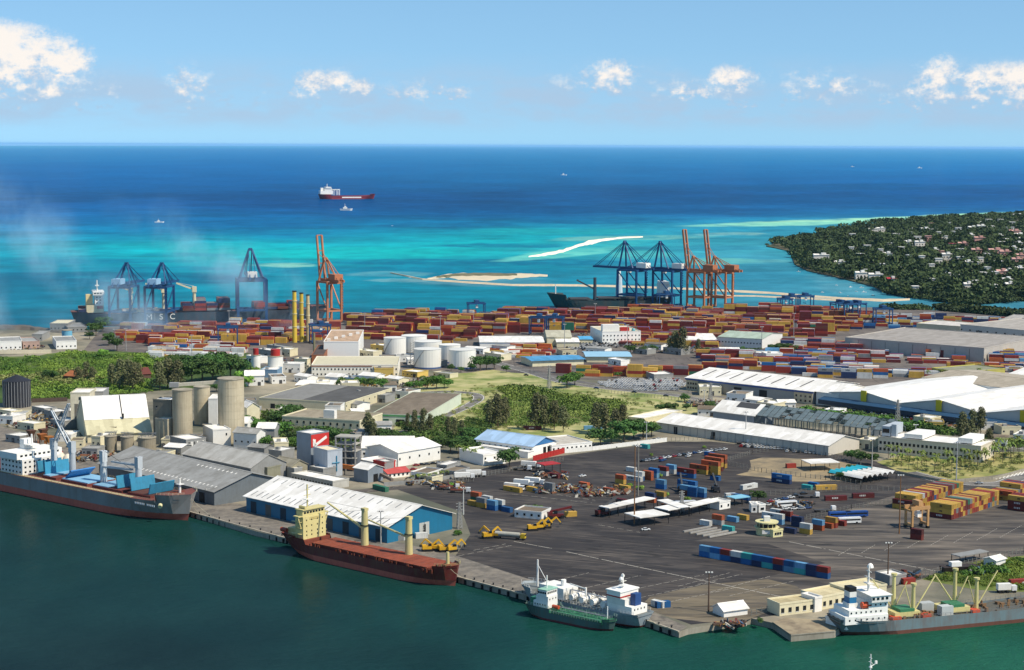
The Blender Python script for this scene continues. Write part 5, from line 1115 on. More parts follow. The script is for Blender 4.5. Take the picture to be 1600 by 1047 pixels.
# --- power station
OR = mat('a8653c', .7, .35, name='orange_brown_cladding')
t_, L, Wd = bld('power_station', 'power station hall with blank white end wall', 'power station', (506,562),(560,562),(490,542), 15.5, 0, wall=mat('f4f2ea', .6, .05, name='bright_wall', k=1), roof=mat('c8a888', .7, .3, name='tan_roof2'))
B().box(-.25,0,0,-.02,Wd,15.3).obj('side_cladding', OR, t_); [B().box(2+i*5.8,10+i*14,15.7,5+i*5.8,14+i*14,17.6).obj('roof_vent', WHITE, t_) for i in range(5)]
t_, L, Wd = bld('power_station', 'brown lower turbine hall left of blank white wall', 'power station', (487,572),(506,572),(455,556), 9, 0, wall=OR, roof=mat('5a4c44', .8, .3, name='brown_roof'))
t_, L, Wd = bld('office_building', 'long two-storey white office before power station', 'building', (487,589),(622,589),(490,575), 9.5, 0, wall=mat('efe9d8', .7, .15, name='office_render'), roof=CREAM)
win(t_, L, Wd, 'F', 24, 5.8); win(t_, L, Wd, 'F', 22, 1.6); B().box(-.3,-.4,8.6,L*.7,-.16,9.3).obj('cornice', OR, t_)
for i, (x, y, tp, r) in enumerate([(460.5,535,454,3.4),(471.5,534,457,3.2),(481.5,533,460,2.9)]):
    P_ = G(x, y); k = mpp(P_); h = (y-tp)*k; r_ = r*k; t_ = thing('chimney', ['leftmost and tallest','middle','rightmost and thinnest'][i]+' of three yellow power station chimneys', 'chimney', P_, 0, 'power station chimneys')
    B().cyl(0,0,0,h*.98,r_*1.1,r_*.9,16).obj('stack', YEL if i < 2 else mat('cdb98a', .6, .4, name='faded_yellow'), t_); B().cyl(0,0,h*.98+.01,h,r_*1.05,n=16,mi=0).obj('cap', BLACK, t_)
    for q in (.3,.55,.8): B().cyl(0,0,h*q,h*q+.5,r_*1.25,n=16).obj('band', CREAM, t_)
P_ = G(491,562); t_ = thing('chimney', 'short thin chimney in front of white power station wall', 'chimney', P_); B().cyl(0,0,0,24,1.1,.9,10).obj('stack', mat('8f8a68', .6, .3, name='olive_stack'), t_)
# tanks
TW = mat('f0ede2', .5, .1, name='white_tank', ds=.06)
for x, y, r, tp, lb in [(616,556,17.5,529,'leftmost white oil tank with blue skirt'),(646,551,20,526,'white oil tank at back of tank group'),(668,565,21.5,535,'tall white oil tank behind front one'),(667,577,21.5,547,'front white oil tank beside stair tower'),(702,568,17,540,'white oil tank second from right'),(722,577,21,548,'rightmost white oil tank beside trees')]:
    t_, h, r_ = silo(x, y, r, tp, lb, 'oil_tank', TW, 'tank', dome=1.5, rings=False)
    if y > 555: B().cyl(0,0,0,1.3,r_+.2,n=28).obj('skirt', mat('44608e', .6, .2, name='blue_skirt'), t_)
    if x in (616,667):
        bb = B()
        for i in range(9): a = PI+.3+i*.12; bb.bar((r_*1.03*math.cos(a),r_*1.03*math.sin(a),h*i/9),(r_*1.03*math.cos(a+.12),r_*1.03*math.sin(a+.12),h*(i+1)/9),.5,.25)
        bb.obj('stair', GREY, t_)
for x, y, r, tp, lb in [(429,586,12,558,'white tank with red top left of power station'),(399,579,7,556,'red-topped tank at edge of trees')]:
    P_ = G(x, y); t_, h, r_ = silo(x, y, r, tp, lb, 'storage_tank', TW, 'tank', rings=False); B().cyl(0,0,h+.52,h+11*mpp(P_),r_*.62,n=20).obj('red_cap', RED, t_)
silo(103,534,8,517,'pale blue round tank by left shore','storage_tank',mat('78bcd8', .5, .2, name='sky_blue_tank'),'tank')
P_ = G(644,574); t_ = thing('stair_tower', 'thin lattice stair tower left of front oil tank', 'tower', P_); bb = B()
for a in ((-1.5,-1.5),(1.5,-1.5),(1.5,1.5),(-1.5,1.5)): B().bar((*a,0),(*a,22),.3).obj('leg', GREY, t_)
for i in range(11): B().bar((-1.5,-1.6,i*2),(1.5,-1.6,i*2+2),.25).obj('brace', GREY, t_)
# blue-white building mid
LB = mat('a8c4de', .45, .12, name='pale_blue_roof', ds=.06, k=.95)
t_, L, Wd = bld('workshop', 'white workshop with pale blue roof and blue gable', 'building', (744,702),(832,714),(872,706), 6.5, 4.2, 'x', WHITE, LB, oh=1); B().xprism([(1,6.6),(Wd-1,6.6),(Wd/2,10.4)],L+.02,L+.25).obj('gable_panel', mat('3f7fb8', .5, .2, name='gable_blue'), t_); [door(t_, L, Wd, 'R', Wd*q, 3, 4.6, BLACK, 'doorway') for q in (.5,.68,.86)]; win(t_, L, Wd, 'F', 10, 3.4)
B().box(-4,-6,0,L+1,-.1,3.8).obj('lean_to', WHITE, t_); B().box(-4.4,-6.4,3.81,L+1.4,0,4.1).obj('lean_to_roof', ROOFW, t_)
t_, L, Wd = bld('office_building', 'flat white building joined right of pale blue roof', 'building', (862,709),(925,703),(856,695), 4.6, 0, wall=WHITE, roof=mat('cfc8b8', .7, .3, name='pale_flat_roof')); win(t_, L, Wd, 'F', 9, 2)
t_, L, Wd = bld('house', 'white flat house with porch beside dark round tree', 'house', (755,728),(790,724),(752,714), 6, 0, wall=WHITE); win(t_, L, Wd, 'F', 3, 3.6); B().box(1,-4,2.7,L-1,-.05,3).obj('porch_roof', ROOFW, t_)
# long white shed + skeleton roof shed
t_, L, Wd = bld('warehouse', 'very long white shed above dark yard', 'warehouse', (1027,674),(1294,712),(1340,701), 6.2, 4.2, 'x', mat('d8d0c0', .7, .15, name='shed_wall'), ROOFW, oh=.8)
for q in (.115,.345): door(t_, L, Wd, 'F', L*q, 3, 4.8, BLACK, 'doorway')
for i in range(22): B().box(L*(i+.5)/22-.12,-.16,0,L*(i+.5)/22+.12,-.02,6.1).obj('wall_rib', GREY, t_)
t_, L, Wd = bld('house', 'low cream house at left end of very long shed', 'house', (1006,663),(1066,650),(1004,655), 3.4, 0, wall=CREAM)
A_, an_, L, Wd = frame3((1114,661),(1384,695),(1433,690)); t_ = thing('skeleton_shed', 'partly stripped shed with dark frame roof and open bays', 'warehouse', (A_.x,A_.y,ZL+.02), an_)
SK = mat('5c6a6c', .6, .3, name='dark_frame'); H0, RI = 8.5, 6; hs = H0+RI
B().xprism([(0,0),(Wd,0),(Wd,H0),(Wd/2,hs),(0,H0)],0,L*.25).obj('wall', PG, t_)
B().xprism([(-1,H0-.4),(Wd/2,hs+.1),(Wd+1,H0-.4),(Wd+1,H0),(Wd/2,hs+.5),(-1,H0)][::-1],-1,L*.26).obj('roof', ROOFW, t_)
B().xprism([(Wd*.25,H0+RI*.5+.52),(Wd*.48,H0+RI*.96+.52),(Wd*.48,H0+RI*.96+.7),(Wd*.25,H0+RI*.5+.7)][::-1],L*.11,L*.23).obj('dark_roof_patch', DGREY, t_)
n = 22
for i in range(n+1):
    x = L*.26+(L*.74)*i/n
    B().bar((x,0,0),(x,0,H0),.5).bar((x,Wd,0),(x,Wd,H0),.5).bar((x,0,H0),(x,Wd/2,hs),.4,.6).bar((x,Wd/2,hs),(x,Wd,H0),.4,.6).obj('frame', SK, t_)
for j in range(9):
    y = Wd/2*j/8.; z_ = H0+RI*j/8+.35; B().bar((L*.26,y,z_),(L,y,z_),.3,.25).bar((L*.26,Wd-y,z_),(L,Wd-y,z_),.3,.25).obj('purlin', SK, t_)
PNL = mat('768486', .3, .35, name='grey_glass_sheet', ds=.1); rr = random.Random(8)
for i in range(n):
    for j in range(4):
        if rr.random() < .74:
            x = L*.26+L*.74*i/n; x2 = x+L*.74/n-.3; y, y2 = Wd/2*j/4, Wd/2*(j+1)/4-.1; f_ = lambda q: H0+RI*q/(Wd/2)+.55
            B().xprism([(y,f_(y)),(y2,f_(y2)),(y2,f_(y2)+.08),(y,f_(y)+.08)][::-1],x+.3,x2).obj('roof_sheet', PNL, t_)
        if rr.random() < .7:
            B().xprism([(Wd-y,f_(y)),(Wd-y2,f_(y2)),(Wd-y2,f_(y2)+.08),(Wd-y,f_(y)+.08)],x+.3,x2).obj('roof_sheet', PNL, t_)
B().box(L*.27,4,.0,L*.98,4.3,3.2).obj('inner_wall', mat('c8b49c', .8, .3, name='pinkish_wall'), t_)
# office with many windows
t_, L, Wd = bld('office_building', 'two-storey cream office with rows of square windows by palms', 'building', (1372,707),(1532,723),(1540,712), 9.5, 0, wall=mat('dcd0b8', .7, .15, name='office_cream'), roof=ROOFW)
win(t_, L, Wd, 'F', 24, 5.6, sx=1.25, sz=1.4); win(t_, L, Wd, 'F', 24, 1.6, sx=1.25, sz=1.4); win(t_, L, Wd, 'R', 4, 5.6, sx=1.2, sz=1.4); win(t_, L, Wd, 'R', 4, 1.6, sx=1.2, sz=1.4)
B().box(1,3,10.4,L*.1,Wd-1,16.5).obj('stair_block', mat('c4ccd2', .6, .2, name='pale_grey_wall'), t_); B().box(L*.11,3,10.4,L*.16,6,18).obj('stair_block', mat('c4ccd2', .6, .2, name='pale_grey_wall'), t_); B().box(L*.24,3,10.4,L*.42,Wd,13).obj('roof_room', WHITE, t_); B().box(L*.76,4,10.4,L*.9,Wd,13.4).obj('roof_room', WHITE, t_); B().box(1.5,2.7,12.4,L*.09,2.95,15).obj('window_band', GLASS, t_)
# big white logistics sheds
GW = mat('b9bcbc', .6, .1, name='pale_grey_cladding')
t_, L, Wd = bld('warehouse', 'white shed with navy trim and eight roof vents', 'warehouse', (1072,609),(1270,632),(1335,618), 9.5, 5, 'x', mat('9a9c9a', .6, .15, name='grey_front'), ROOFW, oh=1)
B().box(-.6,-.9,8.1,L+.6,-.5,9.6).obj('navy_trim', TRIMB, t_); slits(t_, L, Wd, 9.5, 5, 8, 10, L*.86, Wd*.12, Wd*.42, DGREY, .6)
for x0, x1 in ((.3,L*.1),(L*.86,L-.3)): B().box(x0,-.4,0,x1,-.01,8.05).obj('office_front', mat('d0bc98', .7, .15, name='office_tan'), t_); [win(t_, L, Wd, 'F', 4, z, x0+1.5, x1-1.5, sx=1.1) for z in ()]
for x0, x1 in ((.3,L*.1),(L*.86,L-.3)):
    for z in (1.2,4.6):
        for i in range(4): o = link('window', WIN, t_, (x0+2+(x1-x0-4)*i/3,-.41,z)); o.scale = (1.3,1,1.3)
for q in (.16,.42,.62): door(t_, L, Wd, 'F', L*q, 7, 6.5, BLACK, 'loading_door')
bld('warehouse', 'plain white shed end directly right of navy-trimmed shed', 'warehouse', (1275,632),(1310,636),(1345,625), 9.5, 5, 'x', WHITE, ROOFW)
A_, an_, L, Wd = frame3((1296,634),(1605,676),(1422,603)); t_ = thing('warehouse', 'huge white shed with zigzag gables and yellow pillars', 'warehouse', (A_.x,A_.y,ZL+.02), an_)
k = mpp(A_); segs = [(0,9),(59,12.5),(116.5,7.5),(179,13.5),(242,8),(304,14),(366,8.5)]
scl = L/309.; xs = [s_[0]*scl for s_ in segs]; hs_ = [s_[1]+1 for s_ in segs]; Wd = abs(Wd)
vs = [(x,0,0) for x in xs]+[(x,0,h) for x,h in zip(xs,hs_)]+[(x,Wd,0) for x in xs]+[(x,Wd,h) for x,h in zip(xs,hs_)]; n = len(xs); fs = []
for i in range(n-1): fs += [(i,i+1,n+i+1,n+i),(2*n+i+1,2*n+i,3*n+i,3*n+i+1),(n+i,n+i+1,3*n+i+1,3*n+i)]
fs += [(0,n,3*n,2*n),(n-1,3*n-1,4*n-1,2*n-1)]
B().add(vs, fs).obj('wall', mat('d2d2cc', .6, .08, name='white_cladding'), t_)
for i in range(n-1):
    a, c = xs[i], xs[i+1]; h0, h1 = hs_[i]+.05, hs_[i+1]+.05; v4 = [(a,-1,h0),(c-.02,-1,h1),(c-.02,Wd+1,h1),(a,Wd+1,h0)]; v4 += [(x,y,z+.4) for x,y,z in v4]
    B().add(v4, [(4,5,6,7),(0,1,5,4),(1,2,6,5),(2,3,7,6),(3,0,4,7),(3,2,1,0)]).obj('roof_slope', ROOFW if i != 3 else ROOFW, t_)
for x in (59,179,304): B().box(x*scl-5*k,-1.6,0,x*scl+5*k,-1.01,14.6).obj('pillar', mat('d8c21c', .5, .1, name='pillar_yellow'), t_)
B().xprism([(-9,5.0),(-1.7,6.4),(-1.7,6.8),(-9,5.4)][::-1],-4,L*1.2).obj('loading_canopy', mat('2c4f6e', .5, .2, name='canopy_blue'), t_); B().xprism([(-8.6,2),(-8.4,2),(-8.4,4.9),(-8.6,4.9)],-3.9,L*1.19).obj('canopy_valance', mat('1f3850', .5, .2, name='valance_blue'), t_)
for i in range(24): B().box(6+i*L*1.15/24,-.15,.3,9+i*L*1.15/24,-.02,4.2).obj('loading_door', DGREY, t_)
bld('warehouse', 'pale shed with tan roof strips behind zigzag shed', 'warehouse', (1440,612),(1620,636),(1500,596), 11, 3, 'x', WHITE, mat('b9ad98', .7, .3, name='tan_strip_roof')); bld('warehouse', 'white gabled roof at right edge behind zigzag shed', 'warehouse', (1570,606),(1680,620),(1640,596), 10, 5, 'x', WHITE, ROOFW)
t_, L, Wd = bld('warehouse', 'enormous flat grey-roofed shed at upper right', 'warehouse', (1320,548),(1537,566),(1700,553), 12, 0, wall=mat('c4bcb0', .7, .15, name='warehouse_beige'), roof=mat('b4aca2', .75, .25, name='warehouse_roof', ds=.02)); [door(t_, L, Wd, 'F', L*(.1+.1*i), .3, 11, DGREY, 'wall_joint') for i in range(9)]
t_, L, Wd = bld('warehouse', 'pale block building with vents at upper right edge', 'warehouse', (1500,528),(1600,538),(1540,512), 13, 0, wall=mat('cfc8bc', .7, .15, name='pale_block'), roof=mat('c0b8ac', .7, .2, name='pale_block_roof')); win(t_, L, Wd, 'F', 8, 8, sx=1.6); door(t_, L, Wd, 'F', L*.3, 7, 9, DGREY, 'vent_stack')
t_, L, Wd = bld('warehouse', 'long pale roof low shed left of pale block', 'warehouse', (1432,515),(1500,520),(1440,508), 6, 0, wall=CREAM, roof=mat('d6d0c6', .7, .2, name='off_white_roof'))
t_, L, Wd = bld('warehouse', 'far pale hall beside channel road', 'warehouse', (1560,513),(1700,520),(1580,503), 8, 0, wall=GREY, roof=mat('b8b2a8', .7, .2, name='far_roof'))
t_, L, Wd = bld('house', 'olive-roofed yellow building with palms behind zigzag shed', 'building', (1500,594),(1570,588),(1492,584), 6, 0, wall=mat('c8c060', .7, .3, name='olive_yellow'), roof=mat('9a9a80', .8, .3, name='olive_flat_roof'))
# harbour office and mid yard buildings
t_, L, Wd = bld('office_building', 'white three-storey harbour office with red block on roof', 'building', (941,537),(1001,536),(939,528), 11, 0, wall=WHITE, roof=CREAM); win(t_, L, Wd, 'F', 11, 7); win(t_, L, Wd, 'F', 11, 3); B().box(L*.5,3,11.2,L*.72,8,15).obj('roof_block', RED, t_); B().box(L*.02,2,11.2,L*.45,9,18).obj('upper_storey', WHITE, t_); B().dome(L*.84,5,11.2,2,3).obj('dome', mat('5aa8b0', .4, .1, name='dome_teal'), t_)
t_, L, Wd = bld('warehouse', 'long shed with pale green roof among trees', 'warehouse', (1122,541),(1190,545),(1124,530), 9, 3, 'x', WHITE, mat('b4c4b0', .6, .2, name='pale_green_roof')); win(t_, L, Wd, 'F', 14, 4)
t_, L, Wd = bld('warehouse', 'cream shed left of harbour office', 'warehouse', (855,540),(893,540),(858,530), 8, 3.5, 'x', CREAM, mat('d4cfb4', .6, .2, name='cream_roof2')); bld('warehouse', 'low cream shed joined right of cream shed', 'warehouse', (870,543),(905,543),(872,536), 5, 1.5, 'x', CREAM, ROOFW)
bld('warehouse', 'white flat shed in front of orange containers', 'warehouse', (750,545),(850,545),(760,535), 6, 1.5, 'x', WHITE, ROOFW); bld('warehouse', 'white hall by car lots right of harbour office', 'warehouse', (1072,541),(1120,541),(1080,530), 6, 2.5, 'x', WHITE, ROOFW); bld('canopy', 'bright blue canopy among parked cars', 'canopy', (906,537),(926,537),(908,532), 4, 1, 'x', CREAM, mat('5ab0e0', .5, .1, name='sky_blue_roof'))
SB = mat('5aa6d6', .5, .15, name='long_blue_roof', ds=.05)
bld('shed', 'long bright blue roofed strip left of field containers', 'shed', (832,573),(912,570),(830,566), 5, 1.2, 'x', CREAM, SB, oh=1.5); bld('shed', 'paler blue roofed strip right of bright blue one', 'shed', (917,566),(985,566),(915,558), 5, 1.2, 'x', CREAM, mat('9cc8de', .5, .15, name='pale_blue_strip', ds=.05), oh=1.5)
bld('canopy', 'white flat canopy behind packed car lot', 'canopy', (1022,594),(1052,593),(1020,589), 4, 0, wall=GREY)
# round cabin, huts, canopies by tarmac
P_ = G(1200,838); t_ = thing('control_cabin', 'round yellowish two-storey cabin with window band and white sign', 'building', P_+Vector((0,5,0)))
MY = mat('e2d9a0', .7, .2, name='pale_yellow_render')
B().cyl(0,0,0,3.4,5.2,n=12).obj('ground_floor', MY, t_); B().cyl(0,0,3.41,3.8,6.2,n=12).obj('gallery', MY, t_); B().cyl(0,0,3.81,6.0,4.6,n=12).obj('window_band', GLASS, t_); B().cyl(0,0,6.01,6.6,5.8,n=12).obj('roof', MY, t_); B().box(-1.5,-1.5,6.61,1.5,1.5,9).obj('water_tank', WHITE, t_); B().box(-3,-5.6,1.2,3,-5.3,3).obj('sign', WHITE, t_)
for i in range(12): a = i*PI/6; B().box(4.65*math.cos(a)-.15,4.65*math.sin(a)-.15,3.81,4.65*math.cos(a)+.15,4.65*math.sin(a)+.15,6).obj('mullion', MY, t_)
t_, L, Wd = bld('hut', 'small yellowish hut right of round cabin', 'hut', (1208,840),(1223,838),(1207,834), 3, 0, wall=MY); win(t_, L, Wd, 'F', 3, 1)
t_, L, Wd = bld('hut', 'white walled low hut with brown roof by hedge', 'hut', (804,808),(846,812),(808,800), 3.2, 0, wall=WHITE, roof=mat('7c6c58', .8, .4, name='brown_thatch')); win(t_, L, Wd, 'F', 4, 1.2, mesh=None)
def canopy(a, b_, c, h, label, roof=ROOFW, wave=0):
    A_, an_, L, Wd = frame3(a, b_, c)
    if Wd < 0: A_ = A_+Vector((math.cos(an_+PI/2)*Wd, math.sin(an_+PI/2)*Wd, 0)); Wd = -Wd
    t_ = thing('canopy', label, 'canopy', (A_.x,A_.y,ZL+.02), an_)
    if wave:
        n = wave
        for i in range(n):
            x0, x1 = L*i/n, L*(i+1)/n-.05; pts = [(x0+(x1-x0)*j/6, h+1.6*math.sin(PI*j/6)) for j in range(7)]
            vs = [(x,0,z) for x,z in pts]+[(x,Wd,z) for x,z in pts]; B().add(vs, [(j,j+1,8+j,7+j) for j in range(6)]).obj('roof_vault', roof, t_)
    else: B().box(0,0,h,L,Wd,h+.4).obj('roof', roof, t_)
    nn = max(2, int(L/7))
    for i in range(nn+1):
        for y in (.3, Wd-.3): B().box(L*i/nn*.97+.1,y-.12,0,L*i/nn*.97+.35,y+.12,h-.01).obj('post', BLACK, t_)
canopy((1000,824),(1046,818),(992,814), 4.5, 'nearest flat pale canopy on black posts'); canopy((952,810),(1024,794),(948,804), 5, 'left long pale canopy behind black stacker'); canopy((1026,797),(1060,809),(1034,792), 5, 'slanting pale canopy in middle of canopy group')
canopy((1044,812),(1082,805),(1050,802), 4.5, 'square pale canopy right of nearest one'); canopy((1078,807),(1125,796),(1076,800), 4.5, 'right long pale canopy toward white kiosk'); canopy((1148,791),(1172,788),(1144,786), 3.8, 'pale canopy with blue awning beside lone tree', mat('8ecbe0', .5, .1, name='awning_blue'))
canopy((1318,751),(1366,742),(1320,742), 3.2, 'turquoise wavy carport by fence', mat('38b8c8', .5, .1, name='turquoise_sheet'), 6); canopy((1347,757),(1402,748),(1352,744), 3.2, 'white wavy carport right of turquoise one', ROOFW, 7); canopy((1266,737),(1312,735),(1266,730), 4.5, 'open white flat canopy left of carports'); canopy((850,741),(876,738),(849,736), 5, 'small red awning beside scrap heaps', RED)
for i, (a, b_, c, lb) in enumerate([((1124,797),(1141,794),(1122,790),'white kiosk with round sign by canopies'),((1174,801),(1183,801),(1173,796),'left small white gate booth'),((1186,801),(1196,800),(1185,796),'right small white gate booth')]):
    t_, L, Wd = bld('kiosk', lb, 'kiosk', a, b_, c, 3.6, 0); win(t_, L, Wd, 'F', 2, 1.2)
# cream huts and boat shed by the jetty
t_, L, Wd = bld('quay_hut', 'left cream flat hut with dark doors on quay', 'hut', (1218,963),(1273,956),(1212,953), 4.6, 0, wall=CREAM, roof=mat('d0c094', .8, .3, name='hut_roof')); win(t_, L, Wd, 'F', 5, 1.2, sx=1.3, sz=1.5)
t_, L, Wd = bld('quay_hut', 'tall white end block between cream huts', 'hut', (1273,957),(1284,955),(1270,947), 5.6, 0, wall=WHITE)
t_, L, Wd = bld('quay_hut', 'right cream flat hut behind reefer ship stern', 'hut', (1284,953),(1330,944),(1278,938), 5, 0, wall=CREAM, roof=mat('d8caa0', .8, .3, name='hut_roof2')); win(t_, L, Wd, 'F', 5, 1.4, sx=1.3, sz=1.5)
t_, L, Wd = bld('quay_hut', 'cream flat roof block behind right hut', 'hut', (1325,944),(1385,935),(1320,930), 5.5, 0, wall=CREAM, roof=mat('e0d4ac', .8, .2, name='hut_roof3'))
o = bld('quay_hut', 'long white wall block at jetty', 'hut', (1290,975),(1322,985),(1300,968), 2.6, 0, wall=WHITE)
t_, L, Wd = bld('boat_shed', 'pair of white tarpaulin sheds at corner of quay', 'shed', (1131,965),(1168,960),(1126,956), 2.6, 2, 'x', WHITE, ROOFW)
t_, L, Wd = bld('hut', 'small white hut among verge bushes', 'hut', (1556,888),(1571,884),(1552,880), 3.4, 1, wall=WHITE); canopy((1500,882),(1545,874),(1498,876), 3.4, 'flat grey canopy by old boat at verge', GREY)
t_, L, Wd = bld('hut', 'grey hut with red container behind reefer ship', 'hut', (1390,915),(1416,911),(1386,905), 3.6, 0, wall=GREY)
cont((G(1412,914).x, G(1412,914).y, ZL+.03), rad(20), 'brick red', 'red container behind grey hut', 'containers scattered about the near yard', 6.06)
cont((G(1580,916).x, G(1580,916).y, ZL+.03), rad(15), 'brick red', 'red container beyond reefer ship bow', 'containers scattered about the near yard', 12.2)
lorry(1568,926,rad(10),'white lorry behind reefer ship mast','white','box',6)
P_ = G(1500,894); t_ = thing('old_boat', 'old dark boat propped on land by verge', 'boat', P_, rad(15)); B().xprism([(-1.8,.8),(1.8,.8),(2.6,3),(-2.6,3)],-9,8).obj('hull', mat('3a2e28', .8, .4, name='old_wood'), t_); B().box(-5,-1.5,3.01,0,1.5,5).obj('wheelhouse', WHITE, t_)
bld('scrub_hut', 'hut with rusty orange roof in green scrub', 'hut', (100,594),(118,595),(132,590), 3.5, 3, 'x', mat('7c5040', .8, .3, name='brown_hut'), mat('b06a3c', .8, .6, name='rusty_sheet')); bld('scrub_hut', 'brown tiled hut among dark trees', 'hut', (214,592),(236,591),(216,585), 3.5, 3.5, 'x', mat('6c5244', .8, .3, name='brown_hut2'), mat('7a3f32', .8, .3, name='tile_brown'))
for a, b_, c, h, lb in [((0,548),(34,547),(0,541),8,'white flat building with windows at left edge'),((78,517),(106,517),(80,511),7,'cream roofed shed on left shore'),((106,520),(136,519),(108,513),5,'grey roofed shed on left shore'),((88,546),(120,545),(90,538),7,'white clutter-roofed building by scrub'),((36,545),(62,544),(38,538),6,'low pinkish building left of blue tank'),((50,533),(66,533),(52,527),6,'small teal-topped hut left of blue tank')]:
    t_, L, Wd = bld('port_building', lb, 'building', a, b_, c, h, 0, wall=WHITE if 'white' in lb else mat('c8a898', .7, .3, name='pink_wall') if 'pink' in lb else GREY, roof=CREAM if 'cream' in lb else ROOFG); win(t_, L, Wd, 'F', max(2, int(L/3.5)), 2)
# many small buildings of the industrial quarter
SMALL = [(398,603,30,8,5,'w','y'),(388,640,26,6,0,'g',''),(372,680,30,8,5,'w',''),(383,700,36,10,4,'w',''),(415,694,28,10,4,'g',''),(448,655,22,7,3,'c',''),(520,600,24,6,3,'w',''),(548,612,28,6,0,'c',''),(574,600,26,7,3,'w',''),(600,592,30,8,0,'y',''),(640,566,40,5,0,'w',''),(655,570,36,4,0,'w',''),
 (560,625,22,6,0,'w',''),(520,655,24,9,0,'w',''),(545,640,26,5,2,'w',''),(610,612,20,5,2,'w',''),(436,600,22,5,0,'w',''),(420,590,26,6,0,'b',''),(452,582,34,7,0,'w',''),(470,596,20,5,2,'w',''),(505,608,20,5,0,'c',''),(590,628,24,5,0,'g',''),(640,648,22,4,2,'w',''),(570,690,24,6,2,'w',''),(700,552,40,5,0,'w',''),(770,560,26,5,0,'c',''),
 (740,552,30,5,1,'w',''),(780,548,24,5,1,'w',''),(640,588,24,4,0,'y',''),(1105,650,30,5,2,'w',''),(1110,618,34,6,0,'c',''),(1150,628,30,6,0,'w',''),(1195,640,26,5,0,'c',''),(1230,640,26,5,2,'w',''),(1300,652,24,5,0,'w',''),(1440,665,26,6,0,'c',''),(1460,672,30,5,0,'y',''),(1560,700,26,6,2,'w',''),(1580,680,30,5,0,'c',''),(1545,672,24,5,0,'w',''),
 (1370,690,20,9,0,'w',''),(1350,700,18,5,0,'c',''),(930,552,30,5,1,'w',''),(1020,545,26,5,1,'w',''),(1050,552,28,5,0,'g',''),(1140,556,30,6,1,'w',''),(1210,564,26,6,0,'w',''),(960,568,20,4,0,'w',''),(395,565,20,5,0,'w',''),(412,556,24,6,0,'g',''),(442,556,22,6,0,'c',''),(430,548,26,5,0,'g',''),(570,556,26,5,0,'c',''),(590,548,22,5,0,'y',''),
 (90,668,22,5,0,'g',''),(40,670,26,4,0,'c',''),(20,690,22,4,0,'g',''),(130,640,20,7,0,'c',''),(78,655,18,6,0,'g',''),(10,662,20,5,0,'w',''),(270,716,26,7,2,'g',''),(245,722,22,5,0,'c',''),(430,722,20,7,0,'g',''),(700,745,22,3.4,0,'g',''),(655,748,26,3.4,0,'w',''),(8,650,18,4,0,'c',''),(60,645,20,4,0,'g',''),(30,655,22,3.5,0,'c',''),(108,655,18,5,0,'g',''),(120,700,20,4,0,'c',''),(140,712,24,4,0,'g',''),(100,690,22,4,0,'w',''),(40,712,20,3,0,'g',''),(260,700,16,5,0,'c',''),(150,700,14,7,0,'c',''),(215,722,18,4,0,'w',''),(300,700,18,6,0,'g',''),(325,715,24,5,0,'c',''),
 (400,716,26,7,2,'g',''),(378,728,22,5,0,'c',''),(412,736,18,5,0,'w',''),(440,708,22,6,0,'c',''),(395,652,24,5,2,'c',''),(350,640,20,6,0,'w',''),(500,622,20,5,0,'g',''),(470,615,22,4,2,'w',''),(545,600,18,5,0,'b',''),(612,600,22,5,2,'c',''),(628,622,20,5,0,'w',''),(560,655,18,5,2,'c',''),(600,676,24,5,2,'w',''),(545,690,20,6,0,'g',''),(525,672,20,6,0,'w',''),(640,700,20,4,2,'c',''),
 (665,752,20,3,0,'c',''),(690,735,16,3,0,'g',''),(520,580,24,5,0,'g',''),(610,566,26,4,0,'g',''),(575,572,24,5,0,'w',''),(470,572,20,6,0,'c',''),(690,588,26,3,0,'c',''),(675,570,20,4,0,'g',''),(800,556,24,4,0,'w',''),(1130,612,22,4,0,'g',''),(1175,632,20,4,2,'w',''),(1250,655,20,4,0,'g',''),(1335,664,20,4,0,'c',''),(1490,655,24,5,0,'w',''),(1520,662,26,5,0,'g',''),(1575,662,26,5,2,'w',''),(1595,692,24,5,0,'w',''),
 (890,556,22,4,0,'c',''),(1000,552,22,4,0,'g',''),(1180,560,24,5,0,'w',''),(875,732,0,0,0,'','')]
WM = {'w':WHITE,'g':GREY,'c':CREAM,'y':mat('d8b860', .7, .2, name='ochre_wall'),'b':mat('7ca0bc', .6, .2, name='bluish_wall')}
WN = {'w':'white','g':'grey','c':'cream','y':'ochre','b':'bluish'}
ZN = [(lambda x, y: x < 150 and y > 630,'among clutter behind black tank'),(lambda x, y: x < 300 and y > 630,'between silos and grey shed'),(lambda x, y: x < 470 and y > 630,'left of grey red-topped tower'),(lambda x, y: x < 480 and y < 632,'west of power station'),(lambda x, y: x < 660 and y < 605,'near power station offices'),(lambda x, y: x < 660,'in crowded works quarter'),
  (lambda x, y: x < 800 and y < 600,'near white oil tanks'),(lambda x, y: x < 800,'by palm row and lorries'),(lambda x, y: y < 575,'between container yards'),(lambda x, y: x < 1260,'between navy-trimmed shed and field'),(lambda x, y: True,'near office with palms')]
cnt = {}
rb = random.Random(6)
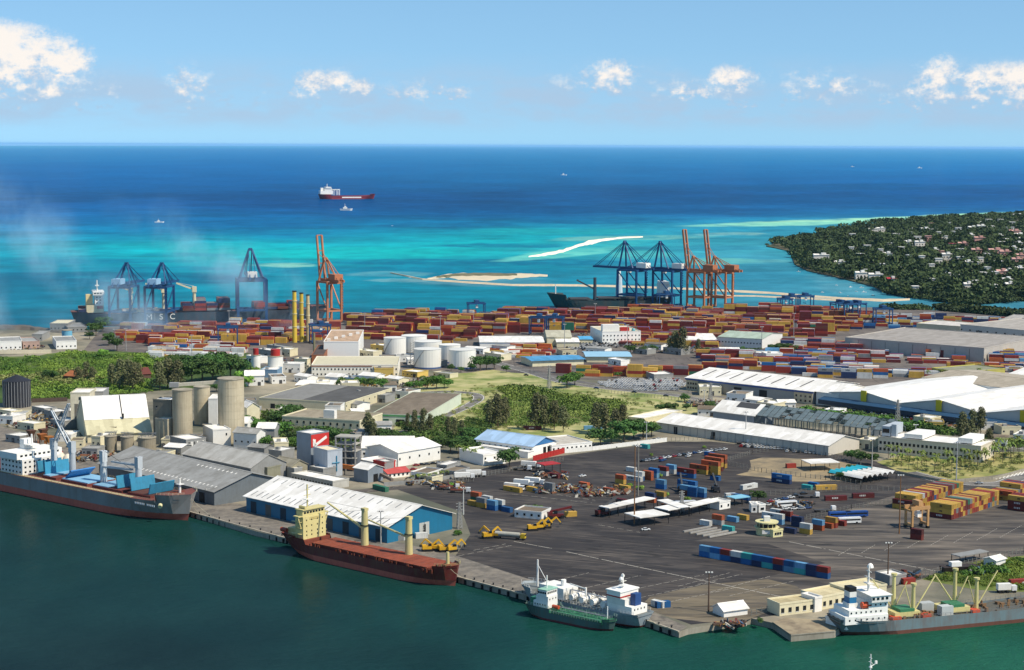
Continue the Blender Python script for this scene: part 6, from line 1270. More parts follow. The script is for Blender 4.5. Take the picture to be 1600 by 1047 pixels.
for (x, y, wp, h, rise, c, _) in sorted(SMALL):
    if not wp: continue
    z = next(n_ for f_, n_ in ZN if f_(x, y)); i = cnt[z] = cnt.get(z, -1)+1
    d_ = rb.uniform(7, 12); kz = (y-227)/CZ; rt = 'gabled' if rise else 'flat-roofed'
    dy_ = 14/(2800*CZ/(y-227)**2)
    t_, L, Wd = bld('works_building', f"{WN[c]} {rt} building, {od(i)} from left {z}", 'building', (x-wp/2, y), (x+wp/2, y+rb.uniform(-1,4)), (x-wp/2+2, y-max(3, dy_*rb.uniform(.8,1.4))), h, rise*.6, 'x', WM[c], ROOFW if rb.random() < .6 else ROOFG if rb.random() < .5 else ROOFB, group='small buildings of the industrial quarter')
    win(t_, L, Wd, 'F', max(2, int(L/4)), h*.4, sz=.8); door(t_, L, Wd, 'F', L*rb.uniform(.2,.8), 2.4, min(3, h-.6), DGREY)
    if rise == 0 and h > 4: B().box(L*.2,Wd*.3,h+.2,L*.2+2.5,Wd*.3+2,h+1.8).obj('roof_unit', GREY, t_)
# power pylons
def pylon(px, py, hpx, label):
    P_ = G(px, py); h = hpx*mpp(P_); t_ = thing('pylon', label, 'pylon', P_, rad(20), 'lattice pylons'); m_ = GREY; w_ = h*.09
    for sx in (-1,1):
        for sy in (-1,1): B().bar((sx*w_,sy*w_,0),(sx*.3,sy*.3,h),.28).obj('leg', m_, t_)
    bb = B()
    for i in range(8):
        z0, z1 = h*i/8, h*(i+1)/8; a0, a1 = w_*(1-i/8)+.3*i/8, w_*(1-(i+1)/8)+.3*(i+1)/8
        for s_ in (-1,1): bb.bar((-a0,s_*a0,z0),(a1,s_*a1,z1),.16).bar((a0,s_*a0,z0),(-a1,s_*a1,z1),.16).bar((s_*a0,-a0,z0),(s_*a1,a1,z1),.16)
    bb.obj('bracing', m_, t_)['kind'] = 'stuff'
    for z in (.72,.84,.95): B().bar((-h*.14,0,h*z),(h*.14,0,h*z),.3).obj('cross_arm', m_, t_)
pylon(858,606,32,'lattice pylon beside road at dry field'); pylon(718,826,42,'lattice mast at corner of blue shed'); pylon(1402,668,44,'lattice pylon behind skeleton roof shed'); pylon(1065,800,34,'lattice mast behind pale canopies'); pylon(1110,628,30,'lattice pylon before navy-trimmed shed')
# ---------------------------------------------------------------- trees placed one by one
row('casuarina', [(764,668,42),(778,668,50),(790,665,40),(836,672,52),(850,672,48),(866,672,44),(880,676,40)], 'in dark casuarina row behind blue roof', 'casuarinas behind the pale blue roof', spread=1.0)
row('casuarina', [(930,676,42),(945,680,46),(962,684,44),(972,672,36)], 'of brownish casuarinas left of dark clump', 'brownish casuarinas', spread=1.1)
row('broad', [(938,697,32),(975,690,36),(990,684,34),(1005,686,34),(1018,682,26),(955,694,24)], 'in dark clump at back of yard', 'dark trees at the back of the yard', 0, 1.25)
tree('broad',796,732,36,'dark round tree in front of white workshop',None,0,1.15); tree('broad',1184,786,24,'lone dark round tree beside gate booths',None,0,1.1)
row('bush', [(822,797,9),(832,798,10),(842,799,10)], 'of bright hedge behind white hut', 'hedge behind the white hut', 0)
row('casuarina', [(1503,690,44),(1518,684,40),(1532,680,42),(1545,700,30),(1512,700,34)], 'beside cream windowed office', 'tall trees by the windowed office', spread=.95)
row('broad', [(1330,720,18),(1345,724,22),(1362,726,20),(1300,745,12),(1312,750,14),(1330,738,14)], 'beside carports and very long shed', 'trees beside the carports', None, 1.2)
row('palm', [(1395,728,20),(1408,730,23),(1420,734,20),(1433,735,23),(1447,735,19),(1460,737,24),(1474,738,20),(1487,738,26),(1500,736,23),(1514,734,26),(1527,731,28),(1540,729,26),(1553,724,28),(1566,722,26),(1579,718,28),(1592,716,31),(1604,718,31)], 'in palm grove before windowed office', 'palms of the grove')
row('palm', [(1520,716,23),(1534,713,26),(1548,712,23),(1562,709,26),(1576,707,23),(1590,705,26)], 'in back line of palm grove', 'palms of the grove back line')
row('palm', [(1388,716,22),(1402,719,24),(1418,722,22),(1440,727,24),(1462,730,22),(1480,728,26),(1508,724,24),(1534,721,24),(1556,715,26),(1584,711,26),(1600,709,24)], 'in middle line of palm grove', 'palms of the grove middle line')
row('palm', [(644,756,14),(653,755,15),(662,754,15),(671,753,14),(680,752,15),(690,750,15),(698,748,14)], 'in yellow-green palm row behind wall', 'palms of the short row')
row('bush', [(1225,644,9),(1245,646,10),(1262,647,12),(1280,649,12),(1296,653,14),(1312,656,14),(1328,658,14),(1345,660,16),(1360,663,14),(1378,664,15),(1395,668,14),(1412,672,14),(1430,674,16),(1448,676,18),(1462,680,16)], 'in hedge behind skeleton roof', 'hedge of bushes behind the skeleton roof', 0, 1.5)
row('broad', [(1396,677,20),(1422,679,18),(1452,683,22),(1462,684,20),(1390,660,14)], 'standing in hedge behind skeleton roof', 'trees in the hedge behind the skeleton roof', 0, 1.2)
row('broad', [(886,606,26),(898,602,22),(965,590,10),(1025,588,12)], 'along road before field containers', 'trees before the field containers', 1, 1.3)
row('broad', [(1035,645,16),(1050,646,18),(1072,642,12),(1108,642,18),(1070,628,14)], 'at right edge of dry field', 'trees at the right edge of the field', None, 1.3)
row('broad', [(640,610,16),(656,610,18),(668,608,22),(682,608,24),(694,607,18),(700,606,14)], 'in green clump by curved road', 'green clump by the curved road', 1, 1.2)
row('broad', [(535,606,18),(548,606,16),(562,606,18),(580,608,20),(595,610,22),(520,606,12)], 'before long two-storey white office', 'trees before the white office', 1, 1.2)
row('broad', [(750,579,26),(760,578,24),(772,577,22),(738,580,14),(705,580,12),(720,582,10),(791,582,12)], 'right of white oil tanks', 'trees right of the oil tanks', 0, 1.2)
row('broad', [(438,662,24),(452,656,28),(465,658,26),(480,660,20),(490,655,14),(500,690,30),(520,694,28),(540,692,22),(480,688,22),(462,690,20)], 'round long beige flat building', 'trees round the beige flat building', 0, 1.4)
row('broad', [(392,668,20),(402,676,22),(415,682,20),(428,688,22),(440,680,24),(455,700,20),(470,702,16),(415,700,22)], 'in green belt right of silos', 'trees right of the silos', 1, 1.4)
row('casuarina', [(574,690,44),(583,692,36),(648,676,34),(660,680,38),(672,678,30),(700,680,28),(710,684,30),(722,690,32),(636,672,24)], 'between brown roof and white sheds', 'thin trees by the brown roof', spread=.9)
row('broad', [(592,690,26),(606,692,24),(620,694,22),(632,692,18),(690,700,22),(704,706,24),(720,708,26),(738,710,24),(748,700,22),(735,690,26),(722,698,20)], 'behind white sheds by workshop', 'trees behind the white sheds', 0, 1.3)
row('palm', [(716,716,22),(728,720,24),(740,722,22),(752,716,18)], 'beside white workshop', 'palms beside the workshop')
row('casuarina', [(175,606,36),(187,610,44),(198,606,40),(208,612,44),(218,605,34)], 'in dark pair of clumps in scrub', 'casuarinas in the scrub', spread=1.1)
row('casuarina', [(250,610,40),(262,606,44),(276,608,40),(122,598,24),(134,594,26),(145,596,22)], 'flanking scrub huts', 'casuarinas by the scrub huts', spread=1.3)
row('broad', [(300,600,40),(316,598,44),(332,600,42),(346,594,46),(360,592,44),(372,590,36),(322,580,30),(342,572,28),(300,580,28),(270,575,24),(285,572,22)], 'in dense grove above silos', 'trees of the dense grove above the silos', 0, 1.15)
row('broad', [(378,600,22),(388,604,18),(392,590,20),(283,598,26),(230,580,22),(218,572,20),(162,560,16)], 'of lighter trees around dense grove', 'lighter trees round the dense grove', 2, 1.2)
row('broad', [(76,592,16),(84,592,14),(338,612,14),(352,612,16),(372,612,18)], 'small in scrub near silos', 'small trees in the scrub', 0, 1.3)
row('casuarina', [(1055,552,34),(1066,553,38),(1046,552,22),(1090,552,20)], 'dark by green-roofed shed', 'dark trees by the green-roofed shed', spread=1.1)
row('broad', [(1100,556,14),(1120,557,12),(1140,557,12),(1020,550,12),(1005,552,12),(1210,552,16),(1225,552,18),(1240,553,16),(985,552,14),(1160,552,12),(1180,554,12)], 'in dark tree line across container yards', 'dark line of trees across the container yards', 0, 1.6)
row('broad', [(160,518,26),(150,525,24),(170,540,22),(183,548,24),(140,530,14)], 'in smoky trees at left yard', 'smoky trees at the left yard', 0, 1.1)
row('palm', [(1450,592,14),(1470,590,14),(1530,590,16),(1540,592,14),(1490,598,12)], 'beside olive-roofed building', 'palms by the olive-roofed building')
row('bush', [(1508,900,10),(1520,898,14),(1532,896,13),(1548,894,14),(1560,898,15),(1590,878,8),(1575,884,8),(1600,880,10)], 'on weedy verge right', 'bushes on the weedy verge', 0, 1.2)
tree('bush',1188,972,7,'small green bush at corner of quay'); tree('bush',717,836,9,'green bush at corner of blue shed',None,0); tree('bush',706,760,6,'small bush near tall lamp and lorries')
row('bush', [(1018,712,4),(1030,745,6),(1100,700,4),(985,760,6),(1000,765,7),(1040,775,6),(1075,782,6),(920,700,5)], 'sprouting on dark yard', 'weeds on the dark yard', 1)
# ground cover masses
def cover(name, poly, n, h, m, sd_, kd='bush'):
    r = np.random.RandomState(sd_); VV = []; p_, n_ = crown('bush', sd_, 110); x0, x1 = min(p[0] for p in poly), max(p[0] for p in poly); y0, y1 = min(p[1] for p in poly), max(p[1] for p in poly)
    W2 = [G(*p) for p in poly]; c = 0
    while c < n:
        x, y = r.uniform(x0, x1), r.uniform(y0, y1)
        if not inpoly(x, y, poly): continue
        P_ = G(x, y); hh = h*(.4+r.rand()**2*1.4); VV.append(leaf_cloud(p_*np.array([hh*1.5,hh*1.5,hh])+np.array([P_.x, P_.y, ZL]), n_, hh*.1, r)); c += 1
    kind(link(name, mesh_quads(name, np.concatenate(VV), m)), 'stuff')
F_SCR = foliage('scrub_leaves', (66,100,38), (130,154,62), .02); F_DRY = foliage('dry_scrub_leaves', (98,110,58), (146,150,88), .03); F_FLD = foliage('field_weeds', (78,104,42), (134,144,72), .03)
cover('scrub_thicket', [(0,562),(60,560),(110,552),(240,556),(300,560),(300,575),(230,592),(150,600),(120,590),(60,596),(0,600)], 900, 3.2, F_SCR, 1)
cover('dry_thicket', [(0,592),(60,586),(100,580),(150,590),(160,604),(60,606),(0,606)], 260, 4, F_DRY, 2)
cover('scrub_thicket', [(45,600),(230,596),(240,612),(150,622),(48,626)], 420, 3.5, F_SCR, 3)
cover('field_weeds', [(735,640),(790,628),(900,618),(965,630),(960,650),(880,668),(760,664)], 700, 2.6, F_FLD, 4)
cover('field_weeds', [(640,620),(760,600),(940,612),(1050,630),(1000,660),(700,680)], 500, 1.6, F_DRY, 5)
cover('field_thicket', [(780,606),(830,610),(930,630),(975,634),(965,650),(900,646),(830,632),(790,625)], 420, 3.6, foliage('field_bush_leaves', (76,106,42), (126,148,66), .03), 6)
cover('verge_weeds', [(1450,905),(1530,882),(1600,872),(1600,900),(1600,922),(1530,916)], 380, 1.6, F_SCR, 7)
cover('garden_shrubs', [(620,664),(660,650),(760,660),(760,690),(660,700)], 260, 3.5, foliage('garden_leaves', (52,76,34), (98,120,56), .05), 8)
cover('garden_shrubs', [(385,645),(440,650),(560,680),(560,700),(470,705),(390,690)], 300, 3.5, bpy.data.materials['garden_leaves'], 9)
cover('verge_weeds', [(1385,725),(1430,712),(1600,708),(1600,733),(1545,741),(1480,747)], 260, 1.5, F_DRY, 10)
cover('garden_shrubs', [(1260,640),(1340,645),(1480,672),(1600,690),(1600,704),(1480,686),(1400,672),(1280,655)], 260, 3, bpy.data.materials['garden_leaves'], 11)
# ---------------------------------------------------------------- ships
def hull(L, Bm, D, so=3, rk=4, fc=0, fcx=.9, ac=0, acx=.1, boot=1.2, sheer=.6, mats=None, bul=.9, n=30, sternf=.8):
    b = B(); ts = []
    for i in range(n+1): ts.append(i/n)
    for q in ((acx,) if ac else ())+((fcx,) if fc else ()): ts += [q-.0005, q+.0005]
    ts = sorted(set(ts)); zs = [-2, 0, boot, boot+.01, None]
    def top(t_): return D+(fc if fc and t_ > fcx else 0)+(ac if ac and t_ < acx else 0)+sheer*(max(0,(t_-.6)/.4)**2+.5*max(0,(.25-t_)/.25)**2)
    def bd(t_): 
        r = sternf+(1-sternf)*min(1,t_/.1)
        return Bm/2*r*(1 if t_ < .84 else math.sqrt(max(0,1-((t_-.84)/.16)**2.1)))
    def bw(t_):
        r = min(1, .12+.88*min(1,t_/.2)**.7); return Bm/2*r*(1 if t_ < .72 else max(0,1-((t_-.72)/.28)**1.9))
    rows = []
    for t_ in ts:
        T_ = top(t_); ring = []
        for z in zs:
            z = T_ if z is None else z; f_ = max(0, min(1, z/T_))**.75; xd = t_*L; xw = so+t_*(L-so-rk)
            ring.append((xw+(xd-xw)*f_, bw(t_)+(bd(t_)-bw(t_))*f_, z))
        rows.append(ring)
    K = len(zs)
    for sgn in (1,-1):
        vs = [(x,y*sgn,z) for r in rows for x,y,z in r]; fs = [[],[]]
        for i in range(len(rows)-1):
            for j in range(K-1):
                f_ = (i*K+j,(i+1)*K+j,(i+1)*K+j+1,i*K+j+1); fs[0 if j < 2 else 1].append(f_ if sgn < 0 else f_[::-1])
        b.add(vs, fs[0], 0); b.add(vs, fs[1], 1)
    r0 = rows[0]; b.add([(x,y,z) for x,y,z in r0]+[(x,-y,z) for x,y,z in r0], [(0,1,2,K+2,K+1,K)], 0); b.add([(x,y,z) for x,y,z in r0]+[(x,-y,z) for x,y,z in r0], [(2,3,4,K+4,K+3,K+2)], 1)
    for i in range(len(rows)-1):
        a, c = rows[i][-1], rows[i+1][-1]; dz = bul
        b.add([(a[0],a[1]*.985,a[2]-dz),(c[0],c[1]*.985,c[2]-dz),(c[0],-c[1]*.985,c[2]-dz),(a[0],-a[1]*.985,a[2]-dz)], [(0,3,2,1)], 2)
    return b, top, bd
def ship_root(name, label, stern, bow, beam, far, cat='ship', k=1):
    S, Bo = G(*stern, 0), G(*bow, 0); d = (Bo-S).xy; L = d.length; a = math.atan2(d.y, d.x); n = Vector((-math.sin(a), math.cos(a), 0))*far
    c = S+n*(beam/2*k); c.z = 0
    return thing(name, label, cat, c, a), L, c, a
def rails(t_, L, top, bd, x0, x1, m_, step=2.2, sides=(1,-1)):
    b = B()
    x = x0
    while x < x1:
        for s in sides:
            y, z = bd(x/L)*s*.985, top(x/L); y2, z2 = bd(min(1,(x+step)/L))*s*.985, top(min(1,(x+step)/L))
            b.bar((x,y,z),(x,y,z+1.1),.09).bar((x,y,z+1.1),(x+step,y2,z2+1.1),.08).bar((x,y,z+.55),(x+step,y2,z2+.55),.06)
        x += step
    b.obj('railing', m_, t_)['kind'] = 'stuff'
def ports(t_, face, pts, m=None):             # round-ish portholes / windows on a face x=const or y=const
    for (x, y, z, sx, sz) in pts:
        b = B()
        if face == 'x': b.box(-.06,-sx/2,0,.06,sx/2,sz)
        else: b.box(-sx/2,-.06,0,sx/2,.06,sz)
        b.obj('window', m or GLASS, t_, (x, y, z))
def fontobj(txt, size, m_, parent, loc, rot, ext=.03, nm='lettering'):
    cu = bpy.data.curves.new(nm, 'FONT'); cu.body = txt; cu.size = size; cu.extrude = ext; cu.align_x = 'CENTER'
    tmp = bpy.data.objects.new(nm, cu); COL.objects.link(tmp); me = bpy.data.meshes.new_from_object(tmp.evaluated_get(bpy.context.evaluated_depsgraph_get())); bpy.data.objects.remove(tmp); me.materials.clear(); me.materials.append(m_)
    o = bpy.data.objects.new(nm, me); COL.objects.link(o); o.location = loc; o.rotation_euler = rot; o.parent = parent; return o
DECKR = mat('7c3a26', .8, .5, name='rusty_deck'); AF = mat('c8644e', .7, .4, name='antifouling_red', ds=.1)
# --- red general cargo ship
t_, L0, c0, a0 = ship_root('cargo_ship', 'rusty red cargo ship with cream superstructure and two cranes', (464,861), (706,915), 17, 1, k=.06)
L = L0+8; t_.location = Vector(c0)-Vector((math.cos(a0), math.sin(a0), 0))*5
HR = mat('6e2420', .6, .55, name='dark_red_hull', ds=.12); CRM = mat('e0d290', .55, .25, name='cream_yellow', ds=.12)
h_, top, bd = hull(L, 17, 6.6, 6, 1.5, 2.0, .92, 2.4, .17, 2.5, .8, bul=.8, sternf=.72)
h_.obj('hull', [AF, HR, DECKR], t_); rails(t_, L, top, bd, 1, L*.16, HR); rails(t_, L, top, bd, L*.93, L-1, CRM, 1.6)
B().box(L*.21,-7.2,5.9,L*.9,7.2,7.6).obj('hatch_coaming', mat('6c2c20', .8, .5, name='coaming_red'), t_)
for i in range(16): B().box(L*.212+i*L*.686/16,-7.6,7.61,L*.212+(i+.94)*L*.686/16,7.6,8.05).obj('hatch_panel', mat('96482c', .85, .65, name='hatch_rust', ds=.35), t_)
bb = B(); q = random.Random(2)
for i in range(60): x = q.uniform(L*.2,L*.92); y = q.choice((-8,8))+q.uniform(-.3,.3); bb.box(x,y-.25,5.9,x+q.uniform(.3,1.6),y+.25,6.8+q.uniform(.2,1.2))
bb.obj('deck_fittings', RUST, t_)['kind'] = 'stuff'
B().box(L*.105,-7.2,8.2,L*.155,7.2,19.0).obj('superstructure', CRM, t_); B().box(L*.03,-4.5,8.2,L*.1,4.5,12).obj('engine_casing', CRM, t_)
B().box(L*.115,-9.6,19.01,L*.15,9.6,19.5).obj('bridge_wing', CRM, t_); B().box(L*.11,-7.0,19.51,L*.15,7.0,22).obj('bridge', CRM, t_); B().box(L*.105,-7.4,22.01,L*.156,7.4,22.4).obj('bridge_roof', CRM, t_)
for s in (-1,1):
    B().bar((L*.145,s*7.3,13),(L*.145,s*9.4,18.9),.35,.5).obj('wing_bracket', CRM, t_)
    for z in (10.8,13.6,16.4): B().box(L*.09,min(s*7.21,s*8.4),z,L*.15,max(s*7.21,s*8.4),z+.15).obj('side_deck', CRM, t_)
ports(t_, 'x', [(L*.155+.02,y,z,.55,.7) for z in (16.9,14.2,11.6,9.8) for y in (-5,-1.8,1.8,5)]); ports(t_, 'x', [(L*.15+.02,y,20.3,1.3,.9) for y in (-5.5,-3.7,-1.8,0,1.8,3.7,5.5)])
for z in (17.9,17.2): B().box(L*.155+.01,-3.2,z,L*.155+.06,3.2,z+.28).obj('painted_slogan', mat('b09a52', .6, .3, name='faded_letters'), t_)
B().box(L*.06,-2,12.01,L*.085,2,21).obj('funnel', BLACK, t_); B().tube((L*.112,-5,23.2),(L*.15,-5,23.2),.7,n=8).obj('life_raft', CRM, t_)
B().bar((L*.11,0,22.4),(L*.11,0,33),.5,.5).bar((L*.11,-2.2,28),(L*.11,2.2,28),.25).bar((L*.11,-1.6,30.5),(L*.11,1.6,30.5),.2).bar((L*.11,0,25),(L*.12,0,25),.2).obj('mast', CRM, t_); B().box(L*.1,-1.8,26,L*.12,1.8,26.3).obj('radar', WHITE, t_)
B().tube((L*.02,-7.6,11.4),(L*.055,-7.6,11.4),1.1,n=8).obj('lifeboat', mat('a8442c', .6, .4, name='lifeboat_orange'), t_)
def deckcrane(t_, x, y, z0, h, jib, jz, m_, r=1.6, band=True, jr=.9):
    B().cyl(x,y,z0,z0+h*.55,r*1.15,r,14).cyl(x,y,z0+h*.55+.01,z0+h*.93,r,r*.9,14).obj('crane_post', m_, t_); B().box(x-r*.8,y-r*.8,z0+h*.93+.01,x+r*.8,y+r*.8,z0+h).obj('crane_head', m_, t_)
    if band: B().cyl(x,y,z0+h*.53,z0+h*.55,r*1.3,n=14).obj('slew_ring', BLACK, t_)
    e = Vector(jib); p = Vector((x-(r if jib[0] < x else -r),y,z0+jz)); n = Vector((0,.55*jr,0))
    bb = B(); bb.bar(p-n,e-n*.4,.4*jr,.55*jr).bar(p+n,e+n*.4,.4*jr,.55*jr); K = 9
    for i in range(K):
        u, v = i/K, (i+1)/K; s = 1 if i % 2 else -1; bb.bar(p.lerp(e,u)+n*s*(1-.6*u),p.lerp(e,v)-n*s*(1-.6*v),.18)
    bb.obj('jib', m_, t_); B().bar((x,y,z0+h*.97),e+Vector((0,0,.4)),.1).bar((x,y+.4,z0+h*.95),p.lerp(e,.6),.1).obj('cable', BLACK, t_)
yc = 5.5
x1 = local(t_.location, a0, 582, 852, 7)[0]; x2 = local(t_.location, a0, 649, 867, 7)[0]
deckcrane(t_, x1, yc, 7.9, 17.5, (x1-24,yc-1,7.9+17.0), 8, CRM); deckcrane(t_, x2, yc, 7.9, 17.5, (x2-25,yc-1,7.9+12.6), 8, CRM)
B().cyl(L*.945,0,8,14.5,.9,.7,10).obj('foremast', CRM, t_); B().box(L*.93,-2.5,8.0,L*.96,2.5,9.2).box(L*.965,-1,8,L*.98,1,9).obj('windlass', RUST, t_)
# --- grey bulk carrier
t_, L0, c0, a0 = ship_root('bulk_carrier', 'grey and red bulk carrier with open blue hatch covers', (0,766.5), (246,818), 30, 1)
ux = Vector((math.cos(a0), math.sin(a0), 0)); EXT = 55; L = L0+EXT+9; t_.location = Vector(c0)-ux*EXT
HG = mat('8c8c88', .5, .3, name='grey_hull', ds=.06); DK = mat('7a4438', .8, .5, name='brown_deck')
h_, top, bd = hull(L, 30, 10.5, 4, 3, 3.2, .93, 0, .1, 3.6, .3, bul=.15)
h_.obj('hull', [AF, HG, DK], t_); rails(t_, L, top, bd, 30, L*.92, mat('c8b488', .7, .3, name='tan_rail'), 3); rails(t_, L, top, bd, L*.935, L-2, CREAM, 2)
for s in (-1,1): B().bar((30,s*12.7,10.5),(L*.84,s*12.7,10.5),2.6,.16).obj('deck_walkway', mat('cdb98c', .8, .4, name='walkway_tan'), t_)
def lp(px, py, z): return local(t_.location, a0, px, py, z)
HB = mat('3a90b2', .55, .35, name='hatch_blue', ds=.2); HLB = mat('8fc0dc', .5, .2, name='hatch_pale_blue')
SX = lp(60,745,9.6)[0]
B().box(SX-26,-13,9.62,SX-6,13,19).obj('superstructure', WHITE, t_); B().box(SX-24,-15,19.01,SX-8,15,22.5).obj('bridge', WHITE, t_); ports(t_, 'x', [(SX-5.97,y,z,1.2,1.0) for z in (11.5,14.2,16.9) for y in range(-11,12,3)]); ports(t_, 'x', [(SX-7.97,y,20.3,1.6,1.1) for y in range(-12,13,3)])
ports(t_, 'y', [(x,-13.02,z,1.2,1.0) for z in (11.5,14.2,16.9) for x in np.arange(SX-24,SX-7,3.2)])
B().cyl(SX-15,0,22.51,31,.5,n=8).box(SX-18,-3,25,SX-12,3,25.4).obj('mast', WHITE, t_); B().box(SX-22,-3,22.51,SX-18,3,28).obj('funnel', WHITE, t_)
XS = [lp(78,744,10)[0], lp(122,747,10)[0], lp(167,757,10)[0], lp(220,768,10)[0]]; XE = lp(236,776,10)[0]
hx = [SX-2]+[x for x in XS]+[XE+8]
for i in range(5):
    a, c = hx[i]+2.2, hx[i+1]-2.2
    if c-a < 6: continue
    B().box(a,-9.5,9.62,c,9.5,11.6).obj('hatch_coaming', mat('7c3a2e', .8, .4, name='coaming_brown'), t_)
    if i in (1,2,3): B().box(a+.3,-9,11.61,(a+c)/2 if i != 2 else c,9,12.1).obj('hatch_cover', HLB, t_)
    else: B().box(a+.3,-9,11.61,c-.3,9,11.8).obj('hold_opening', mat('5c3428', .9, .4, name='hold_cargo'), t_)
def uphatch(x, tilt, m_=HB, y0=-8, y1=8, h=6.6, emb=False):
    dx = h*math.cos(tilt); dz = h*math.sin(tilt); v4 = [(x,y0,12.1),(x,y1,12.1),(x+dx,y1,12.1+dz),(x+dx,y0,12.1+dz)]; nrm = Vector((-math.sin(tilt),0,math.cos(tilt)))
    vs = v4+[tuple(Vector(p)+nrm*.7) for p in v4]; B().add(vs, [(3,2,1,0),(4,5,6,7),(0,1,5,4),(1,2,6,5),(2,3,7,6),(3,0,4,7)]).obj('raised_hatch_cover', m_, t_)
    if emb:
        def pt(u, v): return Vector((x,0,12.1))+Vector((math.cos(tilt),0,math.sin(tilt)))*u+Vector((0,v,0))+nrm*.78
        b_ = B(); hexa = [(h/2+3*math.cos(k*PI/3), 3.6*math.sin(k*PI/3)) for k in range(6)]
        for k in range(6): b_.bar(pt(*hexa[k]), pt(*hexa[(k+1) % 6]), .45, .1)
        b_.bar(pt(h/2-1.6,-1.5),pt(h/2+1.6,-1.5),.4,.1).bar(pt(h/2-1.6,1.5),pt(h/2+1.6,1.5),.4,.1).bar(pt(h/2+1.6,-1.5),pt(h/2+1.6,1.5),.4,.1); b_.obj('white_emblem', WHITE, t_)
uphatch(SX+2, rad(100)); uphatch(XS[0]+3, rad(95)); uphatch(XS[1]+4.5, rad(40), mat('2a78b8', .5, .2, name='hatch_bright_blue'), emb=True); uphatch(XS[2]+22, rad(100)); uphatch(XS[3]+4, rad(100)); uphatch(XE+3, rad(75), h=5.5)
GC = mat('c6ccce', .5, .2, name='crane_pale_grey')
for i, (x, e, hh) in enumerate([(XS[0],lp(103,640,33)[0],15),(XS[1],None,15),(XS[2],None,13),(XS[3],None,13)]):
    B().cyl(x,0,9.7,9.7+hh,1.9,1.7,14).obj('crane_post', GC, t_); B().box(x-1.4,-1.6,9.7+hh+.01,x+1.4,1.6,9.7+hh+6).obj('crane_house', GC, t_)
    z = 9.7+hh+1.5
    p, e_ = [((x,0,z),(x+13,1,z+25)),((x,0,z),(x-16,-1,z+20)),((x+1,0,z-4),(x+24,0,z-3)),((x,0,z),(x-22,0,z-.5))][i]
    n = Vector((0,1.3,0)); p = Vector(p); e_ = Vector(e_); bb = B()
    bb.bar(p-n,e_-n*.4,.6,.8).bar(p+n,e_+n*.4,.6,.8)
    for k in range(8): bb.bar(p.lerp(e_,k/8)-n*(1-.6*k/8),p.lerp(e_,(k+1)/8)+n*(1-.6*(k+1)/8),.25)
    bb.obj('jib', GC, t_); B().bar((x,0,9.7+hh+6.2),e_,.14).obj('cable', BLACK, t_)
B().cyl(L*.955,0,12.5,21,.7,.5,10).box(L*.955-1.6,-1.6,18,L*.955+1.6,1.6,18.4).obj('foremast', WHITE, t_); B().box(L*.94,-4,12.8,L*.95,4,14).box(L*.966,-3,12.8,L*.975,3,13.6).obj('windlass', RUST, t_)
B().tube((L*.952,-12.4,9.2),(L*.957,-13.6,8.4),1.1,n=10).obj('anchor', mat('d8d0a0', .6, .3, name='anchor_plate'), t_)
fontobj('OCEAN TRADER' if False else 'IIIIII IIIII', 1.6, mat('c8ccd0', .6, .2, name='hull_letters'), t_, (L*.905,-14.9,8.4), (PI/2,0,0)) if False else None
bb = B()
for k in range(12):
    if k != 6: bb.box(L*.865+k*1.35,-15.12,8.1,L*.865+k*1.35+.8,-14.9,9.1)
bb.obj('bow_name', mat('c8ccd0', .6, .2, name='hull_letters'), t_)['kind'] = 'stuff'
for i, (x, y, c) in enumerate([(95,721,'e8dcc0'),(106,724,'e4d8c0'),(92,716,'b03a28')]):
    P_ = G(x, y+3); o = B().dome(0,0,0,3.6,7,12,4).obj('fuel_tank', mat(c, .5, .2, name='round_tank'), None, (P_.x,P_.y,ZL+.02), smooth=True)
    tag(o, ['round cream tank nearer crane jibs on quay','second round cream tank on quay beyond bulk carrier','round red tank on quay beyond bulk carrier'][i], 'tank')
# --- white gas/bunker tanker and green tanker
t_, L0, c0, a0 = ship_root('tanker', 'white tanker moored along quay with red-trimmed bridge', (1003,980), (826,936), 11.5, -1, k=0)
L = L0+5; ux = Vector((math.cos(a0), math.sin(a0), 0)); t_.location = Vector(c0)-ux*2+Vector((0,0,0))
h_, top, bd = hull(L, 12, 4.6, 2, 3, 2.2, .86, 1.2, .26, .9, .6, sternf=.86)
h_.obj('hull', [mat('7c2c28', .7, .3, name='boot_red'), mat('a4b0b4', .5, .2, name='pale_grey_hull'), mat('7c8280', .8, .4, name='tanker_deck')], t_); rails(t_, L, top, bd, 2, L-1, WHITE, 1.6)
B().box(L*.05,-4.8,5.2,L*.24,4.8,8.6).obj('superstructure', WHITE, t_); B().box(L*.1,-5,8.61,L*.24,5,11.2).obj('superstructure', WHITE, t_); B().box(L*.13,-5.6,11.21,L*.235,5.6,13.8).obj('bridge', WHITE, t_); B().box(L*.125,-5.9,13.81,L*.24,5.9,14.3).obj('bridge_roof', WHITE, t_); B().box(L*.127,-5.75,11.6,L*.238,5.75,12.1).obj('red_band', RED, t_)
ports(t_, 'y', [(x,-5.63,12.4,1.0,.9) for x in np.arange(L*.14,L*.23,1.4)]); ports(t_, 'y', [(x,-5.03,9.6,.6,.7) for x in np.arange(L*.11,L*.23,1.8)]); ports(t_, 'x', [(L*.05-.02,y,7,.6,.7) for y in (-3,-1,1,3)]); ports(t_, 'x', [(L*.235+.03,y,12.4,1.0,.9) for y in (-4,-2,0,2,4)])
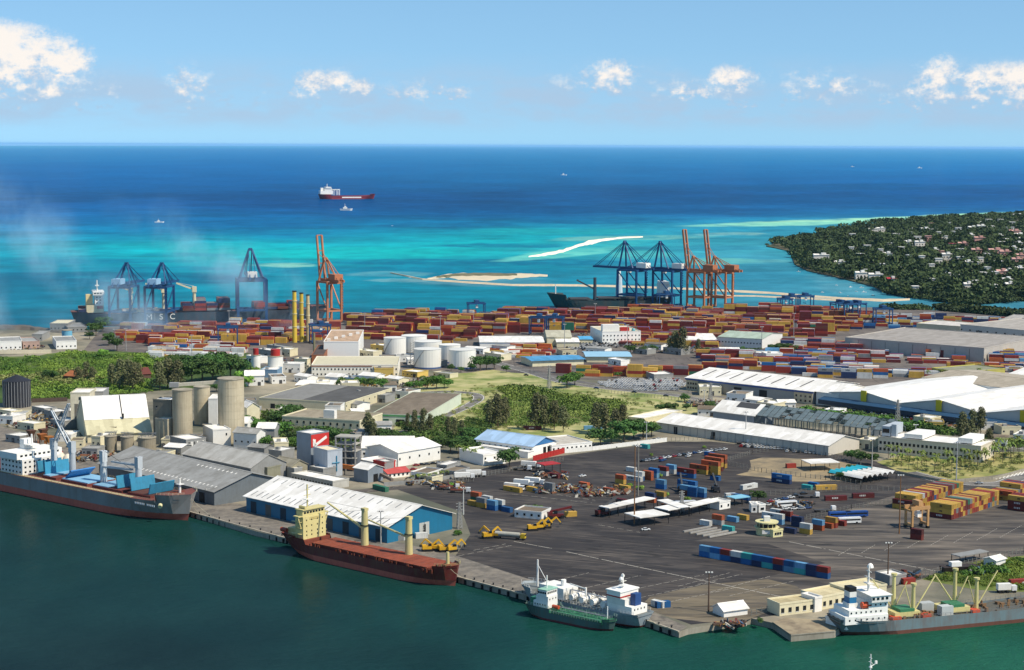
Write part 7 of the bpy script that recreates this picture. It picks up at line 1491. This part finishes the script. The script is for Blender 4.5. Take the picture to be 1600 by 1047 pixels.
B().box(L*.06,-1.8,8.61,L*.1-.1,1.8,13.4).obj('funnel', mat('2c4f86', .5, .2, name='funnel_blue'), t_); B().cyl(L*.18,0,14.31,20,.35,n=8).cyl(L*.2,-1.4,14.31,18.6,.25,n=8).bar((L*.18,-2,17),(L*.18,2,17),.2).box(L*.165,-1.5,15.6,L*.195,1.5,15.8).obj('mast', WHITE, t_); B().dome(L*.17,2,18,.9,1.4).dome(L*.2,-1.4,18.6,.8,1.2).obj('radome', WHITE, t_)
B().tube((L*.1,-5.6,6.9),(L*.16,-5.6,6.9),.9,n=8).obj('lifeboat', mat('3c9a78', .5, .2, name='lifeboat_green'), t_)
for i in range(5): B().tube((L*(.29+i*.085),-4,6.5),(L*(.29+i*.085),4,6.5),1.35,n=10).obj('cargo_tank', WHITE, t_)
B().bar((L*.26,0,8.6),(L*.84,0,8.6),1.2,.15).obj('catwalk', STEEL, t_); bb = B(); q = random.Random(7)
for i in range(70): x = q.uniform(L*.26,L*.84); y = q.uniform(-4.5,4.5); bb.bar((x,y,4.6),(x,y,7+q.random()*2.4),.18); bb.bar((x,y,6+q.random()*2),(x+q.uniform(-5,5),y,6+q.random()*2),.2)
bb.obj('pipework', mat('d8d2c0', .6, .3, name='deck_pipes'), t_)['kind'] = 'stuff'
B().box(L*.60,-4.5,4.6,L*.80,4.5,9.4).obj('cargo_house', WHITE, t_); B().cyl(L*.88,0,6.5,18,.5,.35,8).bar((L*.88,0,16),(L*.8,0,9.5),.2).obj('foremast', WHITE, t_); B().cyl(L*.45,2,5,11.5,.45,n=8).bar((L*.45,2,11),(L*.58,2,11.6),.35).obj('hose_crane', WHITE, t_); B().cyl(L*.66,0,9.41,12,1.1,n=10).obj('vent_tower', WHITE, t_)
t_, L0, c0, a0 = ship_root('tanker', 'smaller green-decked tanker moored outside white tanker', (834,960), (958,986), 8.2, 1, k=0)
L = L0+3.5; ux = Vector((math.cos(a0), math.sin(a0), 0)); t_.location = Vector(c0)-ux*2; t_.rotation_euler.z = a0
GD = mat('2f7a54', .6, .35, name='green_deck')
h_, top, bd = hull(L, 8.4, 3.4, 1.4, 1.6, 1.3, .9, 1.6, .3, .8, .5, sternf=.85)
h_.obj('hull', [mat('6a2a28', .7, .3, name='boot_brown'), mat('4e6a64', .55, .3, name='green_grey_hull'), GD], t_); rails(t_, L, top, bd, 1, L-1, mat('b8ccb8', .6, .2, name='pale_green_rail'), 1.3)
B().box(L*.1,-3.3,4.6,L*.27,3.3,7.2).obj('superstructure', WHITE, t_); B().box(L*.13,-3.2,7.21,L*.27,3.2,9.6).obj('superstructure', WHITE, t_); B().box(L*.16,-3.6,9.61,L*.26,3.6,12).obj('bridge', WHITE, t_); B().box(L*.155,-3.8,12.01,L*.265,3.8,12.3).obj('bridge_roof', mat('a8d8c0', .5, .2, name='mint_roof'), t_)
ports(t_, 'y', [(x,-3.63,10.6,.8,.8) for x in np.arange(L*.17,L*.255,1.1)]); ports(t_, 'y', [(x,-3.33,5.6,.5,.6) for x in np.arange(L*.12,L*.26,1.3)]); ports(t_, 'x', [(L*.26+.03,y,10.6,.8,.8) for y in (-2.6,-1.3,0,1.3,2.6)]); ports(t_, 'x', [(L*.27+.03,y,8,.5,.6) for y in (-2,0,2)])
B().cyl(L*.2,0,12.31,17.5,.25,n=8).bar((L*.2,-1.5,15),(L*.2,1.5,15),.16).obj('mast', WHITE, t_); B().box(L*.03,-1.4,5,L*.09,1.4,7.6).obj('funnel', mat('3f8a68', .5, .2, name='funnel_green'), t_)
B().tube((L*.3,-1.6,5.6),(L*.37,-1.6,5.6),.8,n=8).obj('lifeboat', mat('c8542c', .5, .2, name='rescue_orange'), t_); B().box(L*.3,-3,3.0,L*.86,3,4.0).obj('trunk_deck', GD, t_); B().bar((L*.3,0,5.4),(L*.88,0,5.4),.9,.12).obj('catwalk', STEEL, t_)
bb = B()
for i in range(46): x = q.uniform(L*.3,L*.86); y = q.uniform(-2.6,2.6); bb.bar((x,y,4),(x,y,5+q.random()*1.2),.14); bb.bar((x,y,4.6),(x+q.uniform(-4,4),y,4.6),.16)
bb.obj('pipework', mat('7ea88c', .6, .3, name='green_pipes'), t_)['kind'] = 'stuff'; B().cyl(L*.9,0,4.6,9.5,.22,n=8).obj('foremast', WHITE, t_)
# --- grey reefer ship on the right
t_, L0, c0, a0 = ship_root('cargo_ship', 'grey cargo ship with white bridge and pale yellow derrick masts', (1312,999.5), (1600,972), 15, 1)
L = 114; ux = Vector((math.cos(a0), math.sin(a0), 0)); t_.location = Vector(c0)+ux*1
h_, top, bd = hull(L, 15.5, 5.8, 4, 5, 2.4, .86, 0, .1, 1.5, 3.0, sternf=.7)
h_.obj('hull', [mat('6b4234', .8, .5, name='rusty_boot', ds=.1), mat('6f8286', .55, .35, name='blue_grey_hull', ds=.1), mat('5c5a50', .8, .4, name='reefer_deck')], t_); rails(t_, L, top, bd, 1, L*.85, STEEL, 2.4)
def lq(px, py, z): return local(t_.location, a0, px, py, z)
xb = [lq(1320,978,5)[0], lq(1404,980,5)[0]]; xa, xz = xb; w_ = xz-xa
B().box(xa,-6.6,5.2,xz,6.6,8.4).obj('superstructure', WHITE, t_); B().box(xa+w_*.1,-6.2,8.41,xz,6.2,10.8).obj('superstructure', WHITE, t_); B().box(xa+w_*.55,-6.2,10.81,xz,6.2,13.6).obj('superstructure', WHITE, t_); B().box(xa+w_*.58,-7.6,13.61,xz+.5,7.6,16.2).obj('bridge', WHITE, t_); B().box(xa+w_*.54,-8,16.21,xz+.9,8,16.5).obj('bridge_roof', WHITE, t_)
ports(t_, 'y', [(x,-7.63,14.6,1.1,1.0) for x in np.arange(xa+w_*.62,xz,2.0)]); ports(t_, 'x', [(xz+.53,y,14.6,1.1,1.0) for y in range(-6,7,2)]); ports(t_, 'y', [(x,-6.63,6.6,.6,.7) for x in np.arange(xa+2,xz-1,2.6)]); ports(t_, 'y', [(x,-6.23,12,.6,.7) for x in np.arange(xa+w_*.6,xz-1,2.2)]); ports(t_, 'y', [(x,-6.23,9.4,.6,.7) for x in np.arange(xa+w_*.15,xz-1,2.2)]); ports(t_, 'x', [(xz+.03,y,z,.6,.7) for y in (-4,-1.5,1.5,4) for z in (7,9.6,12.2)])
B().box(xa+w_*.2,-2.6,10.81,xa+w_*.4,2.6,12.6).obj('funnel_base', WHITE, t_); B().box(xa+w_*.22,-2.2,12.61,xa+w_*.38,2.2,15).obj('funnel', mat('2a7cae', .5, .2, name='funnel_azure'), t_); B().box(xa+w_*.22,-2.2,15.01,xa+w_*.38,2.2,17.2).obj('funnel', WHITE, t_); B().box(xa+w_*.22,-2.2,17.21,xa+w_*.38,2.2,19).obj('funnel_top', BLACK, t_)
B().tube((xa+w_*.42,-5.0,12.3),(xa+w_*.62,-5.0,12.3),1.3,n=10).obj('lifeboat', mat('d4542a', .5, .15, name='lifeboat_red_orange'), t_); B().cyl(xa+w_*.72,0,16.51,27,.5,.35,8).bar((xa+w_*.72,-3,22),(xa+w_*.72,3,22),.3).bar((xa+w_*.72,-2,24.5),(xa+w_*.72,2,24.5),.25).box(xa+w_*.66,-2,19.5,xa+w_*.78,2,19.8).obj('mast', WHITE, t_); B().dome(xa+w_*.8,1.5,25.5,1.3,1.8,10,4).obj('radome', WHITE, t_)
DY = mat('dccf8c', .55, .25, name='derrick_yellow')
for i, (x, y) in enumerate([(1430,968),(1448,966),(1525,958),(1546,956)]):
    px_ = lq(x, y, 7)[0]; yy = 3.5 if i % 2 == 0 else -2.5
    B().cyl(px_,yy,6,21 if i % 2 == 0 else 18,.95,.7,12).cyl(px_,yy,21.01 if i % 2 == 0 else 18.01,21.8 if i % 2 == 0 else 18.8,1.2,n=12).obj('derrick_mast', DY, t_)
    s = 1 if i % 2 else -1
    B().tube((px_+s*1,yy,8),(px_+s*11,yy+s*2,20.5),.3,n=6).tube((px_-s*.8,yy,8),(px_-s*5+1,yy,18),.25,n=6).obj('derrick_boom', DY, t_)
for a, c in ((1425,1456),(1520,1552)):
    p, r_ = lq(a,970,7)[0], lq(c,968,7)[0]; B().box(p-1.5,-4.2,5.6,r_+1.5,5,7.6).obj('mast_house', DY, t_); B().box(p+1,-4.0,7.61,r_-1,3,8.8).obj('winch_deck', mat('3f8058', .6, .35, name='winch_green'), t_)
B().cyl(L*.82,0,8,22,.7,.5,10).obj('foremast', DY, t_)
for a, c, col in ((1408,1424,'c8502c'),(1464,1480,'c8502c'),(1560,1574,'c8502c')): p, r_ = lq(a,972,6)[0], lq(c,972,6)[0]; B().box(p,-5.6,5.0,r_,-2,6.3).obj('deck_locker', mat(col, .6, .3, name='locker_orange'), t_)
for i, (a, c, yy) in enumerate([(1467,1490,1.5),(1487,1509,-5.5)]): p, r_ = lq(a,966,6)[0], lq(c,966,6)[0]; B().box(p,yy,5.0,r_,yy+3.6,8.8).obj('deck_container', mat('c0c4c0', .6, .2, name='deck_box_grey'), t_)
bb = B()
for i in range(120): x = q.uniform(xz+2,L*.86); y = q.uniform(-5.5,5.5); bb.box(x,y,4.9,x+q.uniform(.3,2),y+q.uniform(.3,1.5),5.4+q.random()*1.6)
for i in range(50): x = q.uniform(1,xa-1) if xa > 3 else 1; y = q.uniform(-4,4); bb.box(x,y,4.9,x+.8,y+.8,5.4+q.random()*1.4)
bb.obj('deck_gear', mat('8a6a48', .7, .5, name='mixed_gear'), t_)['kind'] = 'stuff'
for k in range(5): B().box(xz-1.2-w_*.02-k*1.25-1,-6.26,14.9-k*.0,xz-1.2-w_*.02-k*1.25-.2,-6.21,15.7).obj('ship_mark', mat('6a7478', .6, .2, name='mark_grey'), t_) if False else None
# mooring lines and bollards along the quay
BOL = B().cyl(0,0,0,.7,.28,n=8).cyl(0,0,.71,.9,.42,n=8).mesh('bollard', BLACK); nb_ = 0
for (a, c, n_, lab) in ((QL+QD*250, G(294,799), 8, 'behind grey bulk carrier'), (G(300,801), G(445,840.5), 9, 'on quay between grey and red ships'), (G(455,843), G(705,899), 14, 'beside red cargo ship'), (G(715,901), G(820,929), 7, 'on quay between red ship and tankers'), (G(830,932), G(1055,984), 12, 'beside white tanker')):
    for i in range(n_):
        p = a.lerp(c, (i+.5)/n_); nrm = Vector((-QD.y, QD.x, 0)); p = p+nrm*1.6
        tag(link('bollard', BOL, None, (p.x, p.y, ZL+.02)), f"{od(i)} black bollard from left {lab}", 'bollard', 'bollards along the quay')
def rope(a, c, sag=1.2):
    b = B(); P = [a.lerp(c, k/6)-Vector((0,0,sag*4*(k/6)*(1-k/6))) for k in range(7)]
    for k in range(6): b.bar(P[k], P[k+1], .13)
    return b
for lab, s_, q_ in (('stern rope of red cargo ship', (455,838,9.5), (428,834)), ('bow rope of red cargo ship', (704,889,9), (738,906)), ('bow rope of grey bulk carrier', (299,779,13), (338,810)), ('bow breast rope of grey bulk carrier', (297,780,13), (312,803)), ('stern rope of white tanker', (1012,965,5), (1046,980)), ('bow rope of white tanker', (820,922,6.5), (796,921))):
    o = rope(G(s_[0], s_[1], s_[2]), G(*q_, ZL+.7)).obj('mooring_rope', mat('c8bea0', .9, .2, name='rope')); tag(o, 'pale '+lab+' running down to quay', 'rope')
# --- distant ships
def box_stack(t_, x0, x1, y0, y1, z, tiers, r, pal=('dark red','brick red','navy','grey','blue','white','yellow')):
    bb = B(); x = x0
    while x < x1:
        h = tiers(x)
        y = y0
        while y < y1:
            for k in range(max(0, h-r.randint(0,1))): bb.box(x,y,z+k*2.6,x+12.1,y+2.4,z+k*2.6+2.55,r.randrange(len(pal)))
            y += 2.5
        x += 12.8
    o = bb.obj('deck_containers', [CM[p] for p in pal], t_); o['kind'] = 'stuff'
t_, L0, c0, a0 = ship_root('container_ship', 'container ship with white bridge behind left blue cranes', (112,511), (500,502), 30, 1)
L = L0+12; NVY = mat('27404f', .6, .3, name='dark_blue_hull', ds=.03); h_, top, bd = hull(L, 30, 13, 6, 8, 3, .93, 2, .06, 2, 1)
h_.obj('hull', [AF, NVY, DK], t_)
def lr(px, z=14): return local(t_.location, a0, px, 506-(z)*1.5*.98, z)[0]
x0, x1 = lr(133), lr(160)
B().box(x0,-13,14.5,x1,13,22).obj('superstructure', mat('d8c8a0', .6, .2, name='buff_block'), t_); B().box(x0+9,-12,22.01,x1,12,33).obj('superstructure', WHITE, t_); B().box(x0+7,-15,33.01,x1+1,15,36.5).obj('bridge', WHITE, t_); B().box(x0,-4,22.01,x0+7,4,33).obj('funnel', mat('e0c890', .6, .2, name='buff_funnel'), t_); B().cyl(x0+12,0,36.51,48,.9,.5,8).box(x0+10,-4,42,x0+14,4,42.6).obj('mast', WHITE, t_)
ports(t_, 'y', [(x,-12.05,z,1.6,1.2) for z in (24,27,30) for x in np.arange(x0+11,x1-1,3.4)]); ports(t_, 'y', [(x,-15.05,34.4,2.2,1.3) for x in np.arange(x0+9,x1,3)]); B().tube((x1-7,-13.4,20),(x1-1,-13.4,20),1.6,n=8).obj('lifeboat', RED, t_)
rr2 = random.Random(12); box_stack(t_, 8, x0-4, -12, 12, 15, lambda x: 2, rr2); box_stack(t_, lr(285), lr(355), -12, 12, 14.2, lambda x: 3+int(rr2.random()*3), rr2, ('dark red','navy','brick red','brown','grey')); box_stack(t_, lr(400), lr(470), -12, 12, 14.2, lambda x: 2+int(rr2.random()*2), rr2, ('dark red','navy','brick red','brown')); box_stack(t_, lr(190), lr(275), -12, 12, 14.2, lambda x: 1, rr2)
for px_ in (203,255,304):
    x = lr(px_); B().cyl(x,-8,14,34,2,1.7,12).box(x-2.4,-10.5,34.01,x+2.4,-5.5,40).obj('crane_post', CREAM, t_); B().bar((x-1,-8,37),(x-19,-8,44),1.4,1.6).bar((x,-8,40.5),(x-19,-8,44.6),.3).obj('jib', CREAM, t_)
for ch, px_ in (('M',231),('S',250),('C',268)): fontobj(ch, 8.5, WHITE, t_, (lr(px_,8),-15.15,6), (PI/2,0,0), .08, 'hull_letter')
t_, L0, c0, a0 = ship_root('cargo_ship', 'dark green cargo ship moored under right blue cranes', (1052,481), (872,482), 26, -1)
t_.location = c0; L = L0+12; h_, top, bd = hull(L, 26, 9, 4, 11, 6, .86, 3, .12, 1, 3)
h_.obj('hull', [mat('39453e', .7, .2, name='dark_boot'), mat('1f3c40', .6, .3, name='dark_green_hull', ds=.03), mat('3c4440', .8, .3, name='dark_deck')], t_)
B().cyl(L*.93,0,16,28,.7,.5,8).obj('foremast', WHITE, t_); x = L*.62; B().cyl(x,4,9,36,2.2,1.8,12).obj('crane_post', NVY, t_); B().bar((x,4,22),(x+22,4,33),1.6,1.8).bar((x,4,35),(x+22,4,33.6),.3).obj('jib', NVY, t_)
B().box(L*.12,-10,11,L*.6,10,12.5).box(L*.66,-10,10,L*.82,10,11.5).obj('hatch', DGREY, t_); B().box(4,-10,12,16,10,28).box(5,-12,28.01,15,12,31).obj('superstructure', WHITE, t_); B().box(L*.3,-13.2,5,L*.45,-13,5.5).obj('white_line', WHITE, t_)
t_, L0, c0, a0 = ship_root('oil_tanker', 'far tanker at sea with tall white stern and long red hull', (500,311.4), (588,310.9), 36, 1)
L = 205; t_.location = c0; h_, top, bd = hull(L, 34, 12, 5, 6, 4, .93, 5, .2, 1, 2)
h_.obj('hull', [AF, mat('8c2630', .6, .2, name='tanker_red', ds=.02), mat('8a3030', .8, .2, name='tanker_red_deck')], t_)
B().box(3,-14,17,48,14,30).obj('superstructure', WHITE, t_); B().box(18,-14,30.01,44,14,38).box(22,-16,38.01,42,16,43).obj('superstructure', WHITE, t_); B().box(6,-5,30.01,15,5,40).obj('funnel', WHITE, t_)
for x in (52,62,72): B().bar((x,-12,14),(x,-12,34),2).bar((x,12,14),(x,12,34),2).bar((x,-12,34),(x,12,34),2).obj('gantry_frame', WHITE, t_)
B().box(50,-13,32,74,13,34).obj('gantry_deck', WHITE, t_); B().cyl(30,0,43.01,54,1,n=6).obj('mast', WHITE, t_); B().box(80,-17.2,4,150,-17.02,8).obj('white_line', WHITE, t_)
def boat(px, py, lpx, a, label, cat='boat', h=1.0, group=None, hullc='f0f0ec'):
    P_ = G(px, py, 0); L = lpx*mpp(P_); t_ = thing('boat', label, cat, P_, a, group); m_ = mat(hullc, .5, .1, name='boat_hull')
    bw = L*.13; vs = [(-L/2,-bw,L*.1*h),(L*.3,-bw,L*.11*h),(L/2,0,L*.14*h),(L*.3,bw,L*.11*h),(-L/2,bw,L*.1*h)]; lo = [(x*.92,y*.7,-.2) for x,y,z in vs]
    B().add(lo+vs, [(i,(i+1)%5,5+(i+1)%5,5+i) for i in range(5)]+[(5,6,7,8,9)]).obj('hull', m_, t_)
    B().box(-L*.25,-bw*.7,L*.11*h,L*.08,bw*.7,L*.2*h).box(-L*.15,-bw*.5,L*.2*h+.01,L*.0,bw*.5,L*.27*h).obj('cabin', WHITE, t_); B().bar((-L*.1,0,L*.2*h),(-L*.1,0,L*.42*h),L*.02).obj('mast', WHITE, t_)
boat(541,329,20,.1,'white boat just below far tanker',h=1.3); boat(249,348,15,.2,'white motor boat alone in left deep water'); boat(881,274,10,.1,'tiny white boat near horizon in middle'); boat(1332,261,6,.1,'left of two tiny boats near right horizon'); boat(1437,263,8,.1,'right of two tiny boats near right horizon'); boat(613,353,3,.1,'tiny white speck boat above turquoise band'); boat(641,434,5,0,'small white boat left of islet')
q = random.Random(3)
for i, (x, y) in enumerate([(1307,446),(1285,457),(1313,458),(1325,463),(1338,456),(1350,457),(1346,450),(1364,462),(1329,449),(1390,452),(1248,425)]):
    boat(x, y, q.uniform(4,8), q.uniform(-.6,.6), f"{od(i)} listed small boat" if False else ['pale','narrow','low','dark-hulled','white','slim','little','dark','tiny','bright','lone'][i]+' boat moored off wooded headland', group='boats moored off the headland', hullc='2a4a60' if i in (3,7) else 'f0f0ec')
# trawler whose mast shows at the bottom edge and another at the right corner
for px_, lab, top_ in ((1357,'tall white boat mast rising at bottom edge',1020),(1598,'white mast tip at bottom right corner',1030)):
    P_ = G(px_, 1078, 0); t_ = thing('fishing_boat', lab, 'boat', P_, rad(20), 'boats below the frame')
    h_, top, bd = hull(16, 5, 2, 1, 2, .8, .8, 0, .1, .5, .6, n=14); h_.obj('hull', [AF, WHITE, GREY], t_, (-7,0,0)); B().box(-5,-1.8,1.4,0,1.8,4.4).obj('wheelhouse', WHITE, t_)
    b_ = B().cyl(0.6,0,1.5,13.0,.28,.18,8).bar((.6,-1.2,10),(.6,1.2,10),.2).bar((.6,-.8,11.6),(.6,.8,11.6),.2).bar((.6,0,8.5),(3.2,0,9.6),.25).box(.2,-.5,8,1,.5,8.5).box(2.4,-.3,9.3,3.2,.3,10.4); b_.obj('mast', STEEL if px_ > 1500 else WHITE, t_)
o = B().box(-9,-1.4,.1,9,1.4,1.2).obj('pontoon', mat('a83a2c', .7, .3, name='red_pontoon'), None, G(1108,982,0), rad(12)); tag(o, 'red pontoon beam floating at quay corner', 'pontoon')
# ---------------------------------------------------------------- cranes
def sts(px, py, rz, label, m_, up=False, W=18, Gd=26, H=42, apex=66, boomL=50, house=None, group=None, tk=1.3):
    class B(globals()['B']):
        def bar(s, p, q, w, h=None, mi=0, w1=None): return super().bar(p, q, w*tk, (h or w)*tk, mi, w1)
    P_ = G(px, py); t_ = thing('quay_crane', label, 'crane', P_, rz, group); w_, g = W/2, Gd
    for x in (-w_, w_):
        for y in (0, -g): B().bar((x,y,1),(x,y,H),1.7,1.5).obj('leg', m_, t_)
        B().bar((x,0,13),(x,-g,13),1.3,1.6).obj('sill_beam', m_, t_); B().bar((x,0,H-.5),(x,-g,H-.5),1.3,1.6).obj('top_beam', m_, t_)
        B().bar((x,0,H-2),(x,-g,14),.8).obj('diagonal', m_, t_)
    for y in (0,-g): B().bar((-w_,y,H-1),(w_,y,H-1),1.4,2).obj('portal_beam', m_, t_); B().bar((-w_-1,y,2),(w_+1,y,2),1.6,1.8).obj('portal_beam', m_, t_); B().bar((-w_,y,13),(w_,y,13),1.1,1.4).obj('portal_beam', m_, t_)
    for s in (-1,1):
        B().bar((s*3,2,H+1.6),(s*3,-g-16,H+1.6),1.1,2).obj('girder', m_, t_)
        B().bar((s*w_*.8,0,H),(s*1.5,-3,apex),1.2).bar((s*w_*.8,-g*.75,H+2),(s*1.5,-3.5,apex),.9).obj('apex_frame', m_, t_)
        B().bar((s*2,-3,apex),(s*3,-g-14,H+2.6),.45).obj('back_stay', m_, t_)
        if up:
            e = Vector((s*3,4+boomL*math.cos(rad(82)),H+2+boomL*math.sin(rad(82)))); B().bar((s*3,4,H+2),e,1.3,1.6).obj('boom_girder', m_, t_); B().bar((s*1.5,-3,apex),(s*3,4+boomL*.09,H+boomL*.62),.4).obj('fore_stay', m_, t_)
        else:
            B().bar((s*3,3,H+1.6),(s*3,3+boomL,H+1.6),1.0,1.7).obj('boom_girder', m_, t_)
            for f_ in (.45,.95): B().bar((s*1.5,-3,apex),(s*3,3+boomL*f_,H+2.4),.4).obj('fore_stay', m_, t_)
    B().bar((-2,-3,apex),(2,-3,apex),1.6,1.8).obj('apex_head', m_, t_)
    bb = B()
    for i in range(7):
        f_ = (i+.5)/7 if not (up and i == 6) else 1
        if up: c, s2 = math.cos(rad(82)), math.sin(rad(82)); bb.bar((-3,4+boomL*f_*c,H+2+boomL*f_*s2),(3,4+boomL*f_*c,H+2+boomL*f_*s2),.8 if i in (2,4,6) else .01)
        else: bb.bar((-3,3+boomL*f_,H+1.6),(3,3+boomL*f_,H+1.6),.6)
        bb.bar((-3,-f_*(g+14),H+1.6),(3,-f_*(g+14),H+1.6),.7)
    bb.obj('cross_ties', m_, t_)
    B().box(-5,-g-10,H+2.7,5,-g+4,H+8.5).obj('machinery_house', house or m_, t_); B().box(-1.6,-12,H-4,1.6,-8,H-.6).obj('operator_cab', WHITE, t_)
    for x in (-w_, w_):
        for y in (0,-g): B().box(x-3.4,y-.7,.0,x+3.4,y+.7,1.2).obj('bogie', DGREY, t_)
    z = 13.5; bb = B()
    while z < H-3: bb.bar((w_+1.4,-g+.8,z),(w_+1.4,-g-1.8,z+2.8),.35); bb.bar((w_+1.4,-g-1.8,z+2.8),(w_+1.4,-g+.8,z+2.85),.35); z += 2.9
    bb.obj('stair', m_, t_)['kind'] = 'stuff'
    return t_
sts(201,503,rad(-8),'leftmost blue quay crane behind smoke',CRANEBLUE,W=23,H=40,apex=63,boomL=40,group='quay cranes',house=mat('9cc4e0', .5, .1, name='pale_house'))
sts(256,503,rad(-8),'second blue quay crane from left',CRANEBLUE,W=23,H=40,apex=63,boomL=40,group='quay cranes',house=mat('9cc4e0', .5, .1, name='pale_house'))
sts(392,500,rad(12),'tall blue quay crane with white machinery house near chimneys',CRANEBLUE,W=30,H=46,apex=77,tk=1.6,group='quay cranes',house=WHITE)
sts(507,502,rad(35),'orange quay crane with raised boom beside yellow chimneys',CRANEOR,True,W=17,Gd=22,H=44,apex=68,boomL=47,group='quay cranes')
sts(972,476,rad(52),'left blue quay crane of right group, boom out over ship',CRANEBLUE,W=20,Gd=27,H=43,apex=76,boomL=38,group='quay cranes',house=WHITE)
sts(1027,477,rad(52),'right blue quay crane of right group with white house',CRANEBLUE,W=20,Gd=27,H=43,apex=76,boomL=38,group='quay cranes',house=WHITE)
sts(1079,480,rad(50),'left orange quay crane with raised boom, right group',CRANEOR,True,W=15,Gd=24,H=43,apex=60,boomL=47,group='quay cranes')
sts(1112,480,rad(50),'rightmost orange quay crane with raised boom',CRANEOR,True,W=15,Gd=24,H=43,apex=60,boomL=47,group='quay cranes')
def rtg(px, py, rz, label, m_=CRANEBLUE, W=23, H=19, D=11, s=1.0, cab=True):
    P_ = G(px, py); t_ = thing('gantry_crane', label, 'gantry crane', P_, rz, 'rubber tyred yard gantries'); w_ = W/2
    for x in (-w_, w_):
        for y in (-D/2, D/2): B().bar((x,y,1),(x,y,H),1.0,1.0).obj('leg', m_, t_); B().box(x-.5,y-1.2,0,x+.5,y+1.2,1.1).obj('wheel_truck', BLACK, t_)
        B().bar((x,-D/2,2),(x,D/2,2),.9,1.2).bar((x,-D/2,H-.6),(x,D/2,H-.6),.8,1).obj('sill_beam', m_, t_)
    for y in (-D/2, D/2): B().bar((-w_-1,y,H+.9),(w_+1,y,H+.9),1.0,1.7).obj('girder', m_, t_)
    B().box(-w_*.2,-D/2,H+1.9,w_*.3,D/2,H+4.4).obj('trolley', m_, t_); B().box(-1,-D/2+1,H-4,1.4,-D/2+3,H-1).obj('operator_cab', WHITE, t_); B().bar((0,-4,H*.55),(0,4,H*.55),.8,.6).bar((0,-3,H*.55),(0,-3,H+1),.12).bar((0,3,H*.55),(0,3,H+1),.12).obj('spreader', m_, t_)
    return t_
for x, y, a, lb in [(744,499,10,'blue yard gantry behind white tanks'),(842,523,-10,'wide blue yard gantry left of white office, near leg pair'),(866,523,-10,'blue yard gantry left of white office, right one'),(1236,487,10,'left one of far blue gantry pair by channel'),(1257,486,10,'right one of far blue gantry pair by channel'),(1226,491,10,'small blue gantry left of far pair'),(1312,498,25,'left blue gantry of dense group by channel'),(1325,500,25,'middle blue gantry of dense group by channel'),(1338,499,25,'right blue gantry of dense group by channel'),(1379,508,5,'lone blue gantry over brown stack'),(356,540,10,'blue yard gantry above pale left row'),(500,536,20,'blue yard gantry between chimneys and orange crane'),(1040,483,10,'dark blue gantry under right quay cranes')]:
    rtg(x, y, rad(a), lb, W=18 if 'small' not in lb else 14, H=17)
t_ = rtg(1432,824,rad(20),'small pale orange gantry on right apron',mat('c89a64', .6, .3, name='gantry_sand'),W=9,H=9.5,D=6)
# old tank farm pipework, navigation beacon
P_ = G(967,470,0); t_ = thing('beacon', 'white beacon tower behind right blue cranes', 'beacon', P_); B().cyl(0,0,0,32,5,3.4,12).obj('tower', mat('c8d0d4', .6, .1, name='beacon_white'), t_); B().cyl(0,0,32.01,38,2,n=10).obj('lantern', WHITE, t_)
# ---------------------------------------------------------------- thin sea air and chimney smoke
def volume(name, m, b):
    o = b.obj(name, m); o['kind'] = 'stuff'; return o
hm = bpy.data.materials.new('sea_air'); hm.use_nodes = True; q = NT(hm.node_tree); q.n.clear()
pv = q.new('ShaderNodeVolumePrincipled'); pv.inputs['Color'].default_value = (.4,.72,1,1); pv.inputs['Density'].default_value = 1/140000.; pv.inputs['Anisotropy'].default_value = .0
ou = q.new('ShaderNodeOutputMaterial'); q.put(ou.inputs['Volume'], pv.outputs[0])
volume('haze', hm, B().box(-380000,-3000,-9.2,380000,380000,235))
sm = bpy.data.materials.new('chimney_smoke'); sm.use_nodes = True; q = NT(sm.node_tree); q.n.clear()
pv = q.new('ShaderNodeVolumePrincipled'); pv.inputs['Color'].default_value = (.6,.84,1,1); pv.inputs['Anisotropy'].default_value = -.25
tcg = q.new('ShaderNodeTexCoord').outputs['Object']; s3 = q.new('ShaderNodeSeparateXYZ'); q.put(s3.inputs[0], tcg)
X_, Z_ = s3.outputs[0], s3.outputs[2]
nz = q.noise(q.mapping(tcg, (1.4,.5,.8), (0,0,0), (0,rad(-35),0)), .014, 6, .65)
nb = q.noise(q.mapping(tcg, (1,.5,1), (200,0,0)), .005, 2, .5)
# plume: two drifting sheets, leaning to the left as they rise
def sheet_d(x0, lean, wid, zt):
    cx = q.math('ADD', x0, q.math('MULTIPLY', Z_, lean)); cx = q.math('ADD', cx, q.math('MULTIPLY', q.math('SUBTRACT', nb, .5), 150))
    wd = q.math('ADD', wid, q.math('MULTIPLY', Z_, .25)); d = q.math('ABSOLUTE', q.math('DIVIDE', q.math('SUBTRACT', X_, cx), wd))
    return q.math('MULTIPLY', q.ramp(d, 1, .1), q.ramp(Z_, zt, zt*.35))
d = q.math('ADD', q.math('ADD', sheet_d(-20, -1.25, 42, 190), sheet_d(110, -1.0, 38, 150)), sheet_d(-170, -.6, 30, 185))
low = q.math('MULTIPLY', q.ramp(Z_, 42, 8), q.math('MULTIPLY', q.ramp(X_, -170, -60), q.ramp(X_, 250, 60)))
d = q.math('ADD', d, q.math('MULTIPLY', low, .35))
dn = q.math('MULTIPLY', q.math('MULTIPLY', d, q.ramp(nz, .38, .72) ), .015)
q.put(pv.inputs['Density'], dn); ou = q.new('ShaderNodeOutputMaterial'); q.put(ou.inputs['Volume'], pv.outputs[0])
P_ = G(270,520); o = B().box(-330,-30,0,270,30,186).obj('smoke', sm, None, (P_.x,P_.y,ZL+1)); o['kind'] = 'stuff'
